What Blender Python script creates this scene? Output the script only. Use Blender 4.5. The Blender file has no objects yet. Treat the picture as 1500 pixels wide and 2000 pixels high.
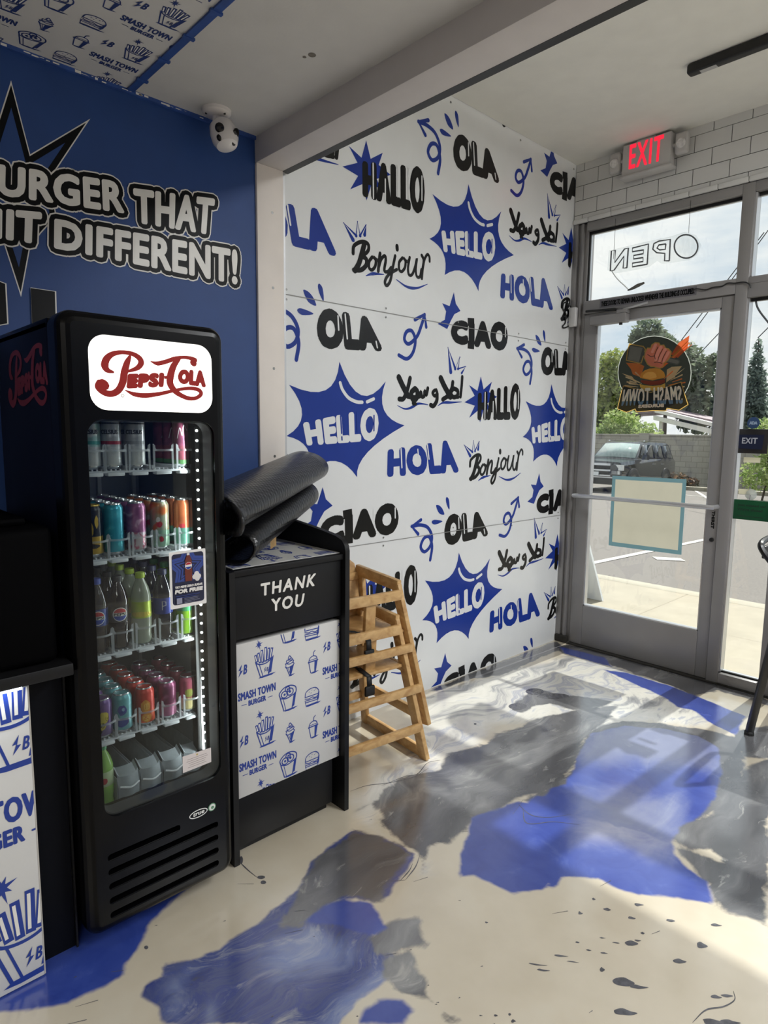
import bpy, bmesh, math, random
import numpy as np
from mathutils import Vector, Matrix
from mathutils.geometry import tessellate_polygon
random.seed(7)
SC = bpy.context.scene
COL = SC.collection
PI = math.pi

# ---------------------------------------------------------------- camera
cam_d = bpy.data.cameras.new('camera')
cam = bpy.data.objects.new('camera', cam_d); COL.objects.link(cam)
cam_d.sensor_fit = 'AUTO'; cam_d.sensor_width = 36.0
cam_d.lens = 1256.04 / 2000.0 * 36.0
cam_d.clip_start = 0.05; cam_d.clip_end = 300
RT = Vector((0.6868948, 0.7266721, 0.0110987)); UP = Vector((-0.0983878, 0.0778495, 0.9920984)); FW = Vector((-0.7200662, 0.6825592, -0.12497))
cm = Matrix((RT, UP, -FW)).transposed().to_4x4()
cm.translation = Vector((2.28536, -3.79681, 1.41))
cam.matrix_world = cm
SC.camera = cam

# ---------------------------------------------------------------- view
SC.view_settings.view_transform = 'Standard'
SC.view_settings.look = 'None'
SC.view_settings.gamma = 1.0
SC.view_settings.use_curve_mapping = False
SC.view_settings.exposure = 0.52

# ---------------------------------------------------------------- sky
SKY = .74
w = bpy.data.worlds.new('sky'); SC.world = w; w.use_nodes = True
nt = w.node_tree; nt.nodes.clear()
tc = nt.nodes.new('ShaderNodeTexCoord'); mp = nt.nodes.new('ShaderNodeMapping')
mp.inputs['Scale'].default_value = (1.6, 1.6, 6.0)
n1 = nt.nodes.new('ShaderNodeTexNoise'); n1.inputs['Scale'].default_value = 1.7; n1.inputs['Detail'].default_value = 6; n1.inputs['Roughness'].default_value = .6
rp = nt.nodes.new('ShaderNodeValToRGB')
rp.color_ramp.elements[0].position = .36; rp.color_ramp.elements[0].color = (.56, .68, .80, 1)
rp.color_ramp.elements[1].position = .62; rp.color_ramp.elements[1].color = (1.0, 1.0, .98, 1)
bg = nt.nodes.new('ShaderNodeBackground'); bg.inputs['Strength'].default_value = SKY
wo = nt.nodes.new('ShaderNodeOutputWorld')
L = nt.links.new
L(tc.outputs['Generated'], mp.inputs['Vector']); L(mp.outputs['Vector'], n1.inputs['Vector'])
L(n1.outputs['Fac'], rp.inputs['Fac']); L(rp.outputs['Color'], bg.inputs['Color']); L(bg.outputs['Background'], wo.inputs['Surface'])

# ---------------------------------------------------------------- sun and added fill lights
sd = bpy.data.lights.new('sun', 'SUN'); sd.energy = 6.0; sd.angle = math.radians(.8); sd.color = (1.0, .975, .92)
so = bpy.data.objects.new('sun', sd); COL.objects.link(so)
sdir = Vector((-.035, -1.0, -1.26)).normalized()
so.rotation_euler = sdir.to_track_quat('-Z', 'Y').to_euler(); so.location = (2, 8, 12)
def area(name, loc, sx, sy, watts, col=(1, .95, .88), target=None):
    d = bpy.data.lights.new(name, 'AREA'); d.shape = 'RECTANGLE'; d.size = sx; d.size_y = sy; d.energy = watts; d.color = col
    o = bpy.data.objects.new(name, d); COL.objects.link(o); o.location = loc
    if target is not None:
        o.rotation_euler = (Vector(target) - Vector(loc)).to_track_quat('-Z', 'Y').to_euler()
    return o
area('fill_light_dining', (3.6, -1.2, 2.98), 2.4, .5, 92, (.96, .98, 1.0))  # unseen fill light added to brighten the entrance side
area('fill_light_counter', (4.2, -5.2, 2.50), 1.8, 1.0, 42)  # added overhead fill for soffit and blue wall, source unseen
area('fill_light_queue', (2.6, -6.2, 2.50), 1.4, .9, 12)  # weak fill added behind the camera, no known fixture

# ---------------------------------------------------------------- materials
def lin(c):
    if isinstance(c, str):
        c = tuple(int(c[i:i+2], 16) / 255 for i in (0, 2, 4))
    return tuple((x / 12.92 if x <= .04045 else ((x + .055) / 1.055) ** 2.4) for x in c)
MATS = {}
def mat(name, col, rough=.5, metal=0.0, spec=.5, var=.06, vscale=9.0, bump=0.0, bscale=60.0, emis=0.0, alpha=1.0, trans=0.0, coat=0.0):
    """principled material with a little procedural mottling; col is sRGB hex"""
    if name in MATS: return MATS[name]
    m = bpy.data.materials.new(name); m.use_nodes = True; t = m.node_tree
    b = t.nodes['Principled BSDF']; c = lin(col)
    b.inputs['Roughness'].default_value = rough; b.inputs['Metallic'].default_value = metal
    b.inputs['Specular IOR Level'].default_value = spec
    b.inputs['Coat Weight'].default_value = coat
    b.inputs['Alpha'].default_value = alpha; b.inputs['Transmission Weight'].default_value = trans
    g = t.nodes.new('ShaderNodeTexCoord')
    if var > 0:
        n = t.nodes.new('ShaderNodeTexNoise'); n.inputs['Scale'].default_value = vscale; n.inputs['Detail'].default_value = 4
        r = t.nodes.new('ShaderNodeValToRGB')
        r.color_ramp.elements[0].position = .3; r.color_ramp.elements[1].position = .7
        r.color_ramp.elements[0].color = tuple(x * (1 - var) for x in c) + (1,)
        r.color_ramp.elements[1].color = tuple(min(1, x * (1 + var)) for x in c) + (1,)
        t.links.new(g.outputs['Object'], n.inputs['Vector']); t.links.new(n.outputs['Fac'], r.inputs['Fac'])
        t.links.new(r.outputs['Color'], b.inputs['Base Color'])
        if emis: t.links.new(r.outputs['Color'], b.inputs['Emission Color'])
    else:
        b.inputs['Base Color'].default_value = c + (1,)
        if emis: b.inputs['Emission Color'].default_value = c + (1,)
    if emis: b.inputs['Emission Strength'].default_value = emis
    if bump:
        n2 = t.nodes.new('ShaderNodeTexNoise'); n2.inputs['Scale'].default_value = bscale; n2.inputs['Detail'].default_value = 5
        bp = t.nodes.new('ShaderNodeBump'); bp.inputs['Strength'].default_value = bump; bp.inputs['Distance'].default_value = .002
        t.links.new(g.outputs['Object'], n2.inputs['Vector']); t.links.new(n2.outputs['Fac'], bp.inputs['Height']); t.links.new(bp.outputs['Normal'], b.inputs['Normal'])
    MATS[name] = m
    return m
def glass_mat(name, tint=(1, 1, 1), refl=.09, rough=0.0):
    """thin pane: light passes straight through, part of it mirrors"""
    if name in MATS: return MATS[name]
    m = bpy.data.materials.new(name); m.use_nodes = True; t = m.node_tree; t.nodes.clear()
    tr = t.nodes.new('ShaderNodeBsdfTransparent'); tr.inputs['Color'].default_value = tuple(tint) + (1,)
    gl = t.nodes.new('ShaderNodeBsdfGlossy'); gl.inputs['Roughness'].default_value = rough
    fr = t.nodes.new('ShaderNodeLayerWeight'); fr.inputs['Blend'].default_value = .25
    mu = t.nodes.new('ShaderNodeMath'); mu.operation = 'MULTIPLY_ADD'; mu.inputs[1].default_value = .5; mu.inputs[2].default_value = refl * .4
    mx = t.nodes.new('ShaderNodeMixShader'); ou = t.nodes.new('ShaderNodeOutputMaterial')
    t.links.new(fr.outputs['Fresnel'], mu.inputs[0]); t.links.new(mu.outputs[0], mx.inputs['Fac'])
    t.links.new(tr.outputs[0], mx.inputs[1]); t.links.new(gl.outputs[0], mx.inputs[2]); t.links.new(mx.outputs[0], ou.inputs['Surface'])
    MATS[name] = m
    return m

# ---------------------------------------------------------------- mesh builder
def catmull(pts, n=6, closed=False):
    P = [Vector(p) for p in pts]
    if len(P) < 3: return P
    out = []
    m = len(P)
    rng = range(m if closed else m - 1)
    for i in rng:
        p0 = P[(i - 1) % m] if (closed or i > 0) else P[0] * 2 - P[1]
        p1 = P[i]; p2 = P[(i + 1) % m]
        p3 = P[(i + 2) % m] if (closed or i + 2 < m) else P[-1] * 2 - P[-2]
        for k in range(n):
            t = k / n
            out.append(.5 * ((2 * p1) + (p2 - p0) * t + (2 * p0 - 5 * p1 + 4 * p2 - p3) * t * t + (3 * p1 - p0 - 3 * p2 + p3) * t ** 3))
    if not closed: out.append(P[-1])
    return out
def lerp_list(w, n):
    if not isinstance(w, (list, tuple)): return [w] * n
    r = []
    for i in range(n):
        f = i / max(1, n - 1) * (len(w) - 1); k = min(int(f), len(w) - 2); r.append(w[k] + (w[k + 1] - w[k]) * (f - k))
    return r
_txt = {}
def text_geo(s, shear=0.0, sp=1.0, res=3):
    key = (s, shear, sp, res)
    if key in _txt: return _txt[key]
    c = bpy.data.curves.new('t', 'FONT'); c.body = s; c.size = 1; c.shear = shear; c.space_character = sp; c.resolution_u = res; c.fill_mode = 'FRONT'
    o = bpy.data.objects.new('t', c)
    me = o.to_mesh()
    V = [(v.co.x, v.co.y) for v in me.vertices]; F = [tuple(p.vertices) for p in me.polygons]
    o.to_mesh_clear(); bpy.data.objects.remove(o); bpy.data.curves.remove(c)
    cnt = {}
    for f in F:
        for a, b in zip(f, f[1:] + f[:1]):
            k = (min(a, b), max(a, b)); cnt[k] = cnt.get(k, 0) + 1
    E = [k for k, n in cnt.items() if n == 1]
    xs = [v[0] for v in V]; ys = [v[1] for v in V]
    _txt[key] = (V, F, E, (min(xs), min(ys), max(xs), max(ys)))
    return _txt[key]

class MB:
    def __init__(s):
        s.v = []; s.f = []; s.m = []; s.mats = []; s.map = None; s.clip = None; s.lay = 0.0006; s.xf = None; s.sub = None
    def mi(s, m):
        if m not in s.mats: s.mats.append(m)
        return s.mats.index(m)
    # ---- solids
    def add(s, verts, faces, m):
        b = len(s.v); s.v += [tuple(v) for v in verts]; k = s.mi(m)
        for f in faces: s.f.append(tuple(b + i for i in f)); s.m.append(k)
    def box(s, a, b, m, bev=0.0, seg=2, rot=None):
        bm = bmesh.new(); bmesh.ops.create_cube(bm, size=1)
        ce = [(a[i] + b[i]) / 2 for i in range(3)]; sz = [abs(b[i] - a[i]) for i in range(3)]
        for v in bm.verts: v.co = Vector((v.co.x * sz[0], v.co.y * sz[1], v.co.z * sz[2]))
        if bev > 0: bmesh.ops.bevel(bm, geom=bm.edges[:], offset=min(bev, min(sz) * .49), segments=seg, profile=.5, affect='EDGES')
        if rot is not None: bmesh.ops.transform(bm, matrix=rot.to_4x4(), verts=bm.verts)
        for v in bm.verts: v.co += Vector(ce)
        bm.verts.index_update()
        s.add([v.co for v in bm.verts], [[v.index for v in f.verts] for f in bm.faces], m); bm.free()
    def bar(s, p, q, wx, wy, m, up=(0, 0, 1), bev=0.0):
        """rectangular bar from p to q, wx across, wy along 'up'"""
        p = Vector(p); q = Vector(q); d = (q - p); L_ = d.length; d.normalize()
        x = d.cross(Vector(up));
        if x.length < 1e-5: x = d.cross(Vector((1, 0, 0)))
        x.normalize(); y = x.cross(d)
        r = Matrix((x, y, -d)).transposed() if False else Matrix((x, y, x.cross(y))).transposed()
        mid = (p + q) / 2
        bm = bmesh.new(); bmesh.ops.create_cube(bm, size=1)
        for v in bm.verts: v.co = Vector((v.co.x * wx, v.co.y * wy, v.co.z * L_))
        if bev > 0: bmesh.ops.bevel(bm, geom=bm.edges[:], offset=bev, segments=2, profile=.5, affect='EDGES')
        for v in bm.verts: v.co = r @ v.co + mid
        bm.verts.index_update()
        s.add([v.co for v in bm.verts], [[v.index for v in f.verts] for f in bm.faces], m); bm.free()
    def tube(s, pts, r, m, seg=8, caps=True, smooth=0):
        P = catmull(pts, smooth) if smooth else [Vector(p) for p in pts]
        R = lerp_list(r, len(P)); V = []; F = []
        t0 = (P[1] - P[0]).normalized(); u = t0.cross(Vector((0, 0, 1)))
        if u.length < 1e-4: u = t0.cross(Vector((1, 0, 0)))
        u.normalize()
        for i, p in enumerate(P):
            t = (P[min(i + 1, len(P) - 1)] - P[max(i - 1, 0)]).normalized()
            u = (u - t * u.dot(t)).normalized(); w_ = t.cross(u)
            for k in range(seg):
                a = 2 * PI * k / seg; V.append(p + (u * math.cos(a) + w_ * math.sin(a)) * R[i])
        for i in range(len(P) - 1):
            for k in range(seg):
                k2 = (k + 1) % seg; F.append((i * seg + k, i * seg + k2, (i + 1) * seg + k2, (i + 1) * seg + k))
        if caps:
            F.append(tuple(range(seg))[::-1]); F.append(tuple((len(P) - 1) * seg + k for k in range(seg)))
        s.add(V, F, m)
    def lathe(s, prof, c, m, seg=20, axis=None):
        """prof: (radius, height) list; m a material or list per profile segment"""
        ax = Vector(axis).normalized() if axis is not None else Vector((0, 0, 1))
        u = ax.cross(Vector((0, 1, 0)))
        if u.length < 1e-3: u = ax.cross(Vector((1, 0, 0)))
        u.normalize(); w_ = ax.cross(u); c = Vector(c); V = []
        for r, h in prof:
            for k in range(seg):
                a = 2 * PI * k / seg; V.append(c + ax * h + (u * math.cos(a) + w_ * math.sin(a)) * max(r, 1e-5))
        for i in range(len(prof) - 1):
            F = [(i * seg + k, i * seg + (k + 1) % seg, (i + 1) * seg + (k + 1) % seg, (i + 1) * seg + k) for k in range(seg)]
            mm = m[i] if isinstance(m, list) else m
            if i == 0: s.add(V, F, mm); base = len(s.v) - len(V)
            else:
                kk = s.mi(mm)
                for f in F: s.f.append(tuple(base + j for j in f)); s.m.append(kk)
        kk = s.mi(m[0] if isinstance(m, list) else m)
        if prof[0][0] > 1e-4: s.f.append(tuple(base + k for k in range(seg))[::-1]); s.m.append(kk)
        if prof[-1][0] > 1e-4: s.f.append(tuple(base + (len(prof) - 1) * seg + k for k in range(seg))); s.m.append(s.mi(m[-1] if isinstance(m, list) else m))
    def prism(s, loop, fn, d0, d1, m, holes=(), inset=None):
        """extrude a 2-D outline (with holes) from depth d0 to d1; fn(u,v,d)->xyz.  inset=(amount) rounds the rim of the d1 face"""
        loop = [tuple(p) for p in loop]
        def offs(lp, d):
            n = len(lp); out = []
            area_ = sum(lp[i][0] * lp[(i + 1) % n][1] - lp[(i + 1) % n][0] * lp[i][1] for i in range(n))
            sg = 1 if area_ > 0 else -1
            for i in range(n):
                a = Vector(lp[i - 1]); b = Vector(lp[i]); c = Vector(lp[(i + 1) % n])
                e1 = (b - a); e2 = (c - b)
                n1_ = Vector((-e1.y, e1.x)); n2_ = Vector((-e2.y, e2.x))
                if n1_.length > 1e-9: n1_.normalize()
                if n2_.length > 1e-9: n2_.normalize()
                nn = n1_ + n2_
                if nn.length > 1e-6: nn = nn.normalized() / max(.5, nn.normalized().dot(n2_))
                out.append(tuple(b + nn * d * sg))
            return out
        rings = [(loop, d0)]
        if inset:
            sgn = 1 if d1 > d0 else -1
            for k in range(0, 5):
                a = k / 4 * PI / 2
                rings.append((offs(loop, inset * (1 - math.cos(a))), d1 - sgn * inset * (1 - math.sin(a))))
        else: rings.append((loop, d1))
        def capface(outer, d):
            polys = [[Vector((p[0], p[1], 0)) for p in outer]] + [[Vector((p[0], p[1], 0)) for p in h] for h in holes]
            flat = [p for q in polys for p in q]
            tri = tessellate_polygon(polys)
            s.add([fn(p.x, p.y, d) for p in flat], tri, m)
        capface(rings[0][0], d0); capface(rings[-1][0], d1)
        n = len(loop)
        for (la, da), (lb, db) in zip(rings, rings[1:]):
            V = [fn(p[0], p[1], da) for p in la] + [fn(p[0], p[1], db) for p in lb]
            s.add(V, [(i, (i + 1) % n, n + (i + 1) % n, n + i) for i in range(n)], m)
        for h in holes:
            k = len(h); V = [fn(p[0], p[1], d0) for p in h] + [fn(p[0], p[1], d1) for p in h]
            s.add(V, [(i, (i + 1) % k, k + (i + 1) % k, k + i) for i in range(k)], m)
    # ---- flat graphics laid on a surface: self.map(u, v, layer_height) -> xyz
    def _tri(s, T, lay, m, j=None):
        h = lay * s.lay + (random.uniform(0, .7) * s.lay if j is None else j)
        if s.xf: T = [s.xf(*p) for p in T]
        if s.clip:
            x0, y0, x1, y1 = s.clip
            for ax, val, sg in ((0, x0, 1), (0, x1, -1), (1, y0, 1), (1, y1, -1)):
                o = []
                for i in range(len(T)):
                    a = T[i - 1]; b = T[i]; da = (a[ax] - val) * sg; db = (b[ax] - val) * sg
                    if (da < 0) != (db < 0):
                        t = da / (da - db); o.append((a[0] + (b[0] - a[0]) * t, a[1] + (b[1] - a[1]) * t))
                    if db >= 0: o.append(b)
                T = o
                if len(T) < 3: return
        if s.sub:
            todo = [(T[0], T[i], T[i + 1]) for i in range(1, len(T) - 1)]; k = s.mi(m)
            while todo:
                a, b_, c = todo.pop(); es = [abs(a[0] - b_[0]), abs(b_[0] - c[0]), abs(c[0] - a[0])]; j_ = es.index(max(es))
                if es[j_] > s.sub:
                    if j_ == 0: p, q_, r = a, b_, c
                    elif j_ == 1: p, q_, r = b_, c, a
                    else: p, q_, r = c, a, b_
                    mm = ((p[0] + q_[0]) / 2, (p[1] + q_[1]) / 2); todo += [(p, mm, r), (mm, q_, r)]
                else:
                    b0 = len(s.v); s.v += [tuple(s.map(x[0], x[1], h)) for x in (a, b_, c)]; s.f.append((b0, b0 + 1, b0 + 2)); s.m.append(k)
            return
        k = s.mi(m); b = len(s.v)
        s.v += [tuple(s.map(p[0], p[1], h)) for p in T]; s.f.append(tuple(range(b, b + len(T)))); s.m.append(k)
    def poly(s, pts, lay, m, holes=()):
        polys = [[Vector((p[0], p[1], 0)) for p in pts]] + [[Vector((p[0], p[1], 0)) for p in h] for h in holes]
        flat = [(p.x, p.y) for q in polys for p in q]
        j = random.uniform(0, .7) * s.lay
        for t in tessellate_polygon(polys): s._tri([flat[i] for i in t], lay, m, j)
    def disc(s, c, r, lay, m, n=16, ry=None):
        s.poly([(c[0] + r * math.cos(2 * PI * i / n), c[1] + (ry or r) * math.sin(2 * PI * i / n)) for i in range(n)], lay, m)
    def stroke(s, pts, w, lay, m, smooth=5, closed=False, caps=True):
        P = catmull([Vector((p[0], p[1])) for p in pts], smooth, closed) if (smooth and len(pts) > 2) else [Vector((p[0], p[1])) for p in pts]
        if closed: P = P + [P[0]]
        W = lerp_list(w, len(P)); n = len(P); Ls = []; Rs = []
        for i in range(n):
            if closed: t = P[(i + 1) % (n - 1)] - P[(i - 1) % (n - 1)] if 0 < i < n - 1 else P[1] - P[-2]
            else: t = P[min(i + 1, n - 1)] - P[max(i - 1, 0)]
            if t.length < 1e-9: t = Vector((1, 0))
            t.normalize(); nn = Vector((-t.y, t.x)) * W[i] / 2
            Ls.append(P[i] + nn); Rs.append(P[i] - nn)
        j = random.uniform(0, .5) * s.lay
        for i in range(n - 1):
            s._tri([tuple(Ls[i]), tuple(Rs[i]), tuple(Rs[i + 1]), tuple(Ls[i + 1])], lay, m, j + i * s.lay * .2 / n)
        if not smooth or not closed:
            js = ([0, n - 1] if caps else []) + (list(range(1, n - 1)) if not smooth else [])
            for i in js:
                if W[i] > 0: s.disc(P[i], W[i] / 2, lay, m, 8)
    def outline(s, V, E, w, lay, m, k=6):
        for a, b in E:
            p = Vector(V[a]); q = Vector(V[b]); t = q - p
            if t.length < 1e-9: continue
            t.normalize(); nn = Vector((-t.y, t.x)) * w / 2
            s._tri([tuple(p + nn), tuple(p - nn), tuple(q - nn), tuple(q + nn)], lay, m)
        for i in {i for e in E for i in e}: s.disc(V[i], w / 2, lay, m, k)
    def textq(s, txt, quad, lay, m, bold=0.0, shear=0.0, res=3, outl=(), sp=1.0):
        """text fitted into quad (bl, br, tr, tl); bold = extra stroke width in quad units; outl = [(width, layer, material)]"""
        V, F, E, (x0, y0, x1, y1) = text_geo(txt, shear, sp, res)
        bl, br, tr, tl = [Vector(q) for q in quad]
        if bold > 0:
            hb = bold / 2; ex = ((br - bl) + (tr - tl)).normalized() * hb; ey = ((tl - bl) + (tr - br)).normalized() * hb
            bl, br, tr, tl = bl + ex + ey, br - ex + ey, tr - ex - ey, tl + ex - ey
        def q_(p):
            a = (p[0] - x0) / (x1 - x0); b = (p[1] - y0) / (y1 - y0)
            return tuple((bl * (1 - a) + br * a) * (1 - b) + (tl * (1 - a) + tr * a) * b)
        VV = [q_(p) for p in V]
        for w_, l_, m_ in outl: s.outline(VV, E, w_, l_, m_, 8)
        j = random.uniform(0, .7) * s.lay
        for f in F: s._tri([VV[i] for i in f], lay, m, j)
        if bold > 0: s.outline(VV, E, bold, lay, m)
    def build(s, name, parent=None, sharp=35, smooth=True, local=None):
        me = bpy.data.meshes.new(name)
        V = s.v
        if local is not None: V = [(v[0] - local[0], v[1] - local[1], v[2] - local[2]) for v in V]
        me.from_pydata(V, [], s.f)
        for m in s.mats: me.materials.append(m)
        me.polygons.foreach_set('material_index', s.m)
        if smooth:
            me.polygons.foreach_set('use_smooth', [True] * len(s.f))
            try: me.set_sharp_from_angle(angle=math.radians(sharp))
            except Exception: pass
        me.update()
        o = bpy.data.objects.new(name, me); COL.objects.link(o)
        if local is not None: o.location = local
        if parent is not None:
            o.parent = parent
            if local is not None: o.location = Vector(local) - world_loc(parent)
            else: o.location = -world_loc(parent)
        return o
def world_loc(o):
    p = Vector(o.location)
    while o.parent: o = o.parent; p += Vector(o.location)
    return p
def tag(o, label, cat, group=None, kind=None):
    o['label'] = label; o['category'] = cat
    if group: o['group'] = group
    if kind: o['kind'] = kind
    return o
def thing(name, loc, label, cat, group=None, kind=None):
    o = bpy.data.objects.new(name, None); COL.objects.link(o); o.location = loc; o.empty_display_size = .05
    return tag(o, label, cat, group, kind)
def dup(root, loc, label, group=None):
    r = root.copy(); COL.objects.link(r); r.location = loc; r['label'] = label
    if group: r['group'] = group
    for ch in list(root.children):
        c = ch.copy(); COL.objects.link(c); c.parent = r
        for g in ch.children:
            d = g.copy(); COL.objects.link(d); d.parent = c
    return r
def rrect(u0, v0, u1, v1, r, n=6):
    o = []
    for cx, cy, a0 in ((u1 - r, v1 - r, 0), (u0 + r, v1 - r, 90), (u0 + r, v0 + r, 180), (u1 - r, v0 + r, 270)):
        for k in range(n + 1):
            a = math.radians(a0 + 90 * k / n); o.append((cx + r * math.cos(a), cy + r * math.sin(a)))
    return o
onX = lambda x: (lambda u, v, h: (x + h, u, v))          # wall facing +x : u = y, v = z
onY = lambda y: (lambda u, v, h: (u, y - h, v))          # wall facing -y : u = x, v = z

# ---------------------------------------------------------------- outlines measured on the surfaces themselves (metres)
T_hello_burst = [[-1.9141,1.7175],[-1.9752,1.5666],[-2.1889,1.5996],[-2.1001,1.4712],[-2.2043,1.3839],[-2.0843,1.3403],[-2.0848,1.2298],[-1.9305,1.2888],[-1.8043,1.1916],[-1.7648,1.3074],[-1.4928,1.4388],[-1.6565,1.5009],[-1.6253,1.6476],[-1.7859,1.5437]]
T_hello_txt = [[-2.0985,1.3404],[-1.6705,1.3641],[-1.6701,1.5292],[-2.1185,1.4431]]
T_hello_hl = [[[-1.9102,1.6243],[-1.8959,1.5936],[-1.8598,1.5591],[-1.8108,1.5428],[-1.7759,1.5423]],[[-1.7455,1.5453],[-1.7032,1.5611]]]
T_hola_txt = [[-1.607,1.1835],[-1.0624,1.1866],[-1.1169,1.3706],[-1.6093,1.3209]]
T_ola_txt = [[-2.0445,1.7628],[-1.65,1.7838],[-1.7015,1.9358],[-2.0386,1.9444]]
T_ciao_txt = [[-1.1554,1.8719],[-0.6522,1.8736],[-0.6584,2.0433],[-1.1599,1.993]]
T_ciao_burst = [[-1.141,2.1355],[-1.1226,2.0798],[-1.0835,2.0479],[-1.1319,2.0251],[-1.1597,1.9877],[-1.1869,1.9425],[-1.2614,1.9603],[-1.2075,1.987],[-1.198,2.0308],[-1.2307,2.0678],[-1.172,2.0608]]
T_hallo_txt = [[-1.7819,2.4529],[-1.3741,2.4656],[-1.3804,2.6905],[-1.7857,2.6072]]
T_hallo_star = [[-1.7626,2.6985],[-1.735,2.6282],[-1.6608,2.6751],[-1.6852,2.6161],[-1.6081,2.5931],[-1.6969,2.5522],[-1.6712,2.5195],[-1.7312,2.513],[-1.7575,2.4442],[-1.7824,2.5085],[-1.8556,2.467],[-1.809,2.5357],[-1.8998,2.5506],[-1.813,2.5895],[-1.8636,2.6453],[-1.7894,2.6172]]
T_arrow_a = [[[-1.5392,1.7784],[-1.4828,1.7657],[-1.4407,1.7997],[-1.4248,1.86],[-1.4504,1.9031],[-1.4885,1.895],[-1.5018,1.857],[-1.4703,1.8389],[-1.4137,1.8808],[-1.383,1.9382],[-1.3608,1.992]],[[-1.4302,1.9599],[-1.3609,1.994],[-1.3473,1.9344]]]
T_arrow_b = [[[-1.2819,2.6861],[-1.2692,2.7587],[-1.2934,2.8129],[-1.3346,2.8092],[-1.358,2.7663],[-1.328,2.7366],[-1.2843,2.762],[-1.2726,2.8143],[-1.3069,2.8649],[-1.3657,2.8837],[-1.4281,2.8823]],[[-1.3593,2.9104],[-1.4281,2.8823],[-1.3787,2.8366]]]
T_drops = [[[-2.1133,1.9976],[-2.0869,1.9958],[-2.0602,1.9748],[-2.0451,1.9434],[-2.0871,1.9543]],[[-2.0275,2.0384],[-2.0088,2.0203],[-2.0033,1.9678],[-2.0243,1.9927],[-2.0351,2.0246]],[[-2.1452,1.9108],[-2.1242,1.9218],[-2.0582,1.908],[-2.1191,1.8951]]]
T_bonj = [[[[-1.7678,2.2581],[-1.7821,2.2141],[-1.8011,2.1624],[-1.8249,2.1275]],0.03],[[[-1.8362,2.1995],[-1.8305,2.2335],[-1.7862,2.2597],[-1.7481,2.2585],[-1.7453,2.2299],[-1.7819,2.1966]],0.02],[[[-1.7819,2.1966],[-1.7573,2.1897],[-1.757,2.1632],[-1.7887,2.1364],[-1.8321,2.1289]],0.024],[[[-1.7201,2.2054],[-1.7386,2.1825],[-1.7395,2.1556],[-1.7219,2.1479],[-1.7019,2.1667],[-1.6972,2.1944],[-1.7125,2.2068],[-1.6858,2.1965],[-1.6731,2.2078]],0.018],[[[-1.6709,2.2307],[-1.6768,2.1936],[-1.6813,2.1495]],0.02],[[[-1.679,2.1662],[-1.6641,2.205],[-1.6411,2.2255],[-1.6342,2.2059],[-1.6426,2.1589],[-1.619,2.1584],[-1.5982,2.1803]],0.018],[[[-1.5726,2.2383],[-1.5876,2.1822],[-1.6025,2.1198],[-1.6259,2.093],[-1.6379,2.1094],[-1.6135,2.1455],[-1.5606,2.1776]],0.018],[[[-1.5613,2.2845],[-1.5597,2.2701]],0.024],[[[-1.5237,2.2381],[-1.5451,2.2128],[-1.5444,2.1804],[-1.5265,2.1742],[-1.5063,2.1964],[-1.5028,2.227],[-1.5183,2.2391],[-1.4903,2.2255],[-1.4767,2.2392]],0.017],[[[-1.4741,2.2491],[-1.4842,2.2003],[-1.4778,2.1683],[-1.4554,2.1721],[-1.4364,2.2086],[-1.4232,2.2537],[-1.4304,2.2001],[-1.421,2.1683],[-1.3995,2.1719],[-1.3902,2.2071]],0.017],[[[-1.3891,2.2744],[-1.374,2.2532],[-1.3815,2.2086],[-1.3862,2.1644]],0.019],[[[-1.3815,2.2086],[-1.3683,2.259],[-1.3485,2.2868],[-1.3334,2.277],[-1.3313,2.2561]],0.016]]
T_bonj_line = [[[[-1.7578,2.116],[-1.7142,2.1322],[-1.645,2.1403]],0.012],[[[-1.5625,2.1309],[-1.4905,2.1086],[-1.4197,2.1138],[-1.3444,2.144]],0.012]]
T_bonj_crown = [[[-1.8366,2.2574],[-1.892,2.3183],[-1.8189,2.2791],[-1.811,2.3412],[-1.7949,2.2841],[-1.7601,2.3385],[-1.7682,2.2931]]]
T_arab = [[[[-1.0545,1.7064],[-1.0576,1.6579],[-1.0653,1.5984]],0.022],[[[-1.229,1.6878],[-1.1957,1.6451],[-1.1484,1.5948]],0.036],[[[-1.1316,1.6729],[-1.1402,1.6375],[-1.1714,1.5991],[-1.2094,1.5785]],0.026],[[[-1.127,1.6382],[-1.146,1.6161],[-1.1254,1.5948],[-1.0924,1.6026],[-1.0901,1.6295],[-1.1205,1.6396]],0.026],[[[-1.1745,1.5937],[-1.0838,1.5966]],0.022],[[[-1.274,1.6233],[-1.289,1.6092],[-1.2731,1.5945],[-1.2547,1.6078],[-1.2631,1.626]],0.02],[[[-1.2546,1.6057],[-1.2566,1.5693],[-1.2808,1.5425],[-1.3026,1.5459]],0.026],[[[-1.5371,1.6723],[-1.5082,1.6311],[-1.4717,1.5856]],0.034],[[[-1.4579,1.6734],[-1.4726,1.6251],[-1.4999,1.5725],[-1.5322,1.5672]],0.026],[[[-1.4218,1.6228],[-1.4475,1.6016],[-1.4351,1.5693],[-1.4089,1.5764],[-1.4038,1.6087],[-1.4219,1.6238]],0.03],[[[-1.4208,1.5829],[-1.4346,1.5493],[-1.4141,1.548]],0.018],[[[-1.4643,1.58],[-1.3884,1.5853],[-1.3802,1.6099],[-1.3706,1.5861],[-1.3527,1.5909],[-1.3488,1.6155],[-1.3377,1.5957],[-1.3265,1.6309]],0.022]]
T_arab_line = [[[[-1.5441,1.5354],[-1.4917,1.5204],[-1.4458,1.5289],[-1.4023,1.5484],[-1.3606,1.55],[-1.321,1.5463]],0.012],[[[-1.2479,1.5437],[-1.2056,1.5619],[-1.1375,1.5655],[-1.0541,1.5719]],0.012]]
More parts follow.
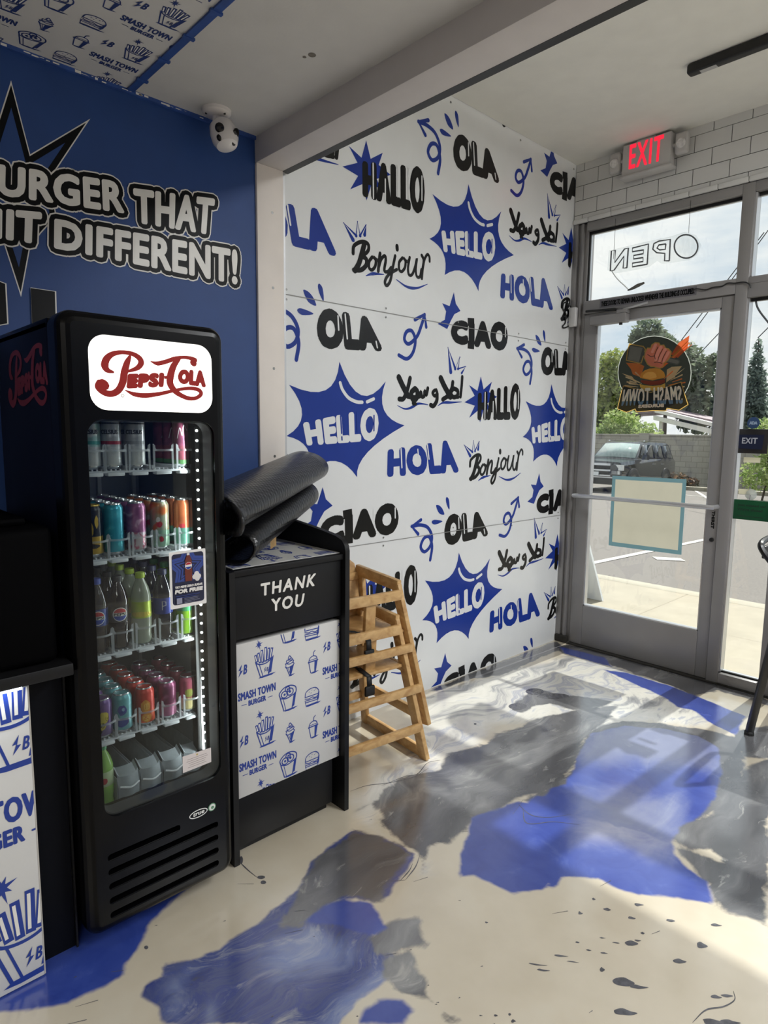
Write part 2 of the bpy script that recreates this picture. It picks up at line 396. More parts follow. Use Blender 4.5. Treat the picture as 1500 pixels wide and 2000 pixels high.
T_arab_crown = [[[-1.1499,1.7243],[-1.1772,1.8491],[-1.1146,1.7447],[-1.0788,1.8077],[-1.0914,1.7453],[-1.0279,1.7628],[-1.0603,1.7252]]]
T_w1 = [[-3.3175,2.0927],[-2.8667,2.133],[-2.8678,2.2363],[-3.3088,2.1829]]
T_w1b = [[-2.8334,2.1117],[-2.5375,2.1312],[-2.5232,2.2655],[-2.8331,2.2254]]
T_w2a = [[-3.3175,1.9704],[-3.1347,1.9793],[-3.1263,2.0787],[-3.3126,2.0533]]
T_w2 = [[-3.0968,1.975],[-2.4334,1.9674],[-2.4308,2.0994],[-3.0911,2.0694]]
T_wstar = [[[-3.3002,2.0991],[-3.1928,2.4279],[-3.1523,2.2377],[-2.9788,2.3892],[-3.0962,2.1928]],[[-3.1125,2.1116],[-3.0873,2.0772],[-3.0924,2.0644]],[[-3.1338,2.018],[-3.101,2.0045]],[[-3.2364,1.9704],[-3.1991,1.8264],[-3.1681,1.967]]]
T_wblk = [[[-3.2948,1.8573],[-3.2424,1.8433],[-3.2433,1.7258],[-3.3035,1.7066]],[[-3.1713,1.8422],[-3.1012,1.8418],[-3.1036,1.7295],[-3.1732,1.7216]]]
T_seams = [[[-2.2059,1.9664],[-0.033,1.969]],[[-1.8642,0.8736],[-0.0194,0.8559]]]
T_pl = [[[[-3.1204,1.59],[-3.128,1.5742],[-3.1358,1.5498],[-3.1408,1.5256],[-3.1529,1.5042],[-3.1712,1.4946],[-3.1895,1.4984],[-3.2014,1.5103],[-3.1993,1.5213]],[0.006,0.011,0.013,0.013,0.012,0.011,0.011,0.012,0.01]],[[[-3.1917,1.5186],[-3.1861,1.5143]],0.024],[[[-3.1639,1.5486],[-3.1779,1.5527],[-3.1836,1.564],[-3.1783,1.58],[-3.1632,1.593],[-3.1391,1.5994],[-3.1128,1.5974],[-3.0957,1.588],[-3.092,1.5763],[-3.1008,1.5643],[-3.1164,1.5567],[-3.135,1.5506]],[0.004,0.01,0.0135,0.012,0.009,0.007,0.008,0.01,0.011,0.009,0.006,0.004]],[[[-3.0655,1.5824],[-3.048,1.5789],[-3.0237,1.5858],[-3.0011,1.5947],[-2.9782,1.6004],[-2.9574,1.6004],[-2.942,1.5957]],[0.002,0.008,0.008,0.008,0.006,0.007,0.01]],[[[-2.9483,1.5893],[-2.9451,1.5869]],0.017],[[[-2.9883,1.5962],[-3.0039,1.5756],[-3.0132,1.5499],[-3.0148,1.5288],[-3.0036,1.5117],[-2.9858,1.4999],[-2.9628,1.4923],[-2.9415,1.4941],[-2.9264,1.5052],[-2.9314,1.5154],[-2.9503,1.5196],[-2.976,1.5174],[-3.0082,1.5102],[-3.0441,1.5009],[-3.0831,1.4946],[-3.1125,1.4965],[-3.1347,1.5051]],[0.008,0.012,0.014,0.013,0.011,0.009,0.008,0.007,0.008,0.008,0.007,0.006,0.006,0.007,0.009,0.008,0.002]]]
T_pl_epsi = [[-3.1325,1.5092],[-3.0338,1.5186],[-3.0299,1.5571],[-3.127,1.5472]]
T_pl_hy = [[-3.0287,1.5397],[-3.0216,1.541],[-3.0213,1.5485],[-3.0284,1.5472]]
T_pl_ola = [[-2.9949,1.5308],[-2.9114,1.5234],[-2.9112,1.5705],[-2.9901,1.5691]]
T_pl_r = [[-3.1426,1.4915]]
T_sign = [[-3.2183,1.6349],[-2.8909,1.6408],[-2.8931,1.4526],[-3.2251,1.4549]]
T_thank = [[-2.6883,0.8767],[-2.4749,0.8767],[-2.468,0.9203],[-2.6913,0.9183]]
T_you = [[-2.6474,0.8174],[-2.5216,0.8141],[-2.5164,0.8582],[-2.6514,0.8613]]
T_sheen = [[[0.933,-1.304],[0.869,-1.087],[0.978,-0.806],[1.183,-0.658],[1.321,-0.715],[1.39,-0.948],[1.28,-1.07],[1.13,-1.161],[1.044,-1.33]],[[1.093,-1.605],[1.197,-1.429],[1.35,-1.382],[1.451,-1.544],[1.41,-1.733],[1.258,-1.852]]]
T_blue = [[[1.087,-2.311],[1.064,-2.285],[1.021,-2.226],[0.988,-2.172],[0.965,-2.125],[0.936,-2.083],[0.912,-2.03],[0.915,-2.0],[0.939,-1.925],[0.949,-1.866],[0.967,-1.817],[0.996,-1.8],[0.987,-1.728],[1.013,-1.707],[1.0,-1.645],[1.017,-1.564],[0.981,-1.435],[0.919,-1.28],[0.869,-1.087],[0.93,-0.892],[1.068,-0.785],[1.225,-0.736],[1.332,-0.784],[1.42,-0.986],[1.477,-1.243],[1.484,-1.377],[1.461,-1.52],[1.478,-1.635],[1.511,-1.691],[1.556,-1.718],[1.634,-1.745],[1.687,-1.841],[1.618,-1.885],[1.561,-1.919],[1.511,-1.969],[1.47,-1.981],[1.436,-1.989],[1.398,-1.992],[1.347,-2.027],[1.314,-2.077],[1.322,-2.115],[1.314,-2.14],[1.294,-2.125],[1.299,-2.144],[1.298,-2.168],[1.274,-2.21],[1.251,-2.247],[1.189,-2.259],[1.127,-2.268],[1.104,-2.283]],[[0.495,-0.272],[0.611,-0.212],[0.872,-0.218],[1.111,-0.275],[1.298,-0.33],[1.346,-0.602],[1.226,-0.555],[1.091,-0.458],[1.026,-0.478],[0.9,-0.397],[0.729,-0.346]],[[0.09,-0.095],[0.408,-0.07],[0.507,-0.187],[0.398,-0.197],[0.192,-0.192]],[[0.603,-3.56],[0.688,-3.448],[0.724,-3.377],[0.739,-3.296],[0.735,-3.243],[0.701,-3.226],[0.685,-3.189],[0.642,-3.142],[0.611,-3.106],[0.563,-3.013],[0.512,-2.856],[0.136,-2.896],[0.18,-3.254],[0.361,-3.514]],[[0.9,-2.803],[0.896,-2.711],[0.916,-2.642],[0.976,-2.596],[1.03,-2.61],[1.085,-2.626],[1.079,-2.681],[1.056,-2.694],[0.992,-2.722],[0.936,-2.766]],[[1.254,-2.884],[1.234,-2.852],[1.237,-2.803],[1.275,-2.762],[1.319,-2.76],[1.327,-2.807]]]
T_gray = [[[0.962,-1.809],[0.996,-1.618],[0.981,-1.435],[0.905,-1.256],[0.846,-1.045],[0.906,-0.843],[1.047,-0.735],[1.24,-0.632],[1.384,-0.603],[1.491,-0.977],[1.51,-1.293],[1.483,-1.444],[1.458,-1.634],[1.235,-1.729]],[[0.715,-2.606],[0.664,-2.4],[0.818,-2.339],[0.912,-2.324],[0.959,-2.453],[0.985,-2.577],[0.912,-2.639],[0.894,-2.726],[0.9,-2.803],[0.872,-2.845],[0.797,-2.729]],[[0.606,-2.228],[0.555,-2.134],[0.557,-2.004],[0.599,-1.855],[0.538,-1.739],[0.561,-1.656],[0.598,-1.472],[0.602,-1.293],[0.605,-1.148],[0.678,-0.917],[0.748,-0.839],[0.842,-0.836],[0.885,-1.196],[0.968,-1.413],[1.024,-1.619],[0.962,-1.809],[0.939,-1.925],[0.912,-2.03],[0.944,-2.111],[0.954,-2.209],[0.917,-2.272],[0.994,-2.383],[0.922,-2.334],[0.857,-2.338],[0.734,-2.304]],[[0.093,-0.005],[0.369,0.034],[0.661,0.052],[1.009,0.055],[1.281,0.019],[1.344,-0.087],[1.083,-0.086],[1.028,-0.263],[0.768,-0.188],[0.471,-0.161],[0.17,-0.19],[0.082,-0.156]],[[-0.001,-1.342],[0.002,-0.914],[0.022,-0.484],[0.026,-0.009],[0.143,-0.088],[0.131,-0.234],[0.141,-0.532],[0.141,-0.812],[0.058,-0.983],[0.055,-1.256]],[[0.458,-1.164],[0.429,-1.063],[0.401,-0.939],[0.438,-0.819],[0.518,-0.809],[0.576,-0.767],[0.762,-0.67],[0.736,-0.814],[0.668,-0.922],[0.566,-0.931],[0.51,-1.015],[0.513,-1.143]],[[0.874,-1.423],[0.826,-1.192],[0.834,-1.08],[0.844,-0.922],[0.8,-0.693],[0.756,-0.804],[0.682,-0.947],[0.632,-1.12],[0.643,-1.255],[0.554,-1.425],[0.594,-1.547],[0.718,-1.474]],[[1.462,-1.597],[1.476,-1.494],[1.5,-1.342],[1.471,-1.143],[1.486,-0.864],[1.527,-0.702],[1.786,-1.625],[1.638,-1.627],[1.576,-1.574],[1.533,-1.621]],[[1.508,-1.648],[1.608,-1.607],[1.771,-1.573],[1.844,-1.833],[1.772,-1.824],[1.692,-1.845],[1.676,-1.808],[1.642,-1.759]],[[0.682,-2.298],[0.722,-2.129],[0.828,-2.097],[0.911,-2.237],[0.994,-2.381],[0.939,-2.345],[0.83,-2.308],[0.737,-2.316]],[[1.092,-2.607],[1.122,-2.555],[1.19,-2.59],[1.146,-2.66],[1.124,-2.706],[1.081,-2.691]],[[1.178,-2.708],[1.19,-2.652],[1.207,-2.665],[1.202,-2.714]],[[1.199,-2.727],[1.247,-2.685],[1.327,-2.696],[1.418,-2.701],[1.399,-2.727],[1.321,-2.73],[1.256,-2.735]],[[1.325,-0.537],[1.409,-0.352],[1.527,-0.724],[1.449,-0.772],[1.348,-0.685]]]
T_wisp = [[[0.043,-1.406],[0.038,-1.237],[0.086,-1.018],[0.135,-0.597],[0.218,-0.213],[0.393,-0.129],[0.62,-0.166],[0.841,-0.234],[1.162,-0.247],[1.225,-0.61],[1.012,-0.736],[0.929,-0.902],[0.902,-1.074],[0.812,-1.208],[0.616,-1.176],[0.51,-1.367],[0.58,-1.563],[0.577,-1.75],[0.562,-1.881],[0.457,-1.883]],[[0.524,-2.289],[0.493,-2.171],[0.476,-2.026],[0.534,-1.856],[0.543,-1.734],[0.653,-1.898],[0.58,-2.044],[0.614,-2.19],[0.674,-2.291],[0.763,-2.346],[0.697,-2.369]],[[0.806,-2.198],[0.825,-2.125],[0.886,-2.162],[0.924,-2.265],[0.999,-2.377],[0.928,-2.327]]]
T_pale = [[[0.956,-2.938],[0.943,-2.886],[0.965,-2.805],[1.026,-2.75],[1.078,-2.762],[1.096,-2.808],[1.049,-2.89],[1.007,-2.945]],[[1.223,-2.899],[1.202,-2.86],[1.202,-2.793],[1.21,-2.746],[1.266,-2.753],[1.229,-2.803],[1.231,-2.864]],[[0.851,-3.145],[0.921,-3.173],[0.918,-3.186],[0.842,-3.164]]]
T_gray2 = [[[0.71,-2.612],[0.662,-2.398],[0.818,-2.339],[0.913,-2.323],[0.961,-2.455],[0.988,-2.58],[0.916,-2.642],[0.897,-2.729],[0.902,-2.813],[0.875,-2.855],[0.793,-2.734]]]
T_swirl = [[[0.827,-3.238],[0.803,-3.206],[0.807,-3.167],[0.774,-3.151],[0.82,-3.086],[0.832,-3.007],[0.827,-2.913],[0.801,-2.82],[0.785,-2.728],[0.71,-2.612],[0.662,-2.398],[0.739,-2.371],[0.818,-2.339],[0.913,-2.323],[0.945,-2.371],[0.961,-2.455],[0.993,-2.529],[0.988,-2.58],[0.916,-2.642],[1.024,-2.631],[1.106,-2.698],[1.167,-2.688],[1.203,-2.723],[1.2,-2.776],[1.191,-2.844],[1.207,-2.9],[1.219,-2.93],[0.993,-3.174],[0.936,-3.231],[0.886,-3.22]]]
T_drops_floor = [[[1.486,-2.088],[1.484,-2.096],[1.48,-2.1],[1.475,-2.102],[1.468,-2.102],[1.47,-2.095],[1.474,-2.088],[1.479,-2.088]],[[1.552,-2.066],[1.55,-2.073],[1.544,-2.078],[1.538,-2.082],[1.535,-2.079],[1.535,-2.073],[1.54,-2.069],[1.545,-2.068]],[[1.601,-2.153],[1.593,-2.17],[1.588,-2.175],[1.582,-2.18],[1.573,-2.177],[1.574,-2.168],[1.58,-2.157],[1.589,-2.153]],[[1.544,-1.996],[1.537,-2.007],[1.533,-2.015],[1.526,-2.016],[1.523,-2.013],[1.522,-2.009],[1.528,-2.003],[1.534,-1.999]],[[1.436,-2.162],[1.435,-2.17],[1.432,-2.173],[1.429,-2.175],[1.426,-2.17],[1.424,-2.165],[1.426,-2.162],[1.43,-2.164]],[[1.433,-2.081],[1.432,-2.086],[1.43,-2.089],[1.428,-2.09],[1.424,-2.087],[1.424,-2.082],[1.425,-2.08],[1.429,-2.081]],[[1.653,-2.285],[1.651,-2.3],[1.638,-2.315],[1.62,-2.325],[1.61,-2.32],[1.613,-2.305],[1.625,-2.289],[1.638,-2.286]],[[1.684,-2.271],[1.671,-2.291],[1.663,-2.298],[1.652,-2.305],[1.648,-2.301],[1.647,-2.298],[1.657,-2.287],[1.668,-2.282]],[[1.698,-2.364],[1.69,-2.381],[1.675,-2.395],[1.663,-2.405],[1.655,-2.401],[1.657,-2.392],[1.666,-2.378],[1.683,-2.372]],[[1.823,-2.164],[1.819,-2.172],[1.812,-2.179],[1.806,-2.183],[1.802,-2.181],[1.804,-2.174],[1.808,-2.168],[1.816,-2.166]],[[1.841,-2.138],[1.834,-2.151],[1.829,-2.156],[1.821,-2.159],[1.818,-2.158],[1.822,-2.151],[1.826,-2.146],[1.832,-2.142]],[[1.736,-2.018],[1.731,-2.032],[1.724,-2.041],[1.718,-2.042],[1.714,-2.036],[1.711,-2.027],[1.715,-2.017],[1.722,-2.017]],[[1.717,-2.116],[1.713,-2.127],[1.705,-2.137],[1.695,-2.142],[1.69,-2.139],[1.692,-2.131],[1.698,-2.121],[1.707,-2.119]],[[1.635,-1.991],[1.631,-2.001],[1.627,-2.005],[1.62,-2.007],[1.616,-2.007],[1.616,-2.0],[1.623,-1.995],[1.627,-1.992]],[[1.735,-1.908],[1.729,-1.918],[1.722,-1.926],[1.715,-1.93],[1.711,-1.928],[1.714,-1.919],[1.718,-1.914],[1.727,-1.911]],[[1.58,-2.303],[1.579,-2.312],[1.577,-2.315],[1.574,-2.316],[1.57,-2.312],[1.569,-2.306],[1.57,-2.301],[1.573,-2.302]],[[1.601,-2.136],[1.597,-2.144],[1.594,-2.147],[1.59,-2.148],[1.587,-2.148],[1.587,-2.145],[1.591,-2.141],[1.596,-2.138]],[[1.595,-2.102],[1.595,-2.107],[1.593,-2.11],[1.589,-2.111],[1.586,-2.109],[1.587,-2.105],[1.589,-2.101],[1.592,-2.102]],[[1.529,-2.2],[1.525,-2.206],[1.521,-2.211],[1.518,-2.211],[1.515,-2.212],[1.516,-2.21],[1.519,-2.206],[1.523,-2.204]],[[1.564,-2.189],[1.561,-2.194],[1.557,-2.197],[1.552,-2.2],[1.548,-2.202],[1.55,-2.198],[1.555,-2.193],[1.56,-2.19]],[[1.486,-2.269],[1.486,-2.273],[1.483,-2.276],[1.48,-2.277],[1.478,-2.277],[1.478,-2.273],[1.48,-2.271],[1.482,-2.27]],[[1.523,-2.27],[1.521,-2.275],[1.518,-2.278],[1.515,-2.279],[1.512,-2.279],[1.512,-2.277],[1.515,-2.273],[1.518,-2.272]],[[1.559,-2.246],[1.556,-2.251],[1.552,-2.256],[1.545,-2.26],[1.544,-2.258],[1.544,-2.257],[1.549,-2.251],[1.553,-2.249]],[[1.522,-2.332],[1.515,-2.339],[1.509,-2.344],[1.501,-2.35],[1.496,-2.353],[1.5,-2.347],[1.507,-2.341],[1.514,-2.337]],[[1.491,-2.335],[1.482,-2.346],[1.475,-2.354],[1.465,-2.36],[1.462,-2.359],[1.464,-2.355],[1.471,-2.348],[1.481,-2.342]],[[1.483,-2.412],[1.475,-2.424],[1.468,-2.43],[1.463,-2.433],[1.457,-2.435],[1.46,-2.428],[1.465,-2.425],[1.473,-2.419]],[[1.469,-2.403],[1.461,-2.412],[1.448,-2.425],[1.438,-2.431],[1.431,-2.434],[1.432,-2.431],[1.445,-2.421],[1.455,-2.414]],[[1.856,-2.232],[1.843,-2.253],[1.832,-2.268],[1.822,-2.271],[1.817,-2.266],[1.814,-2.262],[1.825,-2.248],[1.836,-2.242]],[[1.881,-2.205],[1.869,-2.225],[1.861,-2.233],[1.847,-2.243],[1.844,-2.237],[1.846,-2.23],[1.856,-2.218],[1.866,-2.214]],[[1.268,-2.398],[1.267,-2.403],[1.266,-2.405],[1.263,-2.405],[1.261,-2.404],[1.26,-2.402],[1.262,-2.4],[1.264,-2.399]],[[1.469,-2.622],[1.468,-2.625],[1.466,-2.628],[1.464,-2.629],[1.462,-2.628],[1.461,-2.626],[1.463,-2.623],[1.465,-2.622]],[[1.489,-2.596],[1.489,-2.599],[1.488,-2.601],[1.486,-2.601],[1.484,-2.6],[1.483,-2.598],[1.484,-2.595],[1.486,-2.594]],[[1.508,-2.602],[1.506,-2.606],[1.505,-2.61],[1.502,-2.612],[1.499,-2.609],[1.499,-2.606],[1.499,-2.603],[1.503,-2.602]],[[1.444,-2.649],[1.442,-2.652],[1.441,-2.653],[1.44,-2.655],[1.438,-2.654],[1.437,-2.653],[1.439,-2.651],[1.441,-2.65]],[[0.67,-2.768],[0.672,-2.774],[0.669,-2.782],[0.66,-2.787],[0.653,-2.786],[0.651,-2.781],[0.655,-2.773],[0.663,-2.767]],[[0.692,-2.778],[0.695,-2.783],[0.693,-2.789],[0.687,-2.793],[0.68,-2.791],[0.677,-2.786],[0.679,-2.78],[0.686,-2.777]],[[0.551,-2.776],[0.562,-2.785],[0.564,-2.791],[0.557,-2.791],[0.543,-2.785],[0.532,-2.776],[0.53,-2.77],[0.538,-2.77]],[[0.692,-3.157],[0.695,-3.16],[0.694,-3.164],[0.689,-3.166],[0.684,-3.165],[0.681,-3.162],[0.682,-3.158],[0.686,-3.156]],[[0.49,-1.058],[0.496,-1.092],[0.481,-1.126],[0.452,-1.142],[0.426,-1.129],[0.419,-1.096],[0.435,-1.061],[0.464,-1.045]],[[0.442,-1.413],[0.446,-1.42],[0.444,-1.425],[0.439,-1.427],[0.433,-1.423],[0.43,-1.416],[0.432,-1.41],[0.437,-1.409]],[[0.442,-0.824],[0.449,-0.862],[0.433,-0.899],[0.402,-0.915],[0.374,-0.899],[0.366,-0.862],[0.383,-0.824],[0.414,-0.808]],[[0.568,-0.776],[0.564,-0.818],[0.529,-0.872],[0.483,-0.909],[0.451,-0.905],[0.454,-0.864],[0.489,-0.808],[0.537,-0.772]]]
T_fl_lines = [[[0.98,-2.448],[0.959,-2.38],[0.928,-2.327]],[[0.972,-2.466],[0.959,-2.411],[0.942,-2.376]],[[0.547,-2.789],[0.604,-2.79],[0.652,-2.787]],[[0.979,-1.833],[1.047,-1.856],[1.1,-1.824],[1.149,-1.744]],[[1.007,-1.845],[1.07,-1.91],[1.13,-1.832],[1.203,-1.777]],[[1.003,-1.904],[0.973,-1.796]],[[1.8,-2.29],[1.809,-2.231],[1.835,-2.189],[1.847,-2.148],[1.836,-2.122]],[[0.532,-2.132],[0.545,-2.015],[0.567,-1.961],[0.534,-1.862],[0.556,-1.805]],[[0.478,-2.25],[0.493,-2.171],[0.54,-2.088],[0.573,-1.986],[0.566,-1.891]]]
T_lg_circle = [[0.7675,1.7598],[0.7664,1.7202],[0.7575,1.6823],[0.7411,1.6475],[0.7177,1.617],[0.688,1.592],[0.653,1.5734],[0.6137,1.5621],[0.5717,1.5588],[0.5285,1.5636],[0.4858,1.5767],[0.4453,1.5977],[0.4088,1.6258],[0.3778,1.6601],[0.3538,1.699],[0.3379,1.7411],[0.3308,1.7844],[0.3328,1.8272],[0.3437,1.8675],[0.3631,1.9037],[0.3899,1.9343],[0.423,1.9581],[0.4609,1.9744],[0.5019,1.9826],[0.5444,1.9826],[0.5868,1.9745],[0.6275,1.959],[0.665,1.9366],[0.6981,1.9084],[0.7256,1.8753],[0.7468,1.8387],[0.7609,1.7997]]
T_lg_head = [[0.3894,1.9556],[0.4823,1.9326],[0.4982,1.9133],[0.4761,1.8307],[0.4593,1.8298],[0.376,1.8538],[0.3796,1.9026]]
T_lg_head2 = [[0.399,1.9397],[0.4768,1.9211],[0.4588,1.8379],[0.3888,1.859]]
T_lg_handle = [[[[0.4728,1.8833],[0.4977,1.8874]],0.01],[[[0.6269,1.8422],[0.6871,1.8244]],0.018]]
T_lg_fist = [[0.4952,1.8615],[0.4973,1.8934],[0.5085,1.9145],[0.5293,1.9128],[0.5342,1.9322],[0.5519,1.9425],[0.5725,1.9387],[0.5815,1.9242],[0.6016,1.9244],[0.6128,1.9059],[0.631,1.9005],[0.646,1.8837],[0.6437,1.8586],[0.6273,1.8363],[0.608,1.8259],[0.6053,1.8064],[0.5897,1.7975],[0.5691,1.8027],[0.5564,1.8095],[0.5358,1.8108],[0.5141,1.8262]]
T_lg_fingers = [[[[0.5546,1.9324],[0.5387,1.8941]],0.012],[[[0.5881,1.9158],[0.5684,1.876],[0.562,1.8488]],0.014],[[[0.6132,1.9],[0.5936,1.8623],[0.583,1.8394]],0.013],[[[0.6342,1.8827],[0.6183,1.8526],[0.6075,1.8338]],0.011]]
T_lg_gaps = [[[[0.5697,1.9193],[0.5541,1.8771],[0.5579,1.8491]],0.003],[[[0.5988,1.9051],[0.5812,1.8672],[0.5748,1.84]],0.003],[[[0.6217,1.8915],[0.6042,1.8537],[0.5997,1.8304]],0.003],[[[0.5106,1.8804],[0.5322,1.8668],[0.5526,1.8693]],0.003],[[[0.5551,1.8294],[0.5713,1.8323],[0.6002,1.8225]],0.003]]
T_lg_bun = [[0.4709,1.7461],[0.4777,1.7721],[0.4998,1.789],[0.5284,1.7973],[0.5613,1.7973],[0.5943,1.7893],[0.6157,1.7703],[0.6253,1.7462],[0.6179,1.7367],[0.5818,1.7325],[0.5494,1.7261],[0.5158,1.7338]]
T_lg_patty = [[0.4781,1.7316],[0.5162,1.7277],[0.5497,1.7221],[0.5823,1.7246],[0.6223,1.7305],[0.6256,1.7106],[0.5961,1.7001],[0.543,1.6984],[0.5007,1.7083],[0.4788,1.7214]]
T_lg_bot = [[0.471,1.7096],[0.5012,1.7002],[0.5515,1.694],[0.6004,1.6959],[0.6259,1.7067],[0.6277,1.6789],[0.6102,1.6697],[0.5533,1.6658],[0.5029,1.6738],[0.4766,1.689]]
T_lg_fl = [[[0.494,1.8135],[0.4592,1.8319],[0.3768,1.8414],[0.4096,1.8025],[0.4246,1.7689],[0.4727,1.7501]],[[0.6307,1.7852],[0.6575,1.7992],[0.7159,1.7994],[0.684,1.7548],[0.6316,1.7104]],[[0.6489,1.8699],[0.6876,1.9324],[0.7464,1.969],[0.7399,1.8973],[0.6895,1.8475]],[[0.3542,1.779],[0.421,1.7568],[0.4582,1.7101],[0.3952,1.7541]],[[0.7357,1.7904],[0.684,1.7548],[0.6316,1.7104],[0.703,1.7615]]]
T_lg_ban = [[0.3722,1.6994],[0.5458,1.6541],[0.7164,1.7065],[0.7378,1.6474],[0.7634,1.5808],[0.7173,1.5505],[0.6453,1.5635],[0.6403,1.5477],[0.5607,1.5509],[0.4643,1.5441],[0.4546,1.5628],[0.3993,1.543],[0.3426,1.5647],[0.3576,1.648]]
T_lg_t1 = [[0.7382,1.5852],[0.364,1.579],[0.3734,1.6808],[0.7196,1.6889]]
T_lg_t2 = [[0.629,1.5678],[0.4716,1.5646],[0.4724,1.5851],[0.6275,1.5897]]
T_op_o = [[0.779,2.4372],[0.7784,2.4235],[0.7746,2.4111],[0.7679,2.4006],[0.7585,2.3924],[0.7469,2.3871],[0.7337,2.3848],[0.7194,2.3858],[0.7049,2.39],[0.6907,2.3972],[0.6778,2.4071],[0.6667,2.4191],[0.658,2.4328],[0.6522,2.4473],[0.6496,2.4619],[0.6503,2.4759],[0.6543,2.4885],[0.6613,2.4991],[0.6711,2.5071],[0.683,2.5122],[0.6964,2.5141],[0.7108,2.5128],[0.7252,2.5083],[0.7391,2.5009],[0.7517,2.4909],[0.7625,2.479],[0.7708,2.4656],[0.7764,2.4514],[0.779,2.4372]]
T_op_p = [[0.6262,2.388],[0.5989,2.3928],[0.5978,2.4336],[0.5503,2.4461],[0.526,2.47],[0.5306,2.5001],[0.5585,2.5085],[0.624,2.5047],[0.6262,2.388]]
T_op_p2 = [[0.6,2.4851],[0.5599,2.4867],[0.5503,2.4716],[0.5673,2.4584],[0.5995,2.4562],[0.6,2.4851]]
T_op_e = [[0.4981,2.391],[0.4085,2.3921],[0.4072,2.413],[0.4718,2.4112],[0.4704,2.4335],[0.4135,2.4357],[0.4123,2.4558],[0.4707,2.4554],[0.471,2.4764],[0.4031,2.4789],[0.4018,2.4997],[0.4983,2.504],[0.4981,2.391]]
T_op_n = [[0.3747,2.393],[0.351,2.3938],[0.3521,2.4627],[0.2935,2.392],[0.2692,2.3912],[0.2695,2.5085],[0.2947,2.507],[0.2953,2.4365],[0.3531,2.5041],[0.3766,2.5045],[0.3747,2.393]]
T_op_panel = [[0.2478,2.3996],[0.2503,2.5137],[0.3956,2.5183],[0.4965,2.5207],[0.6253,2.5211],[0.702,2.5302],[0.7643,2.499],[0.7942,2.4416],[0.7753,2.3936],[0.7353,2.3747],[0.6348,2.3773],[0.5788,2.3817],[0.5531,2.4031],[0.5056,2.3764],[0.3872,2.3725],[0.299,2.3748]]
T_cable1 = [[0.7717,2.2109],[0.791,2.2108],[0.8351,2.1989],[0.8745,2.2067],[0.9191,2.2054],[0.9466,2.2172],[0.9827,2.2117],[1.0203,2.2112],[1.0405,2.2055],[1.0562,2.1927],[1.0623,2.1763]]
T_cable2 = [[1.0544,2.1759],[1.0716,2.1446],[1.0828,2.0932],[1.1029,2.0539],[1.1408,2.0024],[1.1569,1.9798]]
T_crack = [[0.2625,2.3989],[0.2879,2.3615],[0.3196,2.3264],[0.3472,2.3011],[0.3748,2.2731]]
T_hdr_txt = [[0.2183,2.2038],[0.7707,2.1927],[0.7688,2.2205],[0.2165,2.2347]]
T_side_logo = [0.1745,0.5559,1.4762,1.6389]
T_ex_txt = [[0.3919,2.9251],[0.5816,2.9164],[0.583,3.0619],[0.3865,3.0677]]
T_thirst = [[0.9697,0.9529],[0.9876,0.8537]]
T_o_treeA = [[-12.263,24.0,3.41],[-12.888,24.0,1.088],[-11.156,24.0,1.119],[-12.367,24.0,5.189],[-13.073,24.0,4.371],[-11.231,24.0,4.258]]
T_o_treeB = [[-10.821,27.0,4.452],[-12.075,27.0,6.923],[-13.246,27.0,5.095],[-8.746,27.0,3.878],[-8.709,27.0,1.843],[-12.917,27.0,1.84]]
T_o_bushC = [[-10.582,22.5,1.777],[-11.941,22.5,0.996],[-9.124,22.5,1.054],[-10.747,22.5,2.635]]
T_o_con = [[-7.966,30.0,3.554],[-8.254,30.0,5.924],[-8.695,30.0,1.398],[-7.053,30.0,1.418]]
T_o_bushR = [[-3.571,16.0,0.706],[-4.03,16.0,-0.184],[-3.128,16.0,-0.115],[-3.785,16.0,1.83],[-3.424,16.0,2.105]]
T_o_shrub = [[-7.013,19.5,-0.151],[-7.354,19.5,-0.448],[-6.61,19.5,-0.396],[-6.949,19.5,0.215]]
T_o_roof1 = [[-12.178,23.5,2.201],[-9.871,23.5,2.501],[-7.375,23.5,1.955],[-7.355,23.5,1.673],[-9.902,23.5,2.309]]
T_o_roof2 = [[-9.671,23.0,2.166],[-7.172,23.0,1.589],[-7.158,23.0,1.391],[-9.66,23.0,1.997]]
T_o_line1 = [[-4.54,14.0,4.579],[-5.053,14.0,3.902]]
T_o_line2 = [[-4.168,14.0,3.936],[-4.579,14.0,3.493]]
T_o_line3 = [[-3.901,14.0,5.285],[-4.691,14.0,4.182]]
T_o_line4 = [[-3.214,14.0,4.913],[-3.304,14.0,4.769]]
T_o_line5 = [[-2.795,14.0,4.222],[-3.207,14.0,3.781]]
T_o_line6 = [[-3.795,14.0,5.453],[-4.016,14.0,5.216]]
T_o_line7 = [[-4.099,14.0,2.966],[-4.76,14.0,2.335]]
T_o_wallL = [[-11.377,20.8,1.226],[-6.376,20.8,1.302]]
# ================================================================ MATERIALS
WHITE = mat('white_paint', 'D2D1CC', .6, var=.03)
PALE = mat('pale_trim_paint', 'E6DED6', .5, var=.03)
BEAMM = mat('beam_paint', 'C9C4C2', .6, var=.03)
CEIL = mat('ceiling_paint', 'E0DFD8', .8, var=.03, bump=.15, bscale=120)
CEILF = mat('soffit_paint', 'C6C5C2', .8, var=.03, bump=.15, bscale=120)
BLUEW = mat('royal_blue_paint', '21437F', .55, var=.05, bump=.1, bscale=150)
NAVY = mat('print_navy', '1F3A8F', .45, var=.04)
MURB = mat('mural_blue', '17358F', .25, spec=.35, var=.04)
MURK = mat('mural_black', '0D0D0E', .28, spec=.3, var=.05)
MURW = mat('mural_white_panel', 'E2E4E4', .22, var=.015, spec=.5)
VINW = mat('vinyl_white', 'E4E2DC', .4, var=.05, vscale=14)
VINK = mat('vinyl_black', '070708', .45, spec=.2, var=.05)
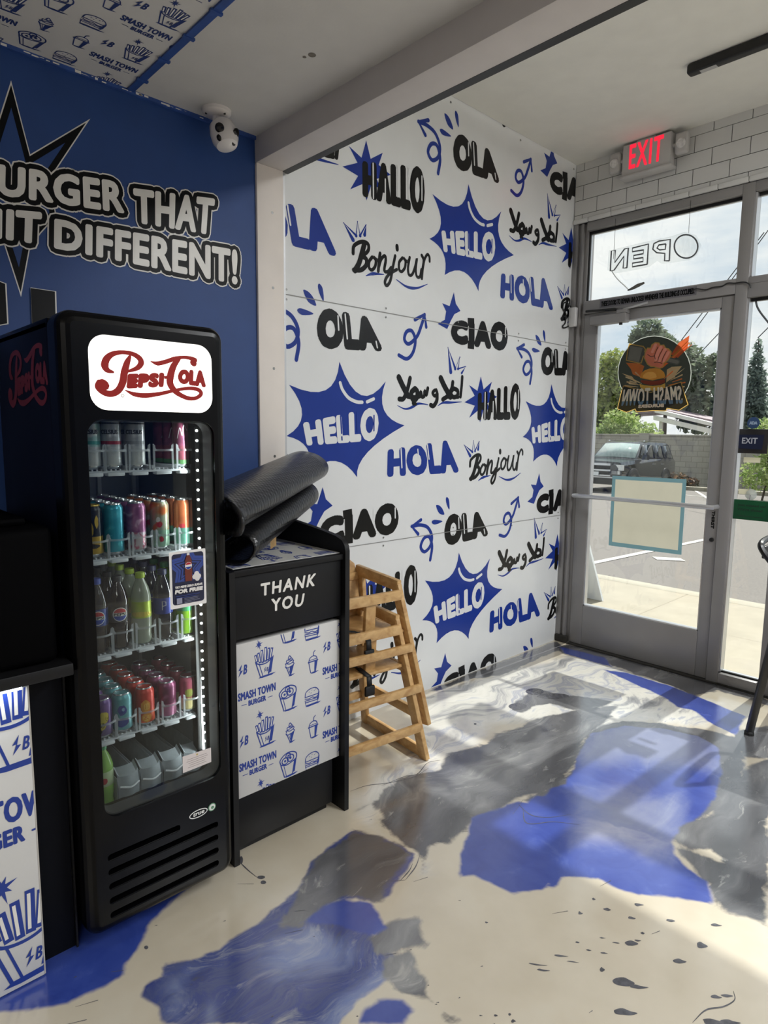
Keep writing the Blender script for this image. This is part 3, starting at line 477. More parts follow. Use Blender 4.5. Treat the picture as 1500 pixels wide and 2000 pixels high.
BLACKM = mat('black_metal', '131313', .4, var=.1)
ALU = mat('grey_anodised_aluminium', '8F8D8C', .42, metal=.35, var=.05, vscale=5)
ALUL = mat('bright_aluminium', 'C9CACC', .3, metal=.7, var=.04)
RUBBER = mat('black_rubber_seal', '121212', .7, var=.1)
GROUT = mat('dark_grout', '4A4A4A', .9, var=.1)
TILE = mat('white_glazed_tile', 'CFCFCC', .25, var=.02, vscale=4)
PANE = glass_mat('window_glass', (.97, .985, .98))
GRIME = mat('dark_grime', '26241F', .9, var=.3, vscale=40)
STEELS = mat('steel_screw', '8A8A88', .35, metal=.8, var=.05)

# ================================================================ FLOOR
def seg_sdf(P, poly):
    A = np.array(poly, float); Bq = np.roll(A, -1, 0)
    d2 = np.full(len(P), 1e9); ins = np.zeros(len(P), bool)
    for a, b in zip(A, Bq):
        e = b - a; l2 = e @ e + 1e-12
        t = np.clip(((P - a) @ e) / l2, 0, 1); q = P - a - t[:, None] * e
        d2 = np.minimum(d2, (q * q).sum(1))
        c = (a[1] > P[:, 1]) != (b[1] > P[:, 1])
        xi = a[0] + (P[:, 1] - a[1]) / (b[1] - a[1] + 1e-12) * (b[0] - a[0])
        ins ^= c & (P[:, 0] < xi)
    return np.where(ins, 1, -1) * np.sqrt(d2)
def field(P, polys): return np.max([seg_sdf(P, p) for p in polys], 0)
def line_field(P, lines):
    d = np.full(len(P), 9.0)
    for l in lines:
        l = [tuple(q) for q in catmull([(a[0], a[1]) for a in l], 5)]
        for a, b in zip(l, l[1:]):
            a = np.array(a); b = np.array(b); e = b - a; t = np.clip(((P - a) @ e) / (e @ e + 1e-12), 0, 1)
            q = P - a - t[:, None] * e; d = np.minimum(d, np.sqrt((q * q).sum(1)))
    return -d
xs = np.concatenate([[-.02], np.linspace(0, 3.0, 221), np.linspace(3.1, 7, 30)])
ys = np.concatenate([np.linspace(-8, -4.2, 30), np.linspace(-4.15, 0.06, 311)])
gx, gy = np.meshgrid(xs, ys); P2 = np.stack([gx.ravel(), gy.ravel()], 1)
nx, ny = len(xs), len(ys)
fm = bpy.data.meshes.new('floor')
idx = np.arange(nx * ny).reshape(ny, nx)
quads = np.stack([idx[:-1, :-1], idx[:-1, 1:], idx[1:, 1:], idx[1:, :-1]], -1).reshape(-1, 4)
dq = MB(); dq.map = lambda u, v, h: (u, v, .0002 + h * .4); DROPM = mat('paint_drop_charcoal', '55555A', .25, var=.3, vscale=60, coat=.6)
for d_ in T_drops_floor: dq.poly([tuple(p) for p in catmull(d_, 3, True)], 1, DROPM)
for l_ in T_fl_lines: dq.stroke(l_, [.001, .0045, .003, .001], 1, DROPM, smooth=6)
rr_ = random.Random(21)
for k in range(90):
    x_, y_ = rr_.uniform(.6, 2.6), rr_.uniform(-3.7, -2.0); a_ = rr_.uniform(.8, 1.4); l_ = rr_.choice((.004, .006, .012, .03, .05))
    dq.stroke([(x_, y_), (x_ + l_ * math.cos(a_), y_ + l_ * math.sin(a_))], [.0008, .002 if l_ > .01 else .003], 1, DROPM, smooth=0)
nb = nx * ny
fm.from_pydata(np.concatenate([P2, np.zeros((len(P2), 1))], 1).tolist() + [list(v) for v in dq.v], [], quads.tolist() + [[nb + i for i in f] for f in dq.f])
fm.polygons.foreach_set('material_index', [0] * len(quads) + [1] * len(dq.f))
PX = np.concatenate([P2, np.array([v[:2] for v in dq.v])]); P2 = PX
far_blue = [[(3.6, -5.2), (4.6, -4.6), (5.6, -5.4), (5.0, -6.6), (4.0, -6.4)], [(4.4, -2.2), (5.4, -1.6), (5.9, -2.6), (4.8, -3.2)], [(1.2, -6.8), (2.0, -6.2), (2.3, -7.3), (1.5, -7.6)]]
far_gray = [[(3.4, -3.4), (4.2, -3.0), (4.6, -4.0), (3.8, -4.4)], [(2.6, -5.6), (3.3, -5.2), (3.5, -6.4), (2.8, -6.6)]]
for nm, val in (('paint_blue', field(P2, T_blue + far_blue)), ('paint_grey', field(P2, T_gray + far_gray)), ('paint_swirl', field(P2, T_swirl)), ('paint_pale', field(P2, T_pale)), ('paint_wisp', field(P2, T_wisp)), ('sheen_lavender', field(P2, T_sheen)),
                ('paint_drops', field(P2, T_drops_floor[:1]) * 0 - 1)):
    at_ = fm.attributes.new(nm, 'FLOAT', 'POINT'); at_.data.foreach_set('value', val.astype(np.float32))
fmat = bpy.data.materials.new('poured_epoxy'); fmat.use_nodes = True; t = fmat.node_tree; b = t.nodes['Principled BSDF']
def N(kind, **kw):
    n = t.nodes.new(kind)
    for k, v in kw.items():
        if k in n.inputs: n.inputs[k].default_value = v
        else: setattr(n, k, v)
    return n
def lk(a, b_): t.links.new(a, b_)
co = N('ShaderNodeTexCoord').outputs['Object']
def noise(scale, detail=5, dist=0.0, vec=None, rough=.55):
    n = N('ShaderNodeTexNoise', Scale=scale, Detail=detail, Distortion=dist, Roughness=rough); lk(vec or co, n.inputs['Vector']); return n
def attr(nm): return N('ShaderNodeAttribute', attribute_name=nm).outputs['Fac']
def math_(op, a, b_=None, c=None):
    n = N('ShaderNodeMath', operation=op)
    for i, x in enumerate((a, b_, c)):
        if x is None: continue
        if isinstance(x, (int, float)): n.inputs[i].default_value = x
        else: lk(x, n.inputs[i])
    return n.outputs[0]
def smooth(x, lo, hi):
    n = N('ShaderNodeMapRange', interpolation_type='SMOOTHSTEP'); lk(x, n.inputs['Value'])
    n.inputs['From Min'].default_value = lo; n.inputs['From Max'].default_value = hi; return n.outputs['Result']
def mixc(f, a, b_):
    n = N('ShaderNodeMix', data_type='RGBA'); lk(f, n.inputs['Factor']) if not isinstance(f, float) else None
    for sck, x in ((n.inputs[6], a), (n.inputs[7], b_)):
        if isinstance(x, tuple): sck.default_value = x + (1,)
        else: lk(x, sck)
    return n.outputs[2]
def ramp(fac, stops):
    n = N('ShaderNodeValToRGB'); lk(fac, n.inputs['Fac']); cr = n.color_ramp
    while len(cr.elements) < len(stops): cr.elements.new(.5)
    for e, (p, c) in zip(cr.elements, stops): e.position = p; e.color = lin(c) + (1,)
    return n.outputs['Color']
wn = noise(1.3, 3, .4); wsub = N('ShaderNodeVectorMath', operation='SUBTRACT'); lk(wn.outputs['Color'], wsub.inputs[0]); wsub.inputs[1].default_value = (.5, .5, .5)
wsc = N('ShaderNodeVectorMath', operation='SCALE'); lk(wsub.outputs[0], wsc.inputs[0]); wsc.inputs['Scale'].default_value = .6
wad = N('ShaderNodeVectorMath', operation='ADD'); lk(co, wad.inputs[0]); lk(wsc.outputs[0], wad.inputs[1])
mpn = N('ShaderNodeMapping'); mpn.inputs['Rotation'].default_value = (0, 0, math.radians(-10)); mpn.inputs['Scale'].default_value = (2.6, .75, 1); lk(wad.outputs[0], mpn.inputs['Vector'])
streak = noise(1.5, 6, .5, mpn.outputs['Vector'], .6).outputs['Fac']
nbig = noise(3.0, 4).outputs['Fac']; nfine = noise(24, 5, .6).outputs['Fac']; nmid = noise(8, 5, 1.0).outputs['Fac']
cream = ramp(nbig, [(.3, 'BFB49F'), (.55, 'CAC0AC'), (.75, 'D0C9B8')])
speck = smooth(noise(160, 2).outputs['Fac'], .70, .78)
cream = mixc(math_('MULTIPLY', speck, .12), cream, lin('8A8270'))
blue = ramp(nmid, [(.3, '2C3F90'), (.6, '384C9C'), (.8, '5263AA')])
grey = ramp(streak, [(.30, '3E3E41'), (.48, '57575A'), (.58, '6C6C6E'), (.68, '8C8C8B'), (.76, 'BDBAB2')])
fibre = noise(3.2, 8, 1.2, mpn.outputs['Vector'], .7).outputs['Fac']; fib2 = noise(5.5, 9, .9, mpn.outputs['Vector'], .68).outputs['Fac']
swirl = ramp(math_('MULTIPLY_ADD', fib2, .55, math_('MULTIPLY', streak, .45)), [(.34, '33333C'), (.41, '474B66'), (.46, '36417E'), (.51, '4C5480'), (.55, '3A4684'), (.59, '70758F'), (.64, '9A9AA0'), (.70, 'CBC6B8')])
swirl = mixc(math_('MULTIPLY', smooth(fibre, .54, .72), .35), swirl, lin('B9B9BE'))
grey = mixc(math_('MULTIPLY', smooth(fibre, .56, .74), .3), grey, lin('B4B3AE')); grey = mixc(math_('MULTIPLY', smooth(fib2, .60, .70), .5), grey, lin('B9B8B2'))
palec = ramp(fibre, [(.35, '7E92C4'), (.55, '9AA6C6'), (.7, 'C0C3C8')])
e1 = math_('MULTIPLY_ADD', noise(11, 3, .3).outputs['Fac'], .034, -.017); e2 = math_('MULTIPLY_ADD', nmid, .06, -.03); e3 = math_('MULTIPLY_ADD', streak, .34, -.17)
m_sw = smooth(math_('ADD', math_('ADD', attr('paint_swirl'), e1), math_('MULTIPLY', e3, .18)), -.006, .008)
m_gr = smooth(math_('ADD', math_('ADD', attr('paint_grey'), e2), math_('MULTIPLY', e3, .36)), -.008, .012)
m_bl = smooth(math_('ADD', attr('paint_blue'), e1), -.006, .010)
m_dr = smooth(math_('ADD', attr('paint_drops'), math_('MULTIPLY', e1, .25)), -.003, .004)
wispc = ramp(noise(1.7, 7, 1.3, mpn.outputs['Vector'], .6).outputs['Fac'], [(.30, '6A6A6E'), (.40, 'A0A0A0'), (.46, 'D0CDC4'), (.54, 'DAD7CE'), (.59, 'B0B2BA'), (.64, 'D4D1C8'), (.76, '8E8E90')])
m_wi = smooth(math_('ADD', math_('ADD', attr('paint_wisp'), e1), math_('MULTIPLY', e3, .6)), -.03, .05)
m_pl = math_('MULTIPLY', smooth(math_('ADD', math_('ADD', attr('paint_pale'), e1), e3), -.05, .05), .55)
c = mixc(m_wi, cream, wispc); c = mixc(m_sw, c, mixc(m_pl, swirl, palec)); c = mixc(m_gr, c, grey); m_sheen = math_('MULTIPLY', smooth(math_('ADD', math_('ADD', attr('sheen_lavender'), e3), e2), -.10, .12), .62)
blue = mixc(m_sheen, blue, lin('A4ABC8')); c = mixc(math_('MULTIPLY', m_bl, math_('MULTIPLY_ADD', m_sheen, -.55, 1.0)), c, blue); c = mixc(m_dr, c, lin('3A3A3D'))  # pale lavender mixed into the blue imitates sky reflected in the floor
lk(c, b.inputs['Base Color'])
b.inputs['Specular IOR Level'].default_value = .6; b.inputs['Coat Weight'].default_value = 1.0; b.inputs['Coat Roughness'].default_value = .16; b.inputs['Coat IOR'].default_value = 1.75
lk(math_('MULTIPLY_ADD', nfine, .12, .15), b.inputs['Roughness'])
bp = N('ShaderNodeBump', Strength=.06, Distance=.01); lk(noise(5, 3).outputs['Fac'], bp.inputs['Height']); lk(bp.outputs['Normal'], b.inputs['Normal'])
fm.materials.append(fmat); fm.materials.append(DROPM)
floor = bpy.data.objects.new('floor', fm); COL.objects.link(floor)
tag(floor, 'glossy poured floor marbled in cream, blue and grey', 'floor', kind='structure')

# ================================================================ SHELL
ZR, ZF, YB0, YB1, ZB = 3.075, 2.536, -2.345, -2.221, 2.441
def struct(mb, name, label, cat, **k):
    o = mb.build(name, **k); return tag(o, label, cat, kind='structure')
# blue lettered wall -------------------------------------------------
q = MB(); q.box((-.15, -8, 0), (0, YB0, ZF + .1), BLUEW)
q.map = onX(0.0); q.lay = .0008
q.clip = (-4.6, 0.0, YB0 - .004, ZF)
GOLD = VINW
def grow(lp, d):
    n = len(lp); out = []
    ar = sum(lp[i][0] * lp[(i + 1) % n][1] - lp[(i + 1) % n][0] * lp[i][1] for i in range(n)); sg = 1 if ar > 0 else -1
    for i in range(n):
        a, b_, c_ = Vector(lp[i - 1]), Vector(lp[i]), Vector(lp[(i + 1) % n]); e1 = (b_ - a).normalized(); e2 = (c_ - b_).normalized()
        n1_ = Vector((e1.y, -e1.x)) * sg; n2_ = Vector((e2.y, -e2.x)) * sg; nn = (n1_ + n2_).normalized(); out.append(tuple(b_ + nn * d / max(.16, nn.dot(n2_))))
    return out
star_ = T_wstar[0] + T_wstar[1][1:2] + T_wstar[2][:1] + T_wstar[3][::-1] + [(-3.40, 2.0)]
q.poly(grow(star_, .0035), 0, VINW); q.poly(star_, 1, VINK); q.poly(grow(star_, -.017), 2, BLUEW)
for txt, qd in (('BURGER', T_w1), ('THAT', T_w1b), ('HIT', T_w2a), ('DIFFERENT!', T_w2)):
    q.textq(txt, qd, 5, VINW, bold=.011, sp=1.08, outl=((.050, 3, VINW), (.041, 4, VINK)))
for r in T_wblk:
    c_ = (sum(p[0] for p in r) / 4, sum(p[1] for p in r) / 4)
    q.poly([(c_[0] + (p[0] - c_[0]) * 1.07 + .002, c_[1] + (p[1] - c_[1]) * 1.03) for p in r], 6, VINW); q.poly(r, 7, VINK)
struct(q, 'wall_left', 'royal blue wall with white and black cut-out slogan lettering', 'wall')
# mural wall ---------------------------------------------------------
q = MB(); q.box((-.15, YB0, 0), (-.004, .15, ZR + .1), MURW)
q.map = onX(-.004); q.lay = .0006
CL = (YB0 + .06, .004, .001, ZR); q.clip = CL
SEAM = mat('seam_shadow', '8E8E8C', .7, var=.1)
DX, DZ = .869, .980
def lattice(r0=-3, r1=4):
    for m_ in range(r0, r1):
        for n_ in range(r0, r1): yield ((m_ + n_) * DX, (m_ - n_) * DZ)
def motif(fn):
    for dx, dz in lattice():
        if not (-2.6 < dx < 2.7 and -3.2 < dz < 3.2): continue
        q.xf = (lambda u, v, a=dx, b_=dz: (u + a, v + b_)); fn()
    q.xf = None
def bezburst(P):   # spike, hollow, spike, hollow ... -> curved star
    o = []
    for i in range(0, len(P), 2):
        a = Vector(P[i]); c_ = Vector(P[i + 1]); b_ = Vector(P[(i + 2) % len(P)])
        c_ = c_ * 1.55 - (a + b_) * .275
        for k in range(8):
            t_ = k / 8; o.append(tuple(a * (1 - t_) ** 2 + c_ * 2 * t_ * (1 - t_) + b_ * t_ * t_))
    return o
def letter_shine(quad, fr, lay):
    bl, br, tr, tl = [Vector(p) for p in quad]
    g_ = lambda a, b_: tuple((bl * (1 - a) + br * a) * (1 - b_) + (tl * (1 - a) + tr * a) * b_)
    for a, b0, b1 in fr:
        q.stroke([g_(a, b0), g_(a, b1)], .008, lay, MURW, smooth=0)
def m_hello():
    q.poly(bezburst(T_hello_burst), 1, MURB)
    q.textq('HELLO', T_hello_txt, 2, MURW, bold=.020, sp=1.12)
    for h in T_hello_hl: q.stroke(h, .016, 2, MURW)
    bl, br, tr, tl = [Vector(p) for p in T_hello_txt]
    for a, b0, b1 in ((.47, .35, .95), (.69, .35, .95), (.93, .3, .75), (.47, .12, .22)):
        q.stroke([tuple((bl + (br - bl) * a) * (1 - b_) + (tl + (tr - tl) * a) * b_) for b_ in (b0, b1)], .008, 3, MURB, smooth=0)
def m_words():
    q.textq('HOLA', T_hola_txt, 1, MURB, bold=.026, sp=1.12); letter_shine(T_hola_txt, ((.19, .30, .95), (.43, .55, .85), (.58, .5, .95)), 2)
    q.textq('OLA', T_ola_txt, 1, MURK, bold=.032, sp=1.12); letter_shine(T_ola_txt, ((.335, .5, .85), (.46, .3, .93), (.93, .12, .3)), 2)
    q.textq('CIAO', T_ciao_txt, 1, MURK, bold=.032, sp=1.16); letter_shine(T_ciao_txt, ((.66, .55, .9), (.95, .5, .8)), 2)
    sl = [Vector(p) for p in T_ciao_txt]
    for b0 in (.06, .94):
        q.stroke([tuple((sl[0] + (sl[1] - sl[0]) * a) * (1 - b0) + (sl[3] + (sl[2] - sl[3]) * a) * b0) for a in (.278, .388)], .042, 1, MURK, smooth=0, caps=False)
    q.poly(T_ciao_burst, 1, MURB)
    q.poly(T_hallo_star, 1, MURB); q.textq('HALLO', T_hallo_txt, 2, MURK, bold=.024, sp=1.22); letter_shine(T_hallo_txt, ((.16, .05, .95), (.345, .1, .6), (.545, .25, .95), (.725, .25, .95), (.95, .3, .8)), 3)
    for d_ in T_drops: q.poly([tuple(p) for p in catmull(d_, 4, True)], 1, MURB)
    for ar in (T_arrow_a, T_arrow_b):
        q.stroke(ar[0], .019, 1, MURB); q.stroke(ar[1], .019, 1, MURB, smooth=0)
    for P_, w_ in T_bonj: q.stroke(P_, w_ * .9, 1, MURK)
    for P_, w_ in T_bonj_line: q.stroke(P_, [.004, w_ * 1.3, .003], 1, MURB)
    for P_ in T_bonj_crown: q.stroke(P_, [.020, .006, .016, .006, .016, .006, .018], 1, MURB, smooth=0)
    for P_, w_ in T_arab: q.stroke(P_, w_ * .95, 1, MURK)
    for P_, w_ in T_arab_line: q.stroke(P_, [.003, w_ * 1.3, .003], 1, MURB)
    for P_ in T_arab_crown: q.stroke(P_, [.024, .006, .020, .008, .016, .006, .014], 1, MURB, smooth=0)
motif(m_hello); motif(m_words)
q.clip = CL
for s_ in T_seams:
    z_ = (s_[0][1] + s_[1][1]) / 2; q.stroke([(-2.3, z_), (0, z_)], .0035, 4, SEAM, smooth=0, caps=False)
    for y_ in (-2.2, -1.63, -1.1, -.55, -.03):
        for dz in (-.02, .02): q.disc((y_, z_ + dz), .005, 4, STEELS, 8)
for y_ in (-.03, -.6, -1.2): q.disc((y_, ZR - .03), .006, 4, STEELS, 8)
struct(q, 'wall_left_far', 'white glossy wall panels printed with greetings in blue and black lettering', 'wall')
# corner batten, post, beam ------------------------------------------
q = MB(); q.box((-.01, YB0, 0), (.012, YB1, ZB), PALE, .002)
q.box((-.008, YB1, 0), (.006, YB1 + .012, ZB), ALUL)
q.map = onX(.012); 
for z_ in (2.27, 1.98, 1.66, 1.3): q.disc((-2.275, z_), .006, 1, STEELS, 8)
struct(q, 'trim_1', 'pale painted post between the blue wall and the greeting mural', 'post')
q = MB(); q.box((0, YB0, ZB), (7, YB1, ZR), BEAMM, .002)
struct(q, 'trim_2', 'pale boxed beam crossing the ceiling', 'beam')
q = MB(); q.box((0.001, YB1 - .002, ZB - .001), (7, YB1 + .03, ZB + .03), BLACKM)
struct(q, 'trim_3', 'thin black channel along the far lower edge of the beam', 'trim')
# ceilings -------------------------------------------------------------
q = MB(); q.box((0, YB1, ZR), (7, .15, ZR + .1), CEIL); struct(q, 'ceiling', 'flat off-white ceiling over the entrance', 'ceiling')
# other walls
q = MB(); q.box((7, -8, 0), (7.12, .15, ZR + .1), BLUEW); struct(q, 'wall_right', 'plain royal blue wall on the right', 'wall')
q = MB(); q.box((0, -8.12, 0), (7, -8, ZF + .1), WHITE); struct(q, 'wall_back', 'plain off-white wall at the back', 'wall')

# ================================================================ PRINTED FOOD PATTERN
def icon_set(q, m):
    W = .05
    def fries():
        q.poly([(.16, -.44), (.33, -.40), (.46, .30), (.30, .16)], 1, m)
        q.stroke([(-.42, .18), (-.20, -.5), (.20, -.48), (.34, .16)], W, 1, m, smooth=0)
        q.stroke([(-.42, .18), (-.28, .06), (-.05, .02), (.16, .06), (.34, .18)], W, 1, m)
        q.stroke([(-.24, .04), (-.08, -.48)], W * .7, 1, m, smooth=0)
        for x, y, a, l in ((-.34, .16, .25, .34), (-.20, .10, .18, .46), (-.07, .08, .08, .56), (.06, .10, -.02, .62), (.17, .12, -.10, .54), (.28, .16, -.22, .48)):
            d_ = Vector((-math.sin(a), math.cos(a))); p = Vector((x, y)); e = p + d_ * l; n_ = Vector((d_.y, -d_.x)) * .06
            q.poly([p + n_, e + n_, e - n_, p - n_], 1, m); q.poly([p + d_ * .06 + n_ * .1, e - d_ * .05 + n_ * .1, e - d_ * .05 - n_ * .6, p + d_ * .06 - n_ * .6], 2, VINW)
        bolt(.03, -.24, .13); q.textq('B', [(.09, -.33), (.17, -.33), (.20, -.15), (.12, -.15)], 2, m, bold=.01)
        ground(-.3, .55, -.52)
    def bolt(x, y, s_):
        q.poly([(x + .25 * s_, y + s_), (x - .42 * s_, y + .02 * s_), (x - .02 * s_, y + .08 * s_), (x - .40 * s_, y - s_), (x + .40 * s_, y - .02 * s_), (x + .02 * s_, y - .02 * s_)], 2, m)
    def ground(x0, x1, y): q.poly([(x0, y - .02), (x0 + .1, y + .03), (x1 - .15, y + .06), (x1, y + .05), (x1 - .12, y + .01), (x1 - .2, y - .02), (x0 + .2, y - .04)], 1, m)
    def star():
        o = []
        for k in range(16):
            a = PI * k / 8 + .3; r = (.5, .15, .34, .16)[k % 4]; o.append((r * math.cos(a) * .8, r * math.sin(a)))
        q.poly(o, 1, m)
    def sb(): bolt(-.2, .0, .5); q.textq('B', [(.02, -.36), (.34, -.36), (.44, .4), (.12, .4)], 1, m, bold=.06)
    def cone():
        q.poly([(.0, -.06), (.24, .02), (.06, -.5), (.0, -.5)], 1, m)
        q.stroke([(-.24, .02), (-.02, -.5), (.06, -.5), (.24, .02)], W, 1, m, smooth=0)
        q.stroke([(-.28, .04), (-.2, -.06), (.1, -.02), (.28, .08), (.2, .16)], W, 1, m)
        q.stroke([(-.24, .1), (-.26, .2), (.0, .12), (.24, .22), (.18, .30), (-.18, .2)], W, 1, m); q.stroke([(-.2, .24), (-.18, .36), (.16, .32), (.12, .42), (-.08, .40), (-.02, .58), (.1, .46)], W, 1, m)
        q.stroke([(-.1, -.1), (.02, -.42)], W * .6, 1, m, smooth=0); ground(-.1, .34, -.53)
    def cup():
        q.poly([(.08, -.48), (.18, -.46), (.30, .12), (.10, .10)], 1, m)
        q.stroke([(-.28, .10), (-.16, -.5), (.16, -.48), (.28, .12)], W, 1, m, smooth=0)
        q.stroke([(-.32, .10), (.32, .12)], W * 1.3, 1, m, smooth=0); q.stroke([(-.28, .2), (.28, .22)], W * .7, 1, m, smooth=0)
        q.stroke([(-.28, .14), (-.2, .32), (.0, .40), (.2, .34), (.28, .16)], W, 1, m); q.stroke([(.02, .4), (.04, .6), (.14, .68)], W, 1, m, smooth=0); ground(-.16, .38, -.53)
    def burger():
        q.stroke([(-.46, .06), (-.40, .32), (-.1, .46), (.25, .44), (.44, .24), (.42, .06)], W, 1, m)
        q.poly([(.30, -.30), (.46, -.22), (.50, .18), (.40, .08)], 1, m)
        q.stroke([(-.46, .06), (.44, .06)], W, 1, m, smooth=0)
        q.stroke([(-.46, -.02), (-.2, -.08), (.0, -.03), (.2, -.10), (.42, -.04)], W, 1, m); q.stroke([(-.46, -.14), (.42, -.16)], W, 1, m, smooth=0)
        q.stroke([(-.44, -.2), (-.40, -.42), (.36, -.40), (.42, -.22)], W, 1, m, smooth=0); q.stroke([(-.44, -.24), (.4, -.26)], W, 1, m, smooth=0)
        for x, y in ((-.2, .28), (-.02, .34), (.14, .28), (-.08, .2), (.24, .34)): q.stroke([(x, y), (x + .03, y + .03)], W * .6, 1, m, smooth=0)
        ground(-.44, .62, -.46)
    def rings():
        q.poly([(.18, -.44), (.32, -.40), (.44, .26), (.30, .12)], 1, m)
        q.stroke([(-.40, .10), (-.22, -.5), (.20, -.48), (.32, .14)], W, 1, m, smooth=0)
        q.stroke([(-.40, .12), (-.44, .32), (-.2, .52), (.1, .56), (.38, .44), (.42, .22), (.32, .12)], W, 1, m)
        for x, y, r in ((-.18, .22, .16), (.10, .28, .17), (-.02, .42, .12)): q.stroke([(x + r * math.cos(k * PI / 4), y + r * .9 * math.sin(k * PI / 4)) for k in range(8)], W, 1, m, closed=True); q.disc((x, y), r * .35, 1, m, 8)
        q.stroke([(-.40, .10), (-.1, .02), (.32, .12)], W, 1, m); q.stroke([(-.24, .0), (-.12, -.48)], W * .6, 1, m, smooth=0); ground(-.2, .5, -.52)
    def name():
        q.textq('SMASH TOWN', [(-.98, -.02), (.98, -.02), (.98, .36), (-.98, .36)], 1, m, bold=.034, sp=1.08); q.textq('BURGER', [(-.46, -.36), (.46, -.36), (.46, -.10), (-.46, -.10)], 1, m, bold=.03, sp=1.08)
        q.stroke([(-.80, -.24), (-.56, -.24)], .03, 1, m, smooth=0); q.stroke([(.56, -.24), (.80, -.24)], .03, 1, m, smooth=0)
    return (('fries', fries, 0, 0, .080), ('star', star, -.020, .071, .040), ('sb', sb, -.081, 0, .042), ('cone', cone, .101, -.032, .064), ('rings', rings, .093, -.145, .080),
            ('cup', cup, .200, -.046, .066), ('burger', burger, .195, -.167, .066), ('name', name, -.029, -.100, .0735))
def pattern(q, anchor, scale, region, m):
    """tile the food print over region (u0,v0,u1,v1); anchor = centre of one fries carton"""
    u0, v0, u1, v1 = region; q.clip = region
    TX, TY = .343 * scale, .2405 * scale
    for nm, fn, ox, oy, s_ in icon_set(q, m):
        for i in range(-12, 13):
            for j in range(-14, 15):
                cx = anchor[0] + ox * scale + i * TX; cy = anchor[1] + oy * scale + j * TY; k = s_ * scale
                if cx < u0 - k or cx > u1 + k or cy < v0 - k or cy > v1 + k: continue
                q.xf = (lambda u, v, cx=cx, cy=cy, k=k: (cx + u * k, cy + v * k)); fn()
    q.xf = None; q.clip = None
PRINTW = mat('printed_white_panel', 'CFCECB', .45, var=.02)
TRIMB = mat('blue_ceiling_trim', '2C4C8E', .5, var=.2, vscale=25)
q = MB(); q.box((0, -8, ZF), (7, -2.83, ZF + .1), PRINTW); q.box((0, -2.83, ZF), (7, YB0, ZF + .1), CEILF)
q.map = lambda u, v, h: (v, u, ZF - h)
pattern(q, (-2.905, .223), 1.0, (-4.3, .012, -2.84, 1.5), mat('ceiling_print_navy', '23366F', .5, var=.05))
q.box((0, -2.845, ZF - .006), (7, -2.822, ZF), TRIMB)
for k in range(12): q.box((.1 + k * .16, -2.850, ZF - .009), (.112 + k * .16, -2.815, ZF - .003), TRIMB)
q.box((0, -8, ZF - .012), (.012, YB0, ZF), TRIMB)
random.seed(3)
for k in range(46):
    y_ = -3.3 + k * .016 + random.uniform(-.006, .006)
    if k % 9 < 6: q.box((.0115, y_, ZF - .011 + random.uniform(0, .006)), (.0135, y_ + random.uniform(.004, .02), ZF - .009 + random.uniform(.001, .007)), VINW)
q.map = lambda u, v, h: (u, v, ZF - h); q.disc((.60, -2.52), .012, 1, mat('ceiling_stain', '6B665E', .8, var=.3)); q.disc((.575, -2.53), .006, 1, MATS['ceiling_stain'])
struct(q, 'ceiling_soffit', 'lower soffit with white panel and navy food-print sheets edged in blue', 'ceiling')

# ================================================================ STOREFRONT (door wall, y = 0)
# tiled wall above the glass
q = MB(); HT = 2.725
q.box((0, 0.004, HT), (7, .15, ZR + .1), GROUT)
q.map = onY(0.004)
row = .0868; th = .0835; tw = .190
z0 = ZR
k = 0; ztop = ZR - .022
while ztop + th > HT:
    off = (.066 if k % 2 == 0 else .161) - .2
    zz0 = max(ztop - row + .002, HT + .022) if k else ztop
    lo, hi = (ztop - th, ztop)
    if k == 0: lo, hi = ZR - .045, ZR
    x = off
    for i in range(38):
        a, b_ = max(x + .002, .001), min(x + tw - .002, 6.99)
        lo2 = max(lo, HT + .018)
        if b_ > a and hi > lo2 + .004: q.box((a, -.001, lo2), (b_, .006, hi - .0005), TILE)
        x += tw
    ztop = (ZR - .0475) if k == 0 else ztop - row
    k += 1
for i in range(40): q.box((-.05 + i * .152 + .001 if i else .001, -.016, HT - .010), (-.05 + (i + 1) * .152 - .001, .006, HT + .017), TILE, .006, 3)
struct(q, 'wall_front', 'white brick-laid glazed tile wall with dark grout above the entrance glass', 'wall')
YI, YO, YG = 0.0, .10, .055       # frame inner face, outer face, glass plane
def frame_box(q, x0, z0, x1, z1, y0=YI, y1=YO, m=None): q.box((x0, y0, z0), (x1, y1, z1), m or ALU, .003)
def pane(parent, x0, z0, x1, z1, y=YG):
    g_ = MB(); g_.box((x0, y - .003, z0), (x1, y + .003, z1), PANE); return g_.build('glass_pane', parent)
# left jamb with its grooves
q = MB(); frame_box(q, -.0, 0, .03, HT - .012, .0, .1); frame_box(q, .03, 0, .05, HT - .012, .018, .1); frame_box(q, .05, 0, .068, HT - .012, .004, .1); frame_box(q, .068, 0, .092, HT - .012, .024, .1)
q.box((.0, -.012, .0), (.088, .02, .05), GRIME, .008)
struct(q, 'trim_4', 'grooved grey aluminium jamb between the mural and the glass door', 'door frame')
q = MB(); frame_box(q, .985, 0, 1.047, HT - .012); q.box((1.047, .012, .075), (1.056, .05, 2.14), ALUL); q.box((1.047, .012, 2.24), (1.056, .05, 2.66), ALUL)
struct(q, 'trim_5', 'grey aluminium mullion between the door and the side glass', 'mullion')
xm = [1.255, 2.75, 4.25]
for i, x in enumerate(xm):
    q = MB(); frame_box(q, x, 0, x + .065, HT - .012); struct(q, 'trim_%d' % (6 + i), 'grey aluminium mullion, %s along the glass front right of the door' % ('first second third fourth'.split()[i]), 'mullion')
q = MB(); q.box((4.315, 0, 0), (7, .15, HT), WHITE); struct(q, 'wall_front_right', 'plain wall beyond the glass front on the right', 'wall')
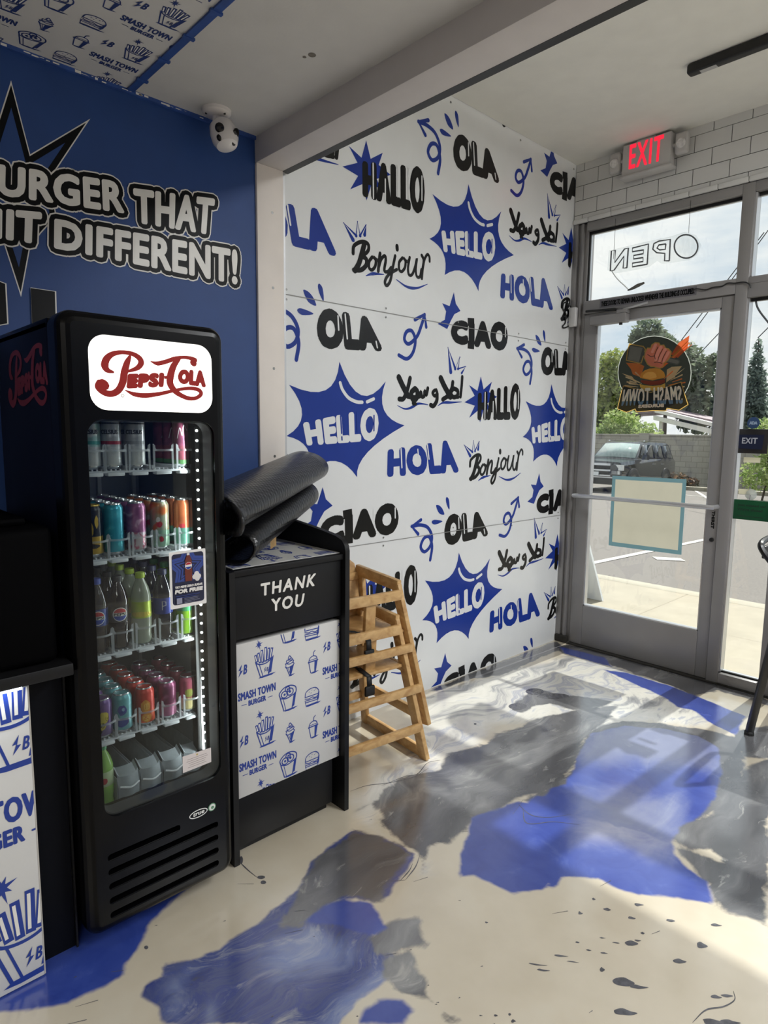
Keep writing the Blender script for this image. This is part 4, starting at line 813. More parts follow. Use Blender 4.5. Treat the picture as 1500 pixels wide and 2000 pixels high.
# transoms and side glass: every opening is one window
def window(name, label, x0, z0, x1, z1, bot=.0, top=.0):
    w_ = MB()
    if top: frame_box(w_, x0, z1 - top, x1, z1)
    if bot: frame_box(w_, x0, z0, x1, z0 + bot)
    a, b_ = z0 + bot, z1 - top
    for (u0, v0, u1, v1) in ((x0, a, x0 + .008, b_), (x1 - .008, a, x1, b_), (x0, a, x1, a + .008), (x0, b_ - .016, x1, b_)):
        w_.box((u0, YG - .02, v0), (u1, YG - .006, v1), RUBBER); 
        w_.box((u0, YG - .006, v0), (u1, YG + .012, v1), ALUL)
    o = w_.build(name); tag(o, label, 'window', kind='structure'); pane(o, x0 + .004, a + .003, x1 - .004, b_ - .003); return o
window('window_1', 'transom window above the door with an unlit open sign hanging in it', .092, 2.158, .985, HT - .012, .078, .05)
window('window_2', 'narrow tall side glass right of the door', 1.047, 0, 1.255, 2.20, .068, .07)
window('window_3', 'small upper glass right of the transom', 1.047, 2.20, 1.255, HT - .012, .035, .05)
for i, (a, b_) in enumerate(zip([x + .065 for x in xm], xm[1:])):
    window('window_%d' % (4 + 2 * i), 'tall shop window, %s right of the narrow side glass' % 'first second third fourth'.split()[i], a, 0, b_, 2.20, .068, .07)
    window('window_%d' % (5 + 2 * i), 'upper shop window over the %s tall shop window' % 'first second third fourth'.split()[i], a, 2.20, b_, HT - .012, .035, .05)
# header lettering strip belongs to the transom bar
q = MB(); q.map = onY(-.001); q.lay = .0006
q.poly([(.205, 2.180), (.785, 2.180), (.785, 2.228), (.205, 2.228)], 0, mat('clear_label', '6A686C', .3, var=.05))
q.textq('THESE DOORS TO REMAIN UNLOCKED WHENEVER THE BUILDING IS OCCUPIED.', [(.215, 2.188), (.775, 2.188), (.775, 2.220), (.215, 2.220)], 1, VINK, bold=.003)
tag(q.build('notice_strip'), 'black one-line door notice stuck along the bar over the door', 'sign')
# the door ------------------------------------------------------------
dx0, dx1, dz0, dz1 = .098, .982, .012, 2.152; gx0, gx1, gz0, gz1 = .186, .918, .287, 2.088
q = MB(); yd0, yd1 = .012, .06
q.box((dx0, yd0, dz0), (gx0, yd1, dz1), ALU, .004); q.box((gx1, yd0, dz0), (dx1, yd1, dz1), ALU, .004)
q.box((gx0, yd0 + .001, dz0), (gx1, yd1, gz0 - .008), ALU, .003); q.box((gx0, yd0 + .001, gz1 + .008), (gx1, yd1, dz1), ALU, .003)
for (u0, v0, u1, v1) in ((gx0, gz0 - .008, gx0 + .007, gz1 + .008), (gx1 - .007, gz0 - .008, gx1, gz1 + .008), (gx0, gz0 - .008, gx1, gz0), (gx0, gz1, gx1, gz1 + .008)):
    q.box((u0, yd0 + .006, v0), (u1, yd1 - .006, v1), ALUL)
door = q.build('door_1'); tag(door, 'grey aluminium glass entrance door with a push bar', 'door', kind='structure')
pane(door, gx0 + .004, gz0 - .003, gx1 - .004, gz1 + .003, .045)
q = MB(); q.tube([(.108, .010, 1.008), (.120, -.055, 1.010), (.20, -.062, 1.010), (.55, -.062, 1.011), (.93, -.062, 1.011), (.972, -.055, 1.011), (.978, .012, 1.011)], .0135, ALUL, 10)
q.build('push_bar', door)
q = MB(); q.box((.17, -.05, 2.075), (.40, .012, 2.128), ALU, .006); q.box((.34, -.045, 2.128), (.40, .008, 2.150), ALU, .003); q.disc
q.tube([(.37, -.02, 2.14), (.32, -.03, 2.158), (.12, -.012, 2.170)], .007, BLACKM, 8); q.tube([(.37, -.02, 2.15), (.52, -.02, 2.172)], .006, ALUL, 8)
q.lathe([(.0, 0), (.010, 0), (.010, .012), (.0, .012)], (.36, -.02, 2.062), BLACKM, 10)
q.build('door_closer', door)
q = MB(); q.lathe([(0, 0), (.012, 0), (.012, .008), (.008, .010), (0, .010)], (.958, .012, .822), BLACKM, 14, axis=(0, -1, 0))
q.map = onY(.0115); q.textq('THIRST', [(.948, .985), (.948, .885), (.966, .885), (.966, .985)], 1, VINK, bold=.003)
q.build('door_lock', door)
# threshold grime line
q = MB(); q.box((.092, -.012, 0), (1.047, .05, .010), GRIME, .003); q.box((1.047, -.006, 0), (4.31, .0, .012), GRIME)
struct(q, 'baseboard_front', 'dirty dark sealant line at the foot of the glass front', 'baseboard')
# ================================================================ DRINKS COOLER
FX, FY0, FY1, FZ0, FZ1 = .625, -3.288, -2.848, .045, 1.692       # front plane, left, right, bottom, top
COOLB = mat('cooler_gloss_black', '050506', .26, spec=.18, var=.1)
COOLS = mat('cooler_side_navy', '080B1A', .45, spec=.25, var=.1)
COOLI = mat('cooler_liner_grey', '8E9096', .5, var=.04)
SLOT = mat('louvre_black', '050505', .8, var=.1)
SHELFM = mat('shelf_white_plastic', 'C9CCCF', .4, var=.05)
GLIDE = mat('clear_shelf_plastic', 'B9BEC2', .3, var=.05, alpha=.42)
SIGNW = mat('lit_sign_white', 'F6F4EE', .4, var=.01, emis=.92)
SIGNR = mat('sign_red', '7C1C18', .5, spec=.2, var=.06, emis=.38)
SIDER = mat('side_logo_dark_red', '7A2A34', .5, var=.1)
LEDW = mat('led_dot', 'F4F6F2', .4, var=0, emis=4.0)
CHROME = mat('chrome', 'D0D0D0', .15, metal=1.0, var=.02)
GASK = mat('door_gasket_grey', '3B3C3E', .6, var=.05)
cool = thing('drinks_cooler', (.31, (FY0 + FY1) / 2, 0), 'tall black drinks cooler with lit red and white sign, between counter and litter bin', 'fridge')
q = MB(); DX0 = .545
q.box((.045, FY0, FZ0 + .03), (DX0, FY0 + .03, FZ1 - .015), COOLS, .012); q.box((.045, FY1 - .03, FZ0 + .03), (DX0, FY1, FZ1 - .015), COOLS, .012)
q.box((.045, FY0, FZ1 - .05), (DX0, FY1, FZ1 - .012), COOLB, .012); q.box((.045, FY0 + .01, FZ0 + .03), (DX0, FY1 - .01, .335), COOLB, .01); q.box((.045, FY0 + .01, FZ0 + .04), (.075, FY1 - .01, FZ1 - .03), COOLB)
q.map = lambda u, v, h: (u, FY0 - h, v)
# the same script logo, printed dark red on the navy side
sy0, sy1, sz0, sz1 = -3.205, -2.905, 1.505, 1.595
def side_xf(u, v): return (.165 + (u - sy0) / (sy1 - sy0) * .375, 1.478 + (v - 1.497) / (1.618 - 1.497) * .160)
def cola_logo(q, lay, m):
    for P_, w_ in T_pl:
        if len(P_) == 2: q.stroke(P_, w_, lay, m, smooth=0)
        else: q.stroke(P_, [x * 1.42 for x in w_], lay, m)
    q.textq('EPSI', T_pl_epsi, lay, m, bold=.009, sp=1.12); q.stroke([(-3.0310, 1.5440), (-3.0195, 1.5450)], .0075, lay, m, smooth=0, caps=False); q.textq('OLA', T_pl_ola, lay, m, bold=.009, sp=1.12)
q.xf = side_xf; cola_logo(q, 1, SIDER); q.xf = None
q.build('cabinet', cool)
q = MB(); q.box((.076, FY0 + .031, .336), (.082, FY1 - .031, 1.632), COOLI); q.box((.083, FY0 + .0305, .336), (DX0 - .001, FY0 + .036, 1.632), COOLI); q.box((.083, FY1 - .036, .336), (DX0 - .001, FY1 - .0305, 1.632), COOLI)
q.box((.083, FY0 + .037, .3355), (DX0 - .001, FY1 - .037, .341), COOLB); q.box((.083, FY0 + .037, 1.625), (DX0 - .001, FY1 - .037, 1.640), COOLI)
for y_ in (-2.905, -3.232, -3.02): q.box((.083, y_ - .006, .345), (.095, y_ + .006, 1.62), SHELFM)
q.build('liner', cool)
# door front: rounded frame with window opening, lit sign bezel and louvred foot
GY0, GY1, GZ0, GZ1 = -3.232, -2.888, .372, 1.431
q = MB(); fnx = lambda u, v, d: (d, u, v); slots = [(.298 - i * .042) for i in range(5)]
q.prism(rrect(FY0, FZ0, FY1, FZ1, .040, 8), fnx, DX0, FX, COOLB, holes=[rrect(GY0, GZ0, GY1, GZ1, .04, 8)] + [rrect(FY0 + .058, z_ - .046, FY1 - (.175 if i == 0 else .055), z_ - .026, .009, 4) for i, z_ in enumerate(slots)], inset=.028)
dr = q.build('door', cool)
q = MB(); q.prism(rrect(GY0 - .004, GZ0 - .004, GY1 + .004, GZ1 + .004, .042, 8), fnx, DX0 + .02, FX - .012, GASK, holes=[rrect(GY0 + .004, GZ0 + .004, GY1 - .004, GZ1 - .004, .036, 8)])
q.build('door_gasket', dr)
q = MB(); q.prism(rrect(GY0, GZ0, GY1, GZ1, .038, 8), fnx, FX - .010, FX - .006, glass_mat('cooler_glass', (.82, .85, .85), .05)); q.build('door_glass', dr)
q = MB(); q.map = onX(FX); q.lay = .0005
ss = rrect(-3.2215, 1.454, -2.892, 1.638, .042, 8)
q.prism(ss, fnx, FX - .01, FX + .0015, SIGNW); q.map = onX(FX + .0015)
cola_logo(q, 1, SIGNR); q.disc(T_pl_r[0], .0045, 1, mat('registered_mark_grey', '9A918C', .5, emis=.4), 12); q.disc(T_pl_r[0], .0025, 2, SIGNW, 10)
q.build('lit_sign', cool)
q = MB(); q.box((DX0 - .09, FY0 + .03, FZ0 + .02), (DX0 + .02, FY1 - .03, .32), SLOT)
for i, z_ in enumerate(slots):
    q.tube([(FX - .004, FY0 + .060, z_ - .0465), (FX - .004, FY1 - (.18 if i == 0 else .06), z_ - .0465)], .0025, COOLB, 6)
gr_ = q.build('louvre_grille', cool)
q = MB(); q.map = onX(FX); q.lay = .0005
bd = mat('badge_white', 'E6E6E2', .4, var=.02)
cx_, cz_ = -2.966, .281
q.stroke([(cx_ + .028 * math.cos(k * PI / 8), cz_ + .011 * math.sin(k * PI / 8)) for k in range(16)], .0028, 1, bd, closed=True)
q.textq('true', [(cx_ - .017, cz_ - .005), (cx_ + .019, cz_ - .005), (cx_ + .019, cz_ + .006), (cx_ - .017, cz_ + .006)], 1, bd, bold=.0012, shear=.2)
q.disc((-2.922, .283), .0125, 1, mat('badge_green', '5E8F6C', .4), 16); q.disc((-2.922, .283), .010, 2, bd, 16); q.disc((-2.921, .282), .005, 3, MATS['badge_green'], 10)
q.build('maker_badge', gr_)
# strip of lamps down the right inner edge
q = MB(); q.box((DX0 - .03, GY1 - .034, .40), (DX0 + .004, GY1 + .004, 1.425), COOLB); q.box((DX0 + .004, GY1 - .022, .42), (DX0 + .006, GY1 - .008, 1.415), CHROME)
for k in range(34):
    z_ = 1.405 - k * .0287; q.lathe([(0, .005), (.003, .0035), (.0042, 0)], (DX0 + .006, GY1 - .015, z_), LEDW, 8, axis=(1, -.25, 0))
q.build('lamp_strip', cool)
fl_ = area('cooler_strip_light', (DX0 + .016, GY1 - .03, .92), 1.0, .010, .75, (.95, 1, .98)); fl_.rotation_euler = Matrix((Vector((0, 0, 1)), Vector((.45, .89, 0)), Vector((-.89, .45, 0)) * -1)).transposed().to_euler() if False else (Vector((-.55, -.83, -.05))).to_track_quat('-Z', 'X').to_euler()
fl_.data.spread = math.radians(150)
q = MB()
for x_, y_ in ((.10, FY0 + .05), (.10, FY1 - .05), (.50, FY0 + .05), (.50, FY1 - .05)):
    q = MB(); q.lathe([(.010, .0), (.022, .0), (.022, .010), (.012, .016), (.012, .08)], (x_, y_, 0), BLACKM, 12); q.build('foot', cool)
# shelves ------------------------------------------------------------
COLS = [-3.190, -3.133, -3.068, -3.000, -2.932]
SHZ = [1.302, 1.066, .800, .557, .352]
def shelf(zt, rail, mats):
    s_ = MB(); y0, y1 = FY0 + .038, GY1 - .010
    s_.box((.10, y0, zt - .012), (.535, y1, zt - .006), SHELFM)
    for k in range(5):
        c_ = COLS[k]; a, b_ = c_ - .029, c_ + .029
        for yy in (a, b_): s_.box((.11, yy - .0015, zt - .006), (.540, yy + .0015, zt + .006), SHELFM)
        s_.box((.515, a + .006, zt - .020), (.543, b_ - .006, zt - .010), SHELFM, .003)
    for k in range(26): y = y0 + .01 + k * .0122; s_.box((.12, y - .002, zt - .006), (.53, y + .002, zt - .002), SHELFM)
    o = s_.build('shelf', cool)
    for k in range(5):
        g_ = MB(); c_ = COLS[k]; r = .030; pts = [(.540 + .012 * math.sin(PI * t), c_ - r + 2 * r * t) for t in [i / 8 for i in range(9)]]
        V = [(x, y, z) for x, y in pts for z in (zt + rail - .003, zt + rail + .003)]
        g_.add(V, [(2 * i, 2 * i + 2, 2 * i + 3, 2 * i + 1) for i in range(8)], mats)
        for (x, y), sg in ((pts[0], 1), (pts[-1], -1)):
            lp = [(y, zt - .004), (y + sg * .005, zt - .004), (y + sg * .006, zt + rail - .003), (y + sg * .012, zt + rail - .002), (y + sg * .007, zt + rail + .006), (y + sg * .006, zt + rail + .014), (y, zt + rail + .018)]
            g_.prism(lp, fnx, x - .001, x + .001, mats)
        g_.build('can_stop', o)
for z_, r_ in zip(SHZ[:4], (.048, .044, .052, .046)): shelf(z_, r_, GLIDE)
# foot tray of empty clear glides
FROST = mat('frosted_clear_plastic', 'C4CCD2', .3, var=.12, vscale=40, alpha=.5)
q = MB()
for k in range(1, 5):
    c_ = COLS[k]; st = [.50 - .03 * (k % 2)]
    V = []; n = 10
    prof = [(c_ - .030 + .060 * i / n, .012 * math.sin(PI * i / n)) for i in range(n + 1)]
    for y, b_ in prof:
        for z, x in ((.345, .535 + b_), (.392, .540 + b_), (.430, .530 + b_), (.445, .500 + b_ * .5)): V.append((x, y, z + (.008 if abs(y - c_) > .026 else 0)))
    q.add(V, [(4 * i + j, 4 * i + 4 + j, 4 * i + 5 + j, 4 * i + 1 + j) for i in range(n) for j in range(3)], FROST)
    q.box((.14, c_ - .0300, .342), (.53, c_ - .0285, .425), FROST); q.box((.14, c_ + .0285, .342), (.53, c_ + .0300, .425), FROST)
    q.tube([(.546, c_ - .027, .405), (.556, c_, .400), (.546, c_ + .027, .405)], .003, SHELFM, 6, smooth=4)
q.build('bottom_glide_tray', cool)

# ---------------------------------------------------------------- cans
ALC = mat('can_aluminium', 'BFC2C4', .22, metal=.9, var=.03)
def can_mat(name, c1, c2, c3, scale=30, rough=.3):
    if name in MATS: return MATS[name]
    m = bpy.data.materials.new(name); m.use_nodes = True; t_ = m.node_tree; b_ = t_.nodes['Principled BSDF']
    g_ = t_.nodes.new('ShaderNodeTexCoord'); n_ = t_.nodes.new('ShaderNodeTexNoise'); n_.inputs['Scale'].default_value = scale; n_.inputs['Detail'].default_value = 1.5; n_.inputs['Distortion'].default_value = .6
    r_ = t_.nodes.new('ShaderNodeValToRGB'); r_.color_ramp.elements.new(.5); r_.color_ramp.interpolation = 'EASE'
    for e, (p, cc) in zip(r_.color_ramp.elements, ((.46, c1), (.58, c2), (.66, c3))): e.position = p; e.color = lin(cc) + (1,)
    t_.links.new(g_.outputs['Object'], n_.inputs['Vector']); t_.links.new(n_.outputs['Fac'], r_.inputs['Fac']); t_.links.new(r_.outputs['Color'], b_.inputs['Base Color'])
    b_.inputs['Roughness'].default_value = rough; b_.inputs['Metallic'].default_value = .35
    MATS[name] = m; return m
def make_can(h, r, body, low, art=None, lid=ALC):
    root = thing('soda_can', (0, 0, 0), 'x', 'can')
    s_ = MB(); hl = h * .40
    s_.lathe([(r * .72, 0), (r * .80, .002), (r, .010), (r, hl), (r, hl + .0005), (r, h - .016), (r * .97, h - .012), (r * .80, h - .004)], (0, 0, 0), [ALC, ALC, low, low, body, body, body], 24)
    if art:
        s_.lay = .0004; s_.sub = .010; s_.map = lambda u, v, hh: ((r + .0003 + hh) * math.cos(u / r), (r + .0003 + hh) * math.sin(u / r), v); art(s_, h, r)
    s_.build('body', root)
    s_ = MB(); s_.lathe([(0, h - .007), (r * .70, h - .007), (r * .74, h - .001), (r * .78, h), (r * .82, h - .003), (r * .80, h - .0045)], (0, 0, 0), lid, 24)
    ld = s_.build('lid', root)
    s_ = MB(); s_.prism(rrect(-.004, -.004, .012, .004, .0039, 4), lambda u, v, d: (u, v, d), h - .0068, h - .0052, CHROME); s_.build('pull_tab', ld)
    return root
def blot(cols):
    def f(s_, h, r):
        random.seed(len(cols) * 7 + int(h * 1000))
        for m_, u, v, w_, hh in cols: s_.poly([(u * r + w_ * r * math.cos(k * PI / 6) * random.uniform(.8, 1.1), v * h + hh * h * math.sin(k * PI / 6) * random.uniform(.8, 1.1)) for k in range(12)], 1, m_)
    return f
C_ = lambda n, h: mat('can_ink_' + n, h, .35, metal=.25, var=.08, vscale=30)
def art_text(txt, m_, v0, v1, extra=None):
    def f(s_, h, r):
        s_.textq(txt, [(-.85 * r, v0 * h), (.85 * r, v0 * h), (.85 * r, v1 * h), (-.85 * r, v1 * h)], 2, m_, bold=.0012)
        if extra: extra(s_, h, r)
    return f
def bands(*bs):
    def f(s_, h, r):
        for m_, v0, v1 in bs:
            n = 12
            for k in range(n): a, b_ = -1.5 + 3 * k / n, -1.5 + 3 * (k + 1) / n; s_.poly([(a * r, v0 * h), (b_ * r, v0 * h), (b_ * r, v1 * h), (a * r, v1 * h)], 0, m_)
    return f
def both(*fs):
    def f(s_, h, r):
        for g_ in fs: g_(s_, h, r)
    return f
ORD = ['front', 'second from the front', 'third from the front', 'fourth from the front', 'fifth from the front']
NTH = ['leftmost', 'second from the left', 'middle', 'second from the right', 'rightmost']
def fill(shelf_i, col, proto, desc, n, dx, jit, shelf_word, group, x0=.505):
    """a row of the same drink one behind the other"""
    for k in range(n):
        loc = (x0 - k * dx, COLS[col] + random.uniform(-jit, jit), SHZ[shelf_i] - .0015)
        if shelf_i == 4: loc = (loc[0], loc[1], .3415)
        lab = '%s, %s cooler shelf, %s' % (desc, shelf_word, ORD[k])
        if k == 0: proto.location = loc; proto['label'] = lab; proto['group'] = group; proto.rotation_euler.z = random.uniform(-.25, .1) - .35
        else:
            d_ = dup(proto, loc, lab, group); d_.rotation_euler.z = random.uniform(-.8, .4)
random.seed(11)
# top shelf: tall slim cans
TK = C_('charcoal', '2A2B30')
for col, (c1, c2, tint, txt, d_) in enumerate((('8FB0AC', 'C9CDCB', C_('teal', '3E8C86'), 'CELSIUS', 'tall teal and silver energy drink can'), ('9EA0A4', 'C8C9CC', C_('crimson', '8E2334'), 'CELSIUS', 'tall silver energy drink can with crimson stripe'),
                                               ('A2A4A8', 'C6C7CA', C_('grey', '8A8C92'), 'CELSIUS', 'tall silver grey energy drink can'), None or ('6E3A52', '8C4660', C_('pink', 'B0577A'), None, 'tall maroon and pink energy drink can'))):
    low = C_('low%d' % col, 'B4B7B8' if col < 3 else '7E3F4C'); body = can_mat('can_top_%d' % col, c1, c2, c2, 22)
    art = both(bands((tint, .44, .50)), art_text(txt, TK, .62, .70), bands((TK, .80, .83))) if txt else both(bands((C_('green', '4C7A4A'), .06, .14)), lambda s_, h, r: s_.stroke([(-.5 * r, .55 * h), (-.2 * r, .75 * h), (0, .6 * h), (.2 * r, .8 * h), (.5 * r, .7 * h)], .002, 2, C_('white', 'E4E2E2')))
    fill(0, [0, 1, 2, 4][col] if col != 3 else 4, make_can(.150, .0262, body, low, art), d_, 3, .062, .002, 'top', 'tall cans on the top cooler shelf', .512)
# second shelf
gold = C_('gold', 'B99A35'); blk = C_('black', '17171A'); wht = C_('offwhite', 'D6D2CC'); red = C_('red', 'B23540')
P_ = [(make_can(.142, .0255, C_('blackbody', '17171A'), C_('goldlow', 'B08F2E'), blot([(gold, -.6, .62, .25, .10), (gold, -.1, .55, .3, .16), (gold, .5, .68, .2, .12), (blk, .0, .22, .8, .05)]), gold), 'black and gold energy drink can', 3),
      (make_can(.142, .0262, can_mat('can_teal', '2F93A6', '3FA9BA', '7CC6CE', 18), can_mat('can_teal_low', '2F8FA4', '49B4C2', '8CD0D6', 25)), 'bright teal slim can', 5),
      (make_can(.142, .0262, can_mat('can_pinkpurple', '8A4F78', 'A56E90', 'C9A0B4', 32), can_mat('can_pink_low', 'B9AEB4', 'A8506C', 'C7BBBE', 40)), 'pink and mauve slim can', 5),
      (make_can(.142, .0262, can_mat('can_orange_green', '9FA58E', 'C06A33', 'C4453F', 18), can_mat('can_mint_low', '8FB09A', '9DB8A4', 'B23A40', 22), blot([(wht, -.2, .62, .25, .06), (red, .1, .22, .25, .06), (red, -.1, .52, .35, .06)])), 'mint green and orange slim can with red fruit', 4),
      (make_can(.142, .0262, can_mat('can_orange', 'A85A38', 'B9683E', 'A34A3A', 20), can_mat('can_green_low', '5C917E', '6BA08A', '93404E', 22), blot([(red, .0, .45, .4, .05)])), 'burnt orange slim can with green base', 4)]
for col, (p_, d_, n_) in enumerate(P_): fill(1, col, p_, d_, n_, .062, .003, 'second', 'slim cans on the second cooler shelf')
# fourth shelf: short cans
yel = C_('yellow', 'C7B54A'); pur = C_('purple', '5A3C7E'); blu = C_('blueberry', '37478F'); org = C_('orange', 'D08A33'); pch = C_('peach', 'DDB25C')
P_ = [(make_can(.112, .0272, C_('purplebody', '5F3F7C'), C_('purplelow', '6B5A86'), blot([(yel, -.5, .62, .4, .12), (yel, .3, .55, .5, .16), (yel, -.2, .32, .6, .12), (blk, -.45, .5, .22, .07), (blk, .15, .36, .22, .07), (blk, .6, .52, .2, .07), (blk, -.1, .2, .2, .06)])), 'short purple can with yellow fruit', 4),
      (make_can(.112, .0272, C_('aquabody', '5E9DA4'), C_('aqualow', '6FA7AE'), blot([(blu, .0, .60, .45, .14), (blu, -.1, .28, .6, .12), (pur, .35, .3, .3, .10), (C_('ltblue', '86A8C8'), .1, .62, .15, .05)])), 'short aqua can with blueberry print', 5),
      (make_can(.112, .0272, C_('orangered', 'B6362B'), C_('orangelow', 'C5502E'), blot([(org, .0, .52, .5, .18), (pch, .1, .52, .3, .11), (org, .1, .22, .55, .13), (pch, .05, .22, .38, .09), (red, .05, .23, .12, .04)])), 'short red can with orange fruit', 5),
      (make_can(.112, .0272, can_mat('can_plum', '6C2F50', '8C476C', 'B87A92', 20), can_mat('can_plum_low', 'A8688A', 'B47A96', 'C79AAC', 20)), 'short plum and pink can', 4),
      (make_can(.112, .0272, C_('rose', '9A4A5C'), C_('lime', 'A9A27A'), blot([(C_('olive', '8C9040'), .0, .55, .5, .14), (C_('cream', 'C9BC86'), -.1, .26, .6, .16)])), 'short rose and lime can', 4)]
for col, (p_, d_, n_) in enumerate(P_): fill(3, col, p_, d_, n_, .066, .004, 'fourth', 'short cans on the fourth cooler shelf', .508)

# ---------------------------------------------------------------- bottles
def liquid(name, c, a=.9): return mat(name, c, .08, var=.05, alpha=a, coat=.5)
CAPM = lambda n, c: mat('cap_' + n, c, .45, var=.05)
def make_bottle(h, r, liq, lab, cap, art=None, clear_top=None):
    root = thing('soda_bottle', (0, 0, 0), 'x', 'bottle')
    s_ = MB(); n = 22; top = clear_top or liq
    prof = [(r * .55, .0), (r * .85, .003), (r * .98, .016), (r * .90, .03), (r * .98, .045), (r, h * .36), (r * .97, h * .38), (r * .97, h * .60), (r, h * .62), (r * .98, h * .68), (r * .75, h * .80), (r * .42, h * .90), (r * .38, h * .925)]
    V = []; mats_ = [liq] * 9 + [top] * 3
    s_.lathe(prof, (0, 0, 0), mats_, n)
    s_.build('bottle', root)
    s_ = MB(); s_.lathe([(r * .985, h * .375), (r * .992, h * .38), (r * .992, h * .60), (r * .985, h * .605)], (0, 0, 0), lab, n)
    if art: s_.lay = .0004; s_.sub = .010; rr = r * .992; s_.map = lambda u, v, hh: ((rr + .0003 + hh) * math.cos(u / rr), (rr + .0003 + hh) * math.sin(u / rr), v); art(s_, h, rr)
    s_.build('label', root)
    s_ = MB(); s_.lathe([(r * .44, h * .925), (r * .47, h * .93), (r * .47, h * .988), (r * .42, h), (0, h)], (0, 0, 0), cap, 18); s_.build('cap', root)
    return root
PW, PR, PB = C_('globe_white', 'E2E0DE'), C_('globe_red', 'B32732'), C_('globe_blue', '20409A')
def globe(s_, h, r):
    c = (.1 * r, .49 * h); k = .095 * h
    s_.disc(c, k, 1, PW, 20)
    s_.poly([(c[0] + .9 * k * math.cos(a), c[1] + .9 * k * math.sin(a)) for a in [PI * (.08 + .84 * i / 10) for i in range(11)]], 2, PR)
    s_.poly([(c[0] + .9 * k * math.cos(a), c[1] + .9 * k * math.sin(a)) for a in [PI * (1.08 + .84 * i / 10) for i in range(11)]], 2, PB)
    s_.poly([(c[0] - .9 * k, c[1] - .22 * k), (c[0] + .9 * k, c[1] - .22 * k), (c[0] + .9 * k, c[1] + .26 * k), (c[0] - .9 * k, c[1] + .26 * k)], 3, PW)
    s_.textq('PEPSI', [(c[0] - .82 * k, c[1] - .17 * k), (c[0] + .82 * k, c[1] - .17 * k), (c[0] + .82 * k, c[1] + .22 * k), (c[0] - .82 * k, c[1] + .22 * k)], 4, C_('black', '17171A'), bold=.0008)
BH, BR = .205, .0282
cola = liquid('cola', '1B0F0B'); 
P_ = [(make_bottle(BH, BR, cola, C_('bluelab', '2B3F7E'), CAPM('blue', '33489A'), globe), 'cola bottle with blue label and blue cap', 4),
      (make_bottle(BH, BR, cola, C_('blacklab', '16161A'), CAPM('black', '1A1A1E'), globe), 'cola bottle with black label', 4),
      (make_bottle(BH, BR, liquid('clear_soda', 'AEB6A4', .6), C_('limelab', 'A9BE3C'), CAPM('lime', 'A9C23C'), blot([(C_('yelband', 'C9B93A'), .0, .43, 1.2, .04)])), 'clear soda bottle with lime green label and cap', 4),
      (make_bottle(BH, BR, liquid('dark_soda', '14121F'), C_('navylab', '2C3A8C'), CAPM('dark', '26284A'), lambda s_, h, r: (s_.stroke([(-.1 * r, .44 * h), (-.1 * r, .56 * h), (.25 * r, .55 * h), (.25 * r, .50 * h), (-.1 * r, .49 * h)], .0018, 1, PW, smooth=0))), 'dark soda bottle with navy label', 4),
      (make_bottle(BH * .95, BR, liquid('green_soda', '7FB02C', .85), C_('greenlab', '3F9A63'), CAPM('green', '4FA06A')), 'bright green soda bottle with green label', 4)]
for col, (p_, d_, n_) in enumerate(P_): fill(2, col, p_, d_, n_, .070, .003, 'third', 'soda bottles on the third cooler shelf', .506)
p_ = make_bottle(.185, .0285, liquid('lime_soda', '8FBE5C', .8), C_('limewhite', 'B9C9A0'), CAPM('green', '4FA06A'), blot([(C_('red', 'B23540'), .1, .47, .3, .05)]))
p_.location = (.500, COLS[0], .3415); p_.rotation_euler.z = -.3; p_['label'] = 'lone pale green soda bottle at the bottom left of the cooler'; 
# poster and notice stuck on the cooler door ---------------------------
q = MB(); y0, y1, z0, z1 = -3.030, -2.921, .911, 1.072; XP = FX - .0055
q.prism(rrect(y0, z0, y1, z1, .003, 3), fnx, XP, XP + .0008, mat('poster_white', 'E4E2E0', .4, var=.02)); q.map = onX(XP + .0008); q.lay = .0003
PN, PNL, BRN = mat('poster_navy', '171C3C', .4), mat('poster_royal', '2F4590', .4), mat('poster_cola', '6A2A1C', .35)
q.poly(rrect(y0 + .007, z0 + .010, y1 - .007, z1 - .007, .008, 4), 1, PN)
cy, cz = (y0 + y1) / 2, 1.025
q.clip = (y0 + .008, .985, y1 - .008, z1 - .008)
for k in (3, 2, 1, 0):
    s_ = .020 + k * .018; pts = []
    for i in range(10):
        a = PI / 2 + i * PI / 5; r_ = s_ * (1 if i % 2 == 0 else .5); pts.append((cy + r_ * math.cos(a), cz + r_ * math.sin(a)))
    q.poly(pts, 2 + (3 - k) * 2, PNL); q.poly([(cy + (p[0] - cy) * .78, cz + (p[1] - cz) * .78) for p in pts], 3 + (3 - k) * 2, PN)
q.clip = None
bp_ = [(-.010, -.040), (.010, -.040), (.011, -.012), (.009, .004), (.011, .012), (.008, .024), (.004, .034), (-.004, .034), (-.008, .024), (-.011, .012), (-.009, .004), (-.011, -.012)]
q.poly([(cy + a, cz + b_) for a, b_ in bp_], 11, BRN); q.poly([(cy - .004, cz + .034), (cy + .004, cz + .034), (cy + .004, cz + .040), (cy - .004, cz + .040)], 11, PW); q.disc((cy, cz + .004), .0105, 12, PW, 14)
q.poly([(cy + .0095 * math.cos(a), cz + .004 + .0095 * math.sin(a)) for a in [PI * (.1 + .8 * i / 8) for i in range(9)]], 13, PR); q.poly([(cy + .0095 * math.cos(a), cz + .004 + .0095 * math.sin(a)) for a in [PI * (1.1 + .8 * i / 8) for i in range(9)]], 13, PB)
for a, b_ in ((.018, -.030), (.024, -.022), (.030, -.030), (.026, -.036)): q.disc((cy + a, cz + b_), .0075, 12, PW, 10)
q.textq('TRY PEPSI ZERO SUGAR', [(y0 + .013, .968), (y1 - .013, .968), (y1 - .013, .975), (y0 + .013, .975)], 12, PW, bold=.0012, shear=.1)
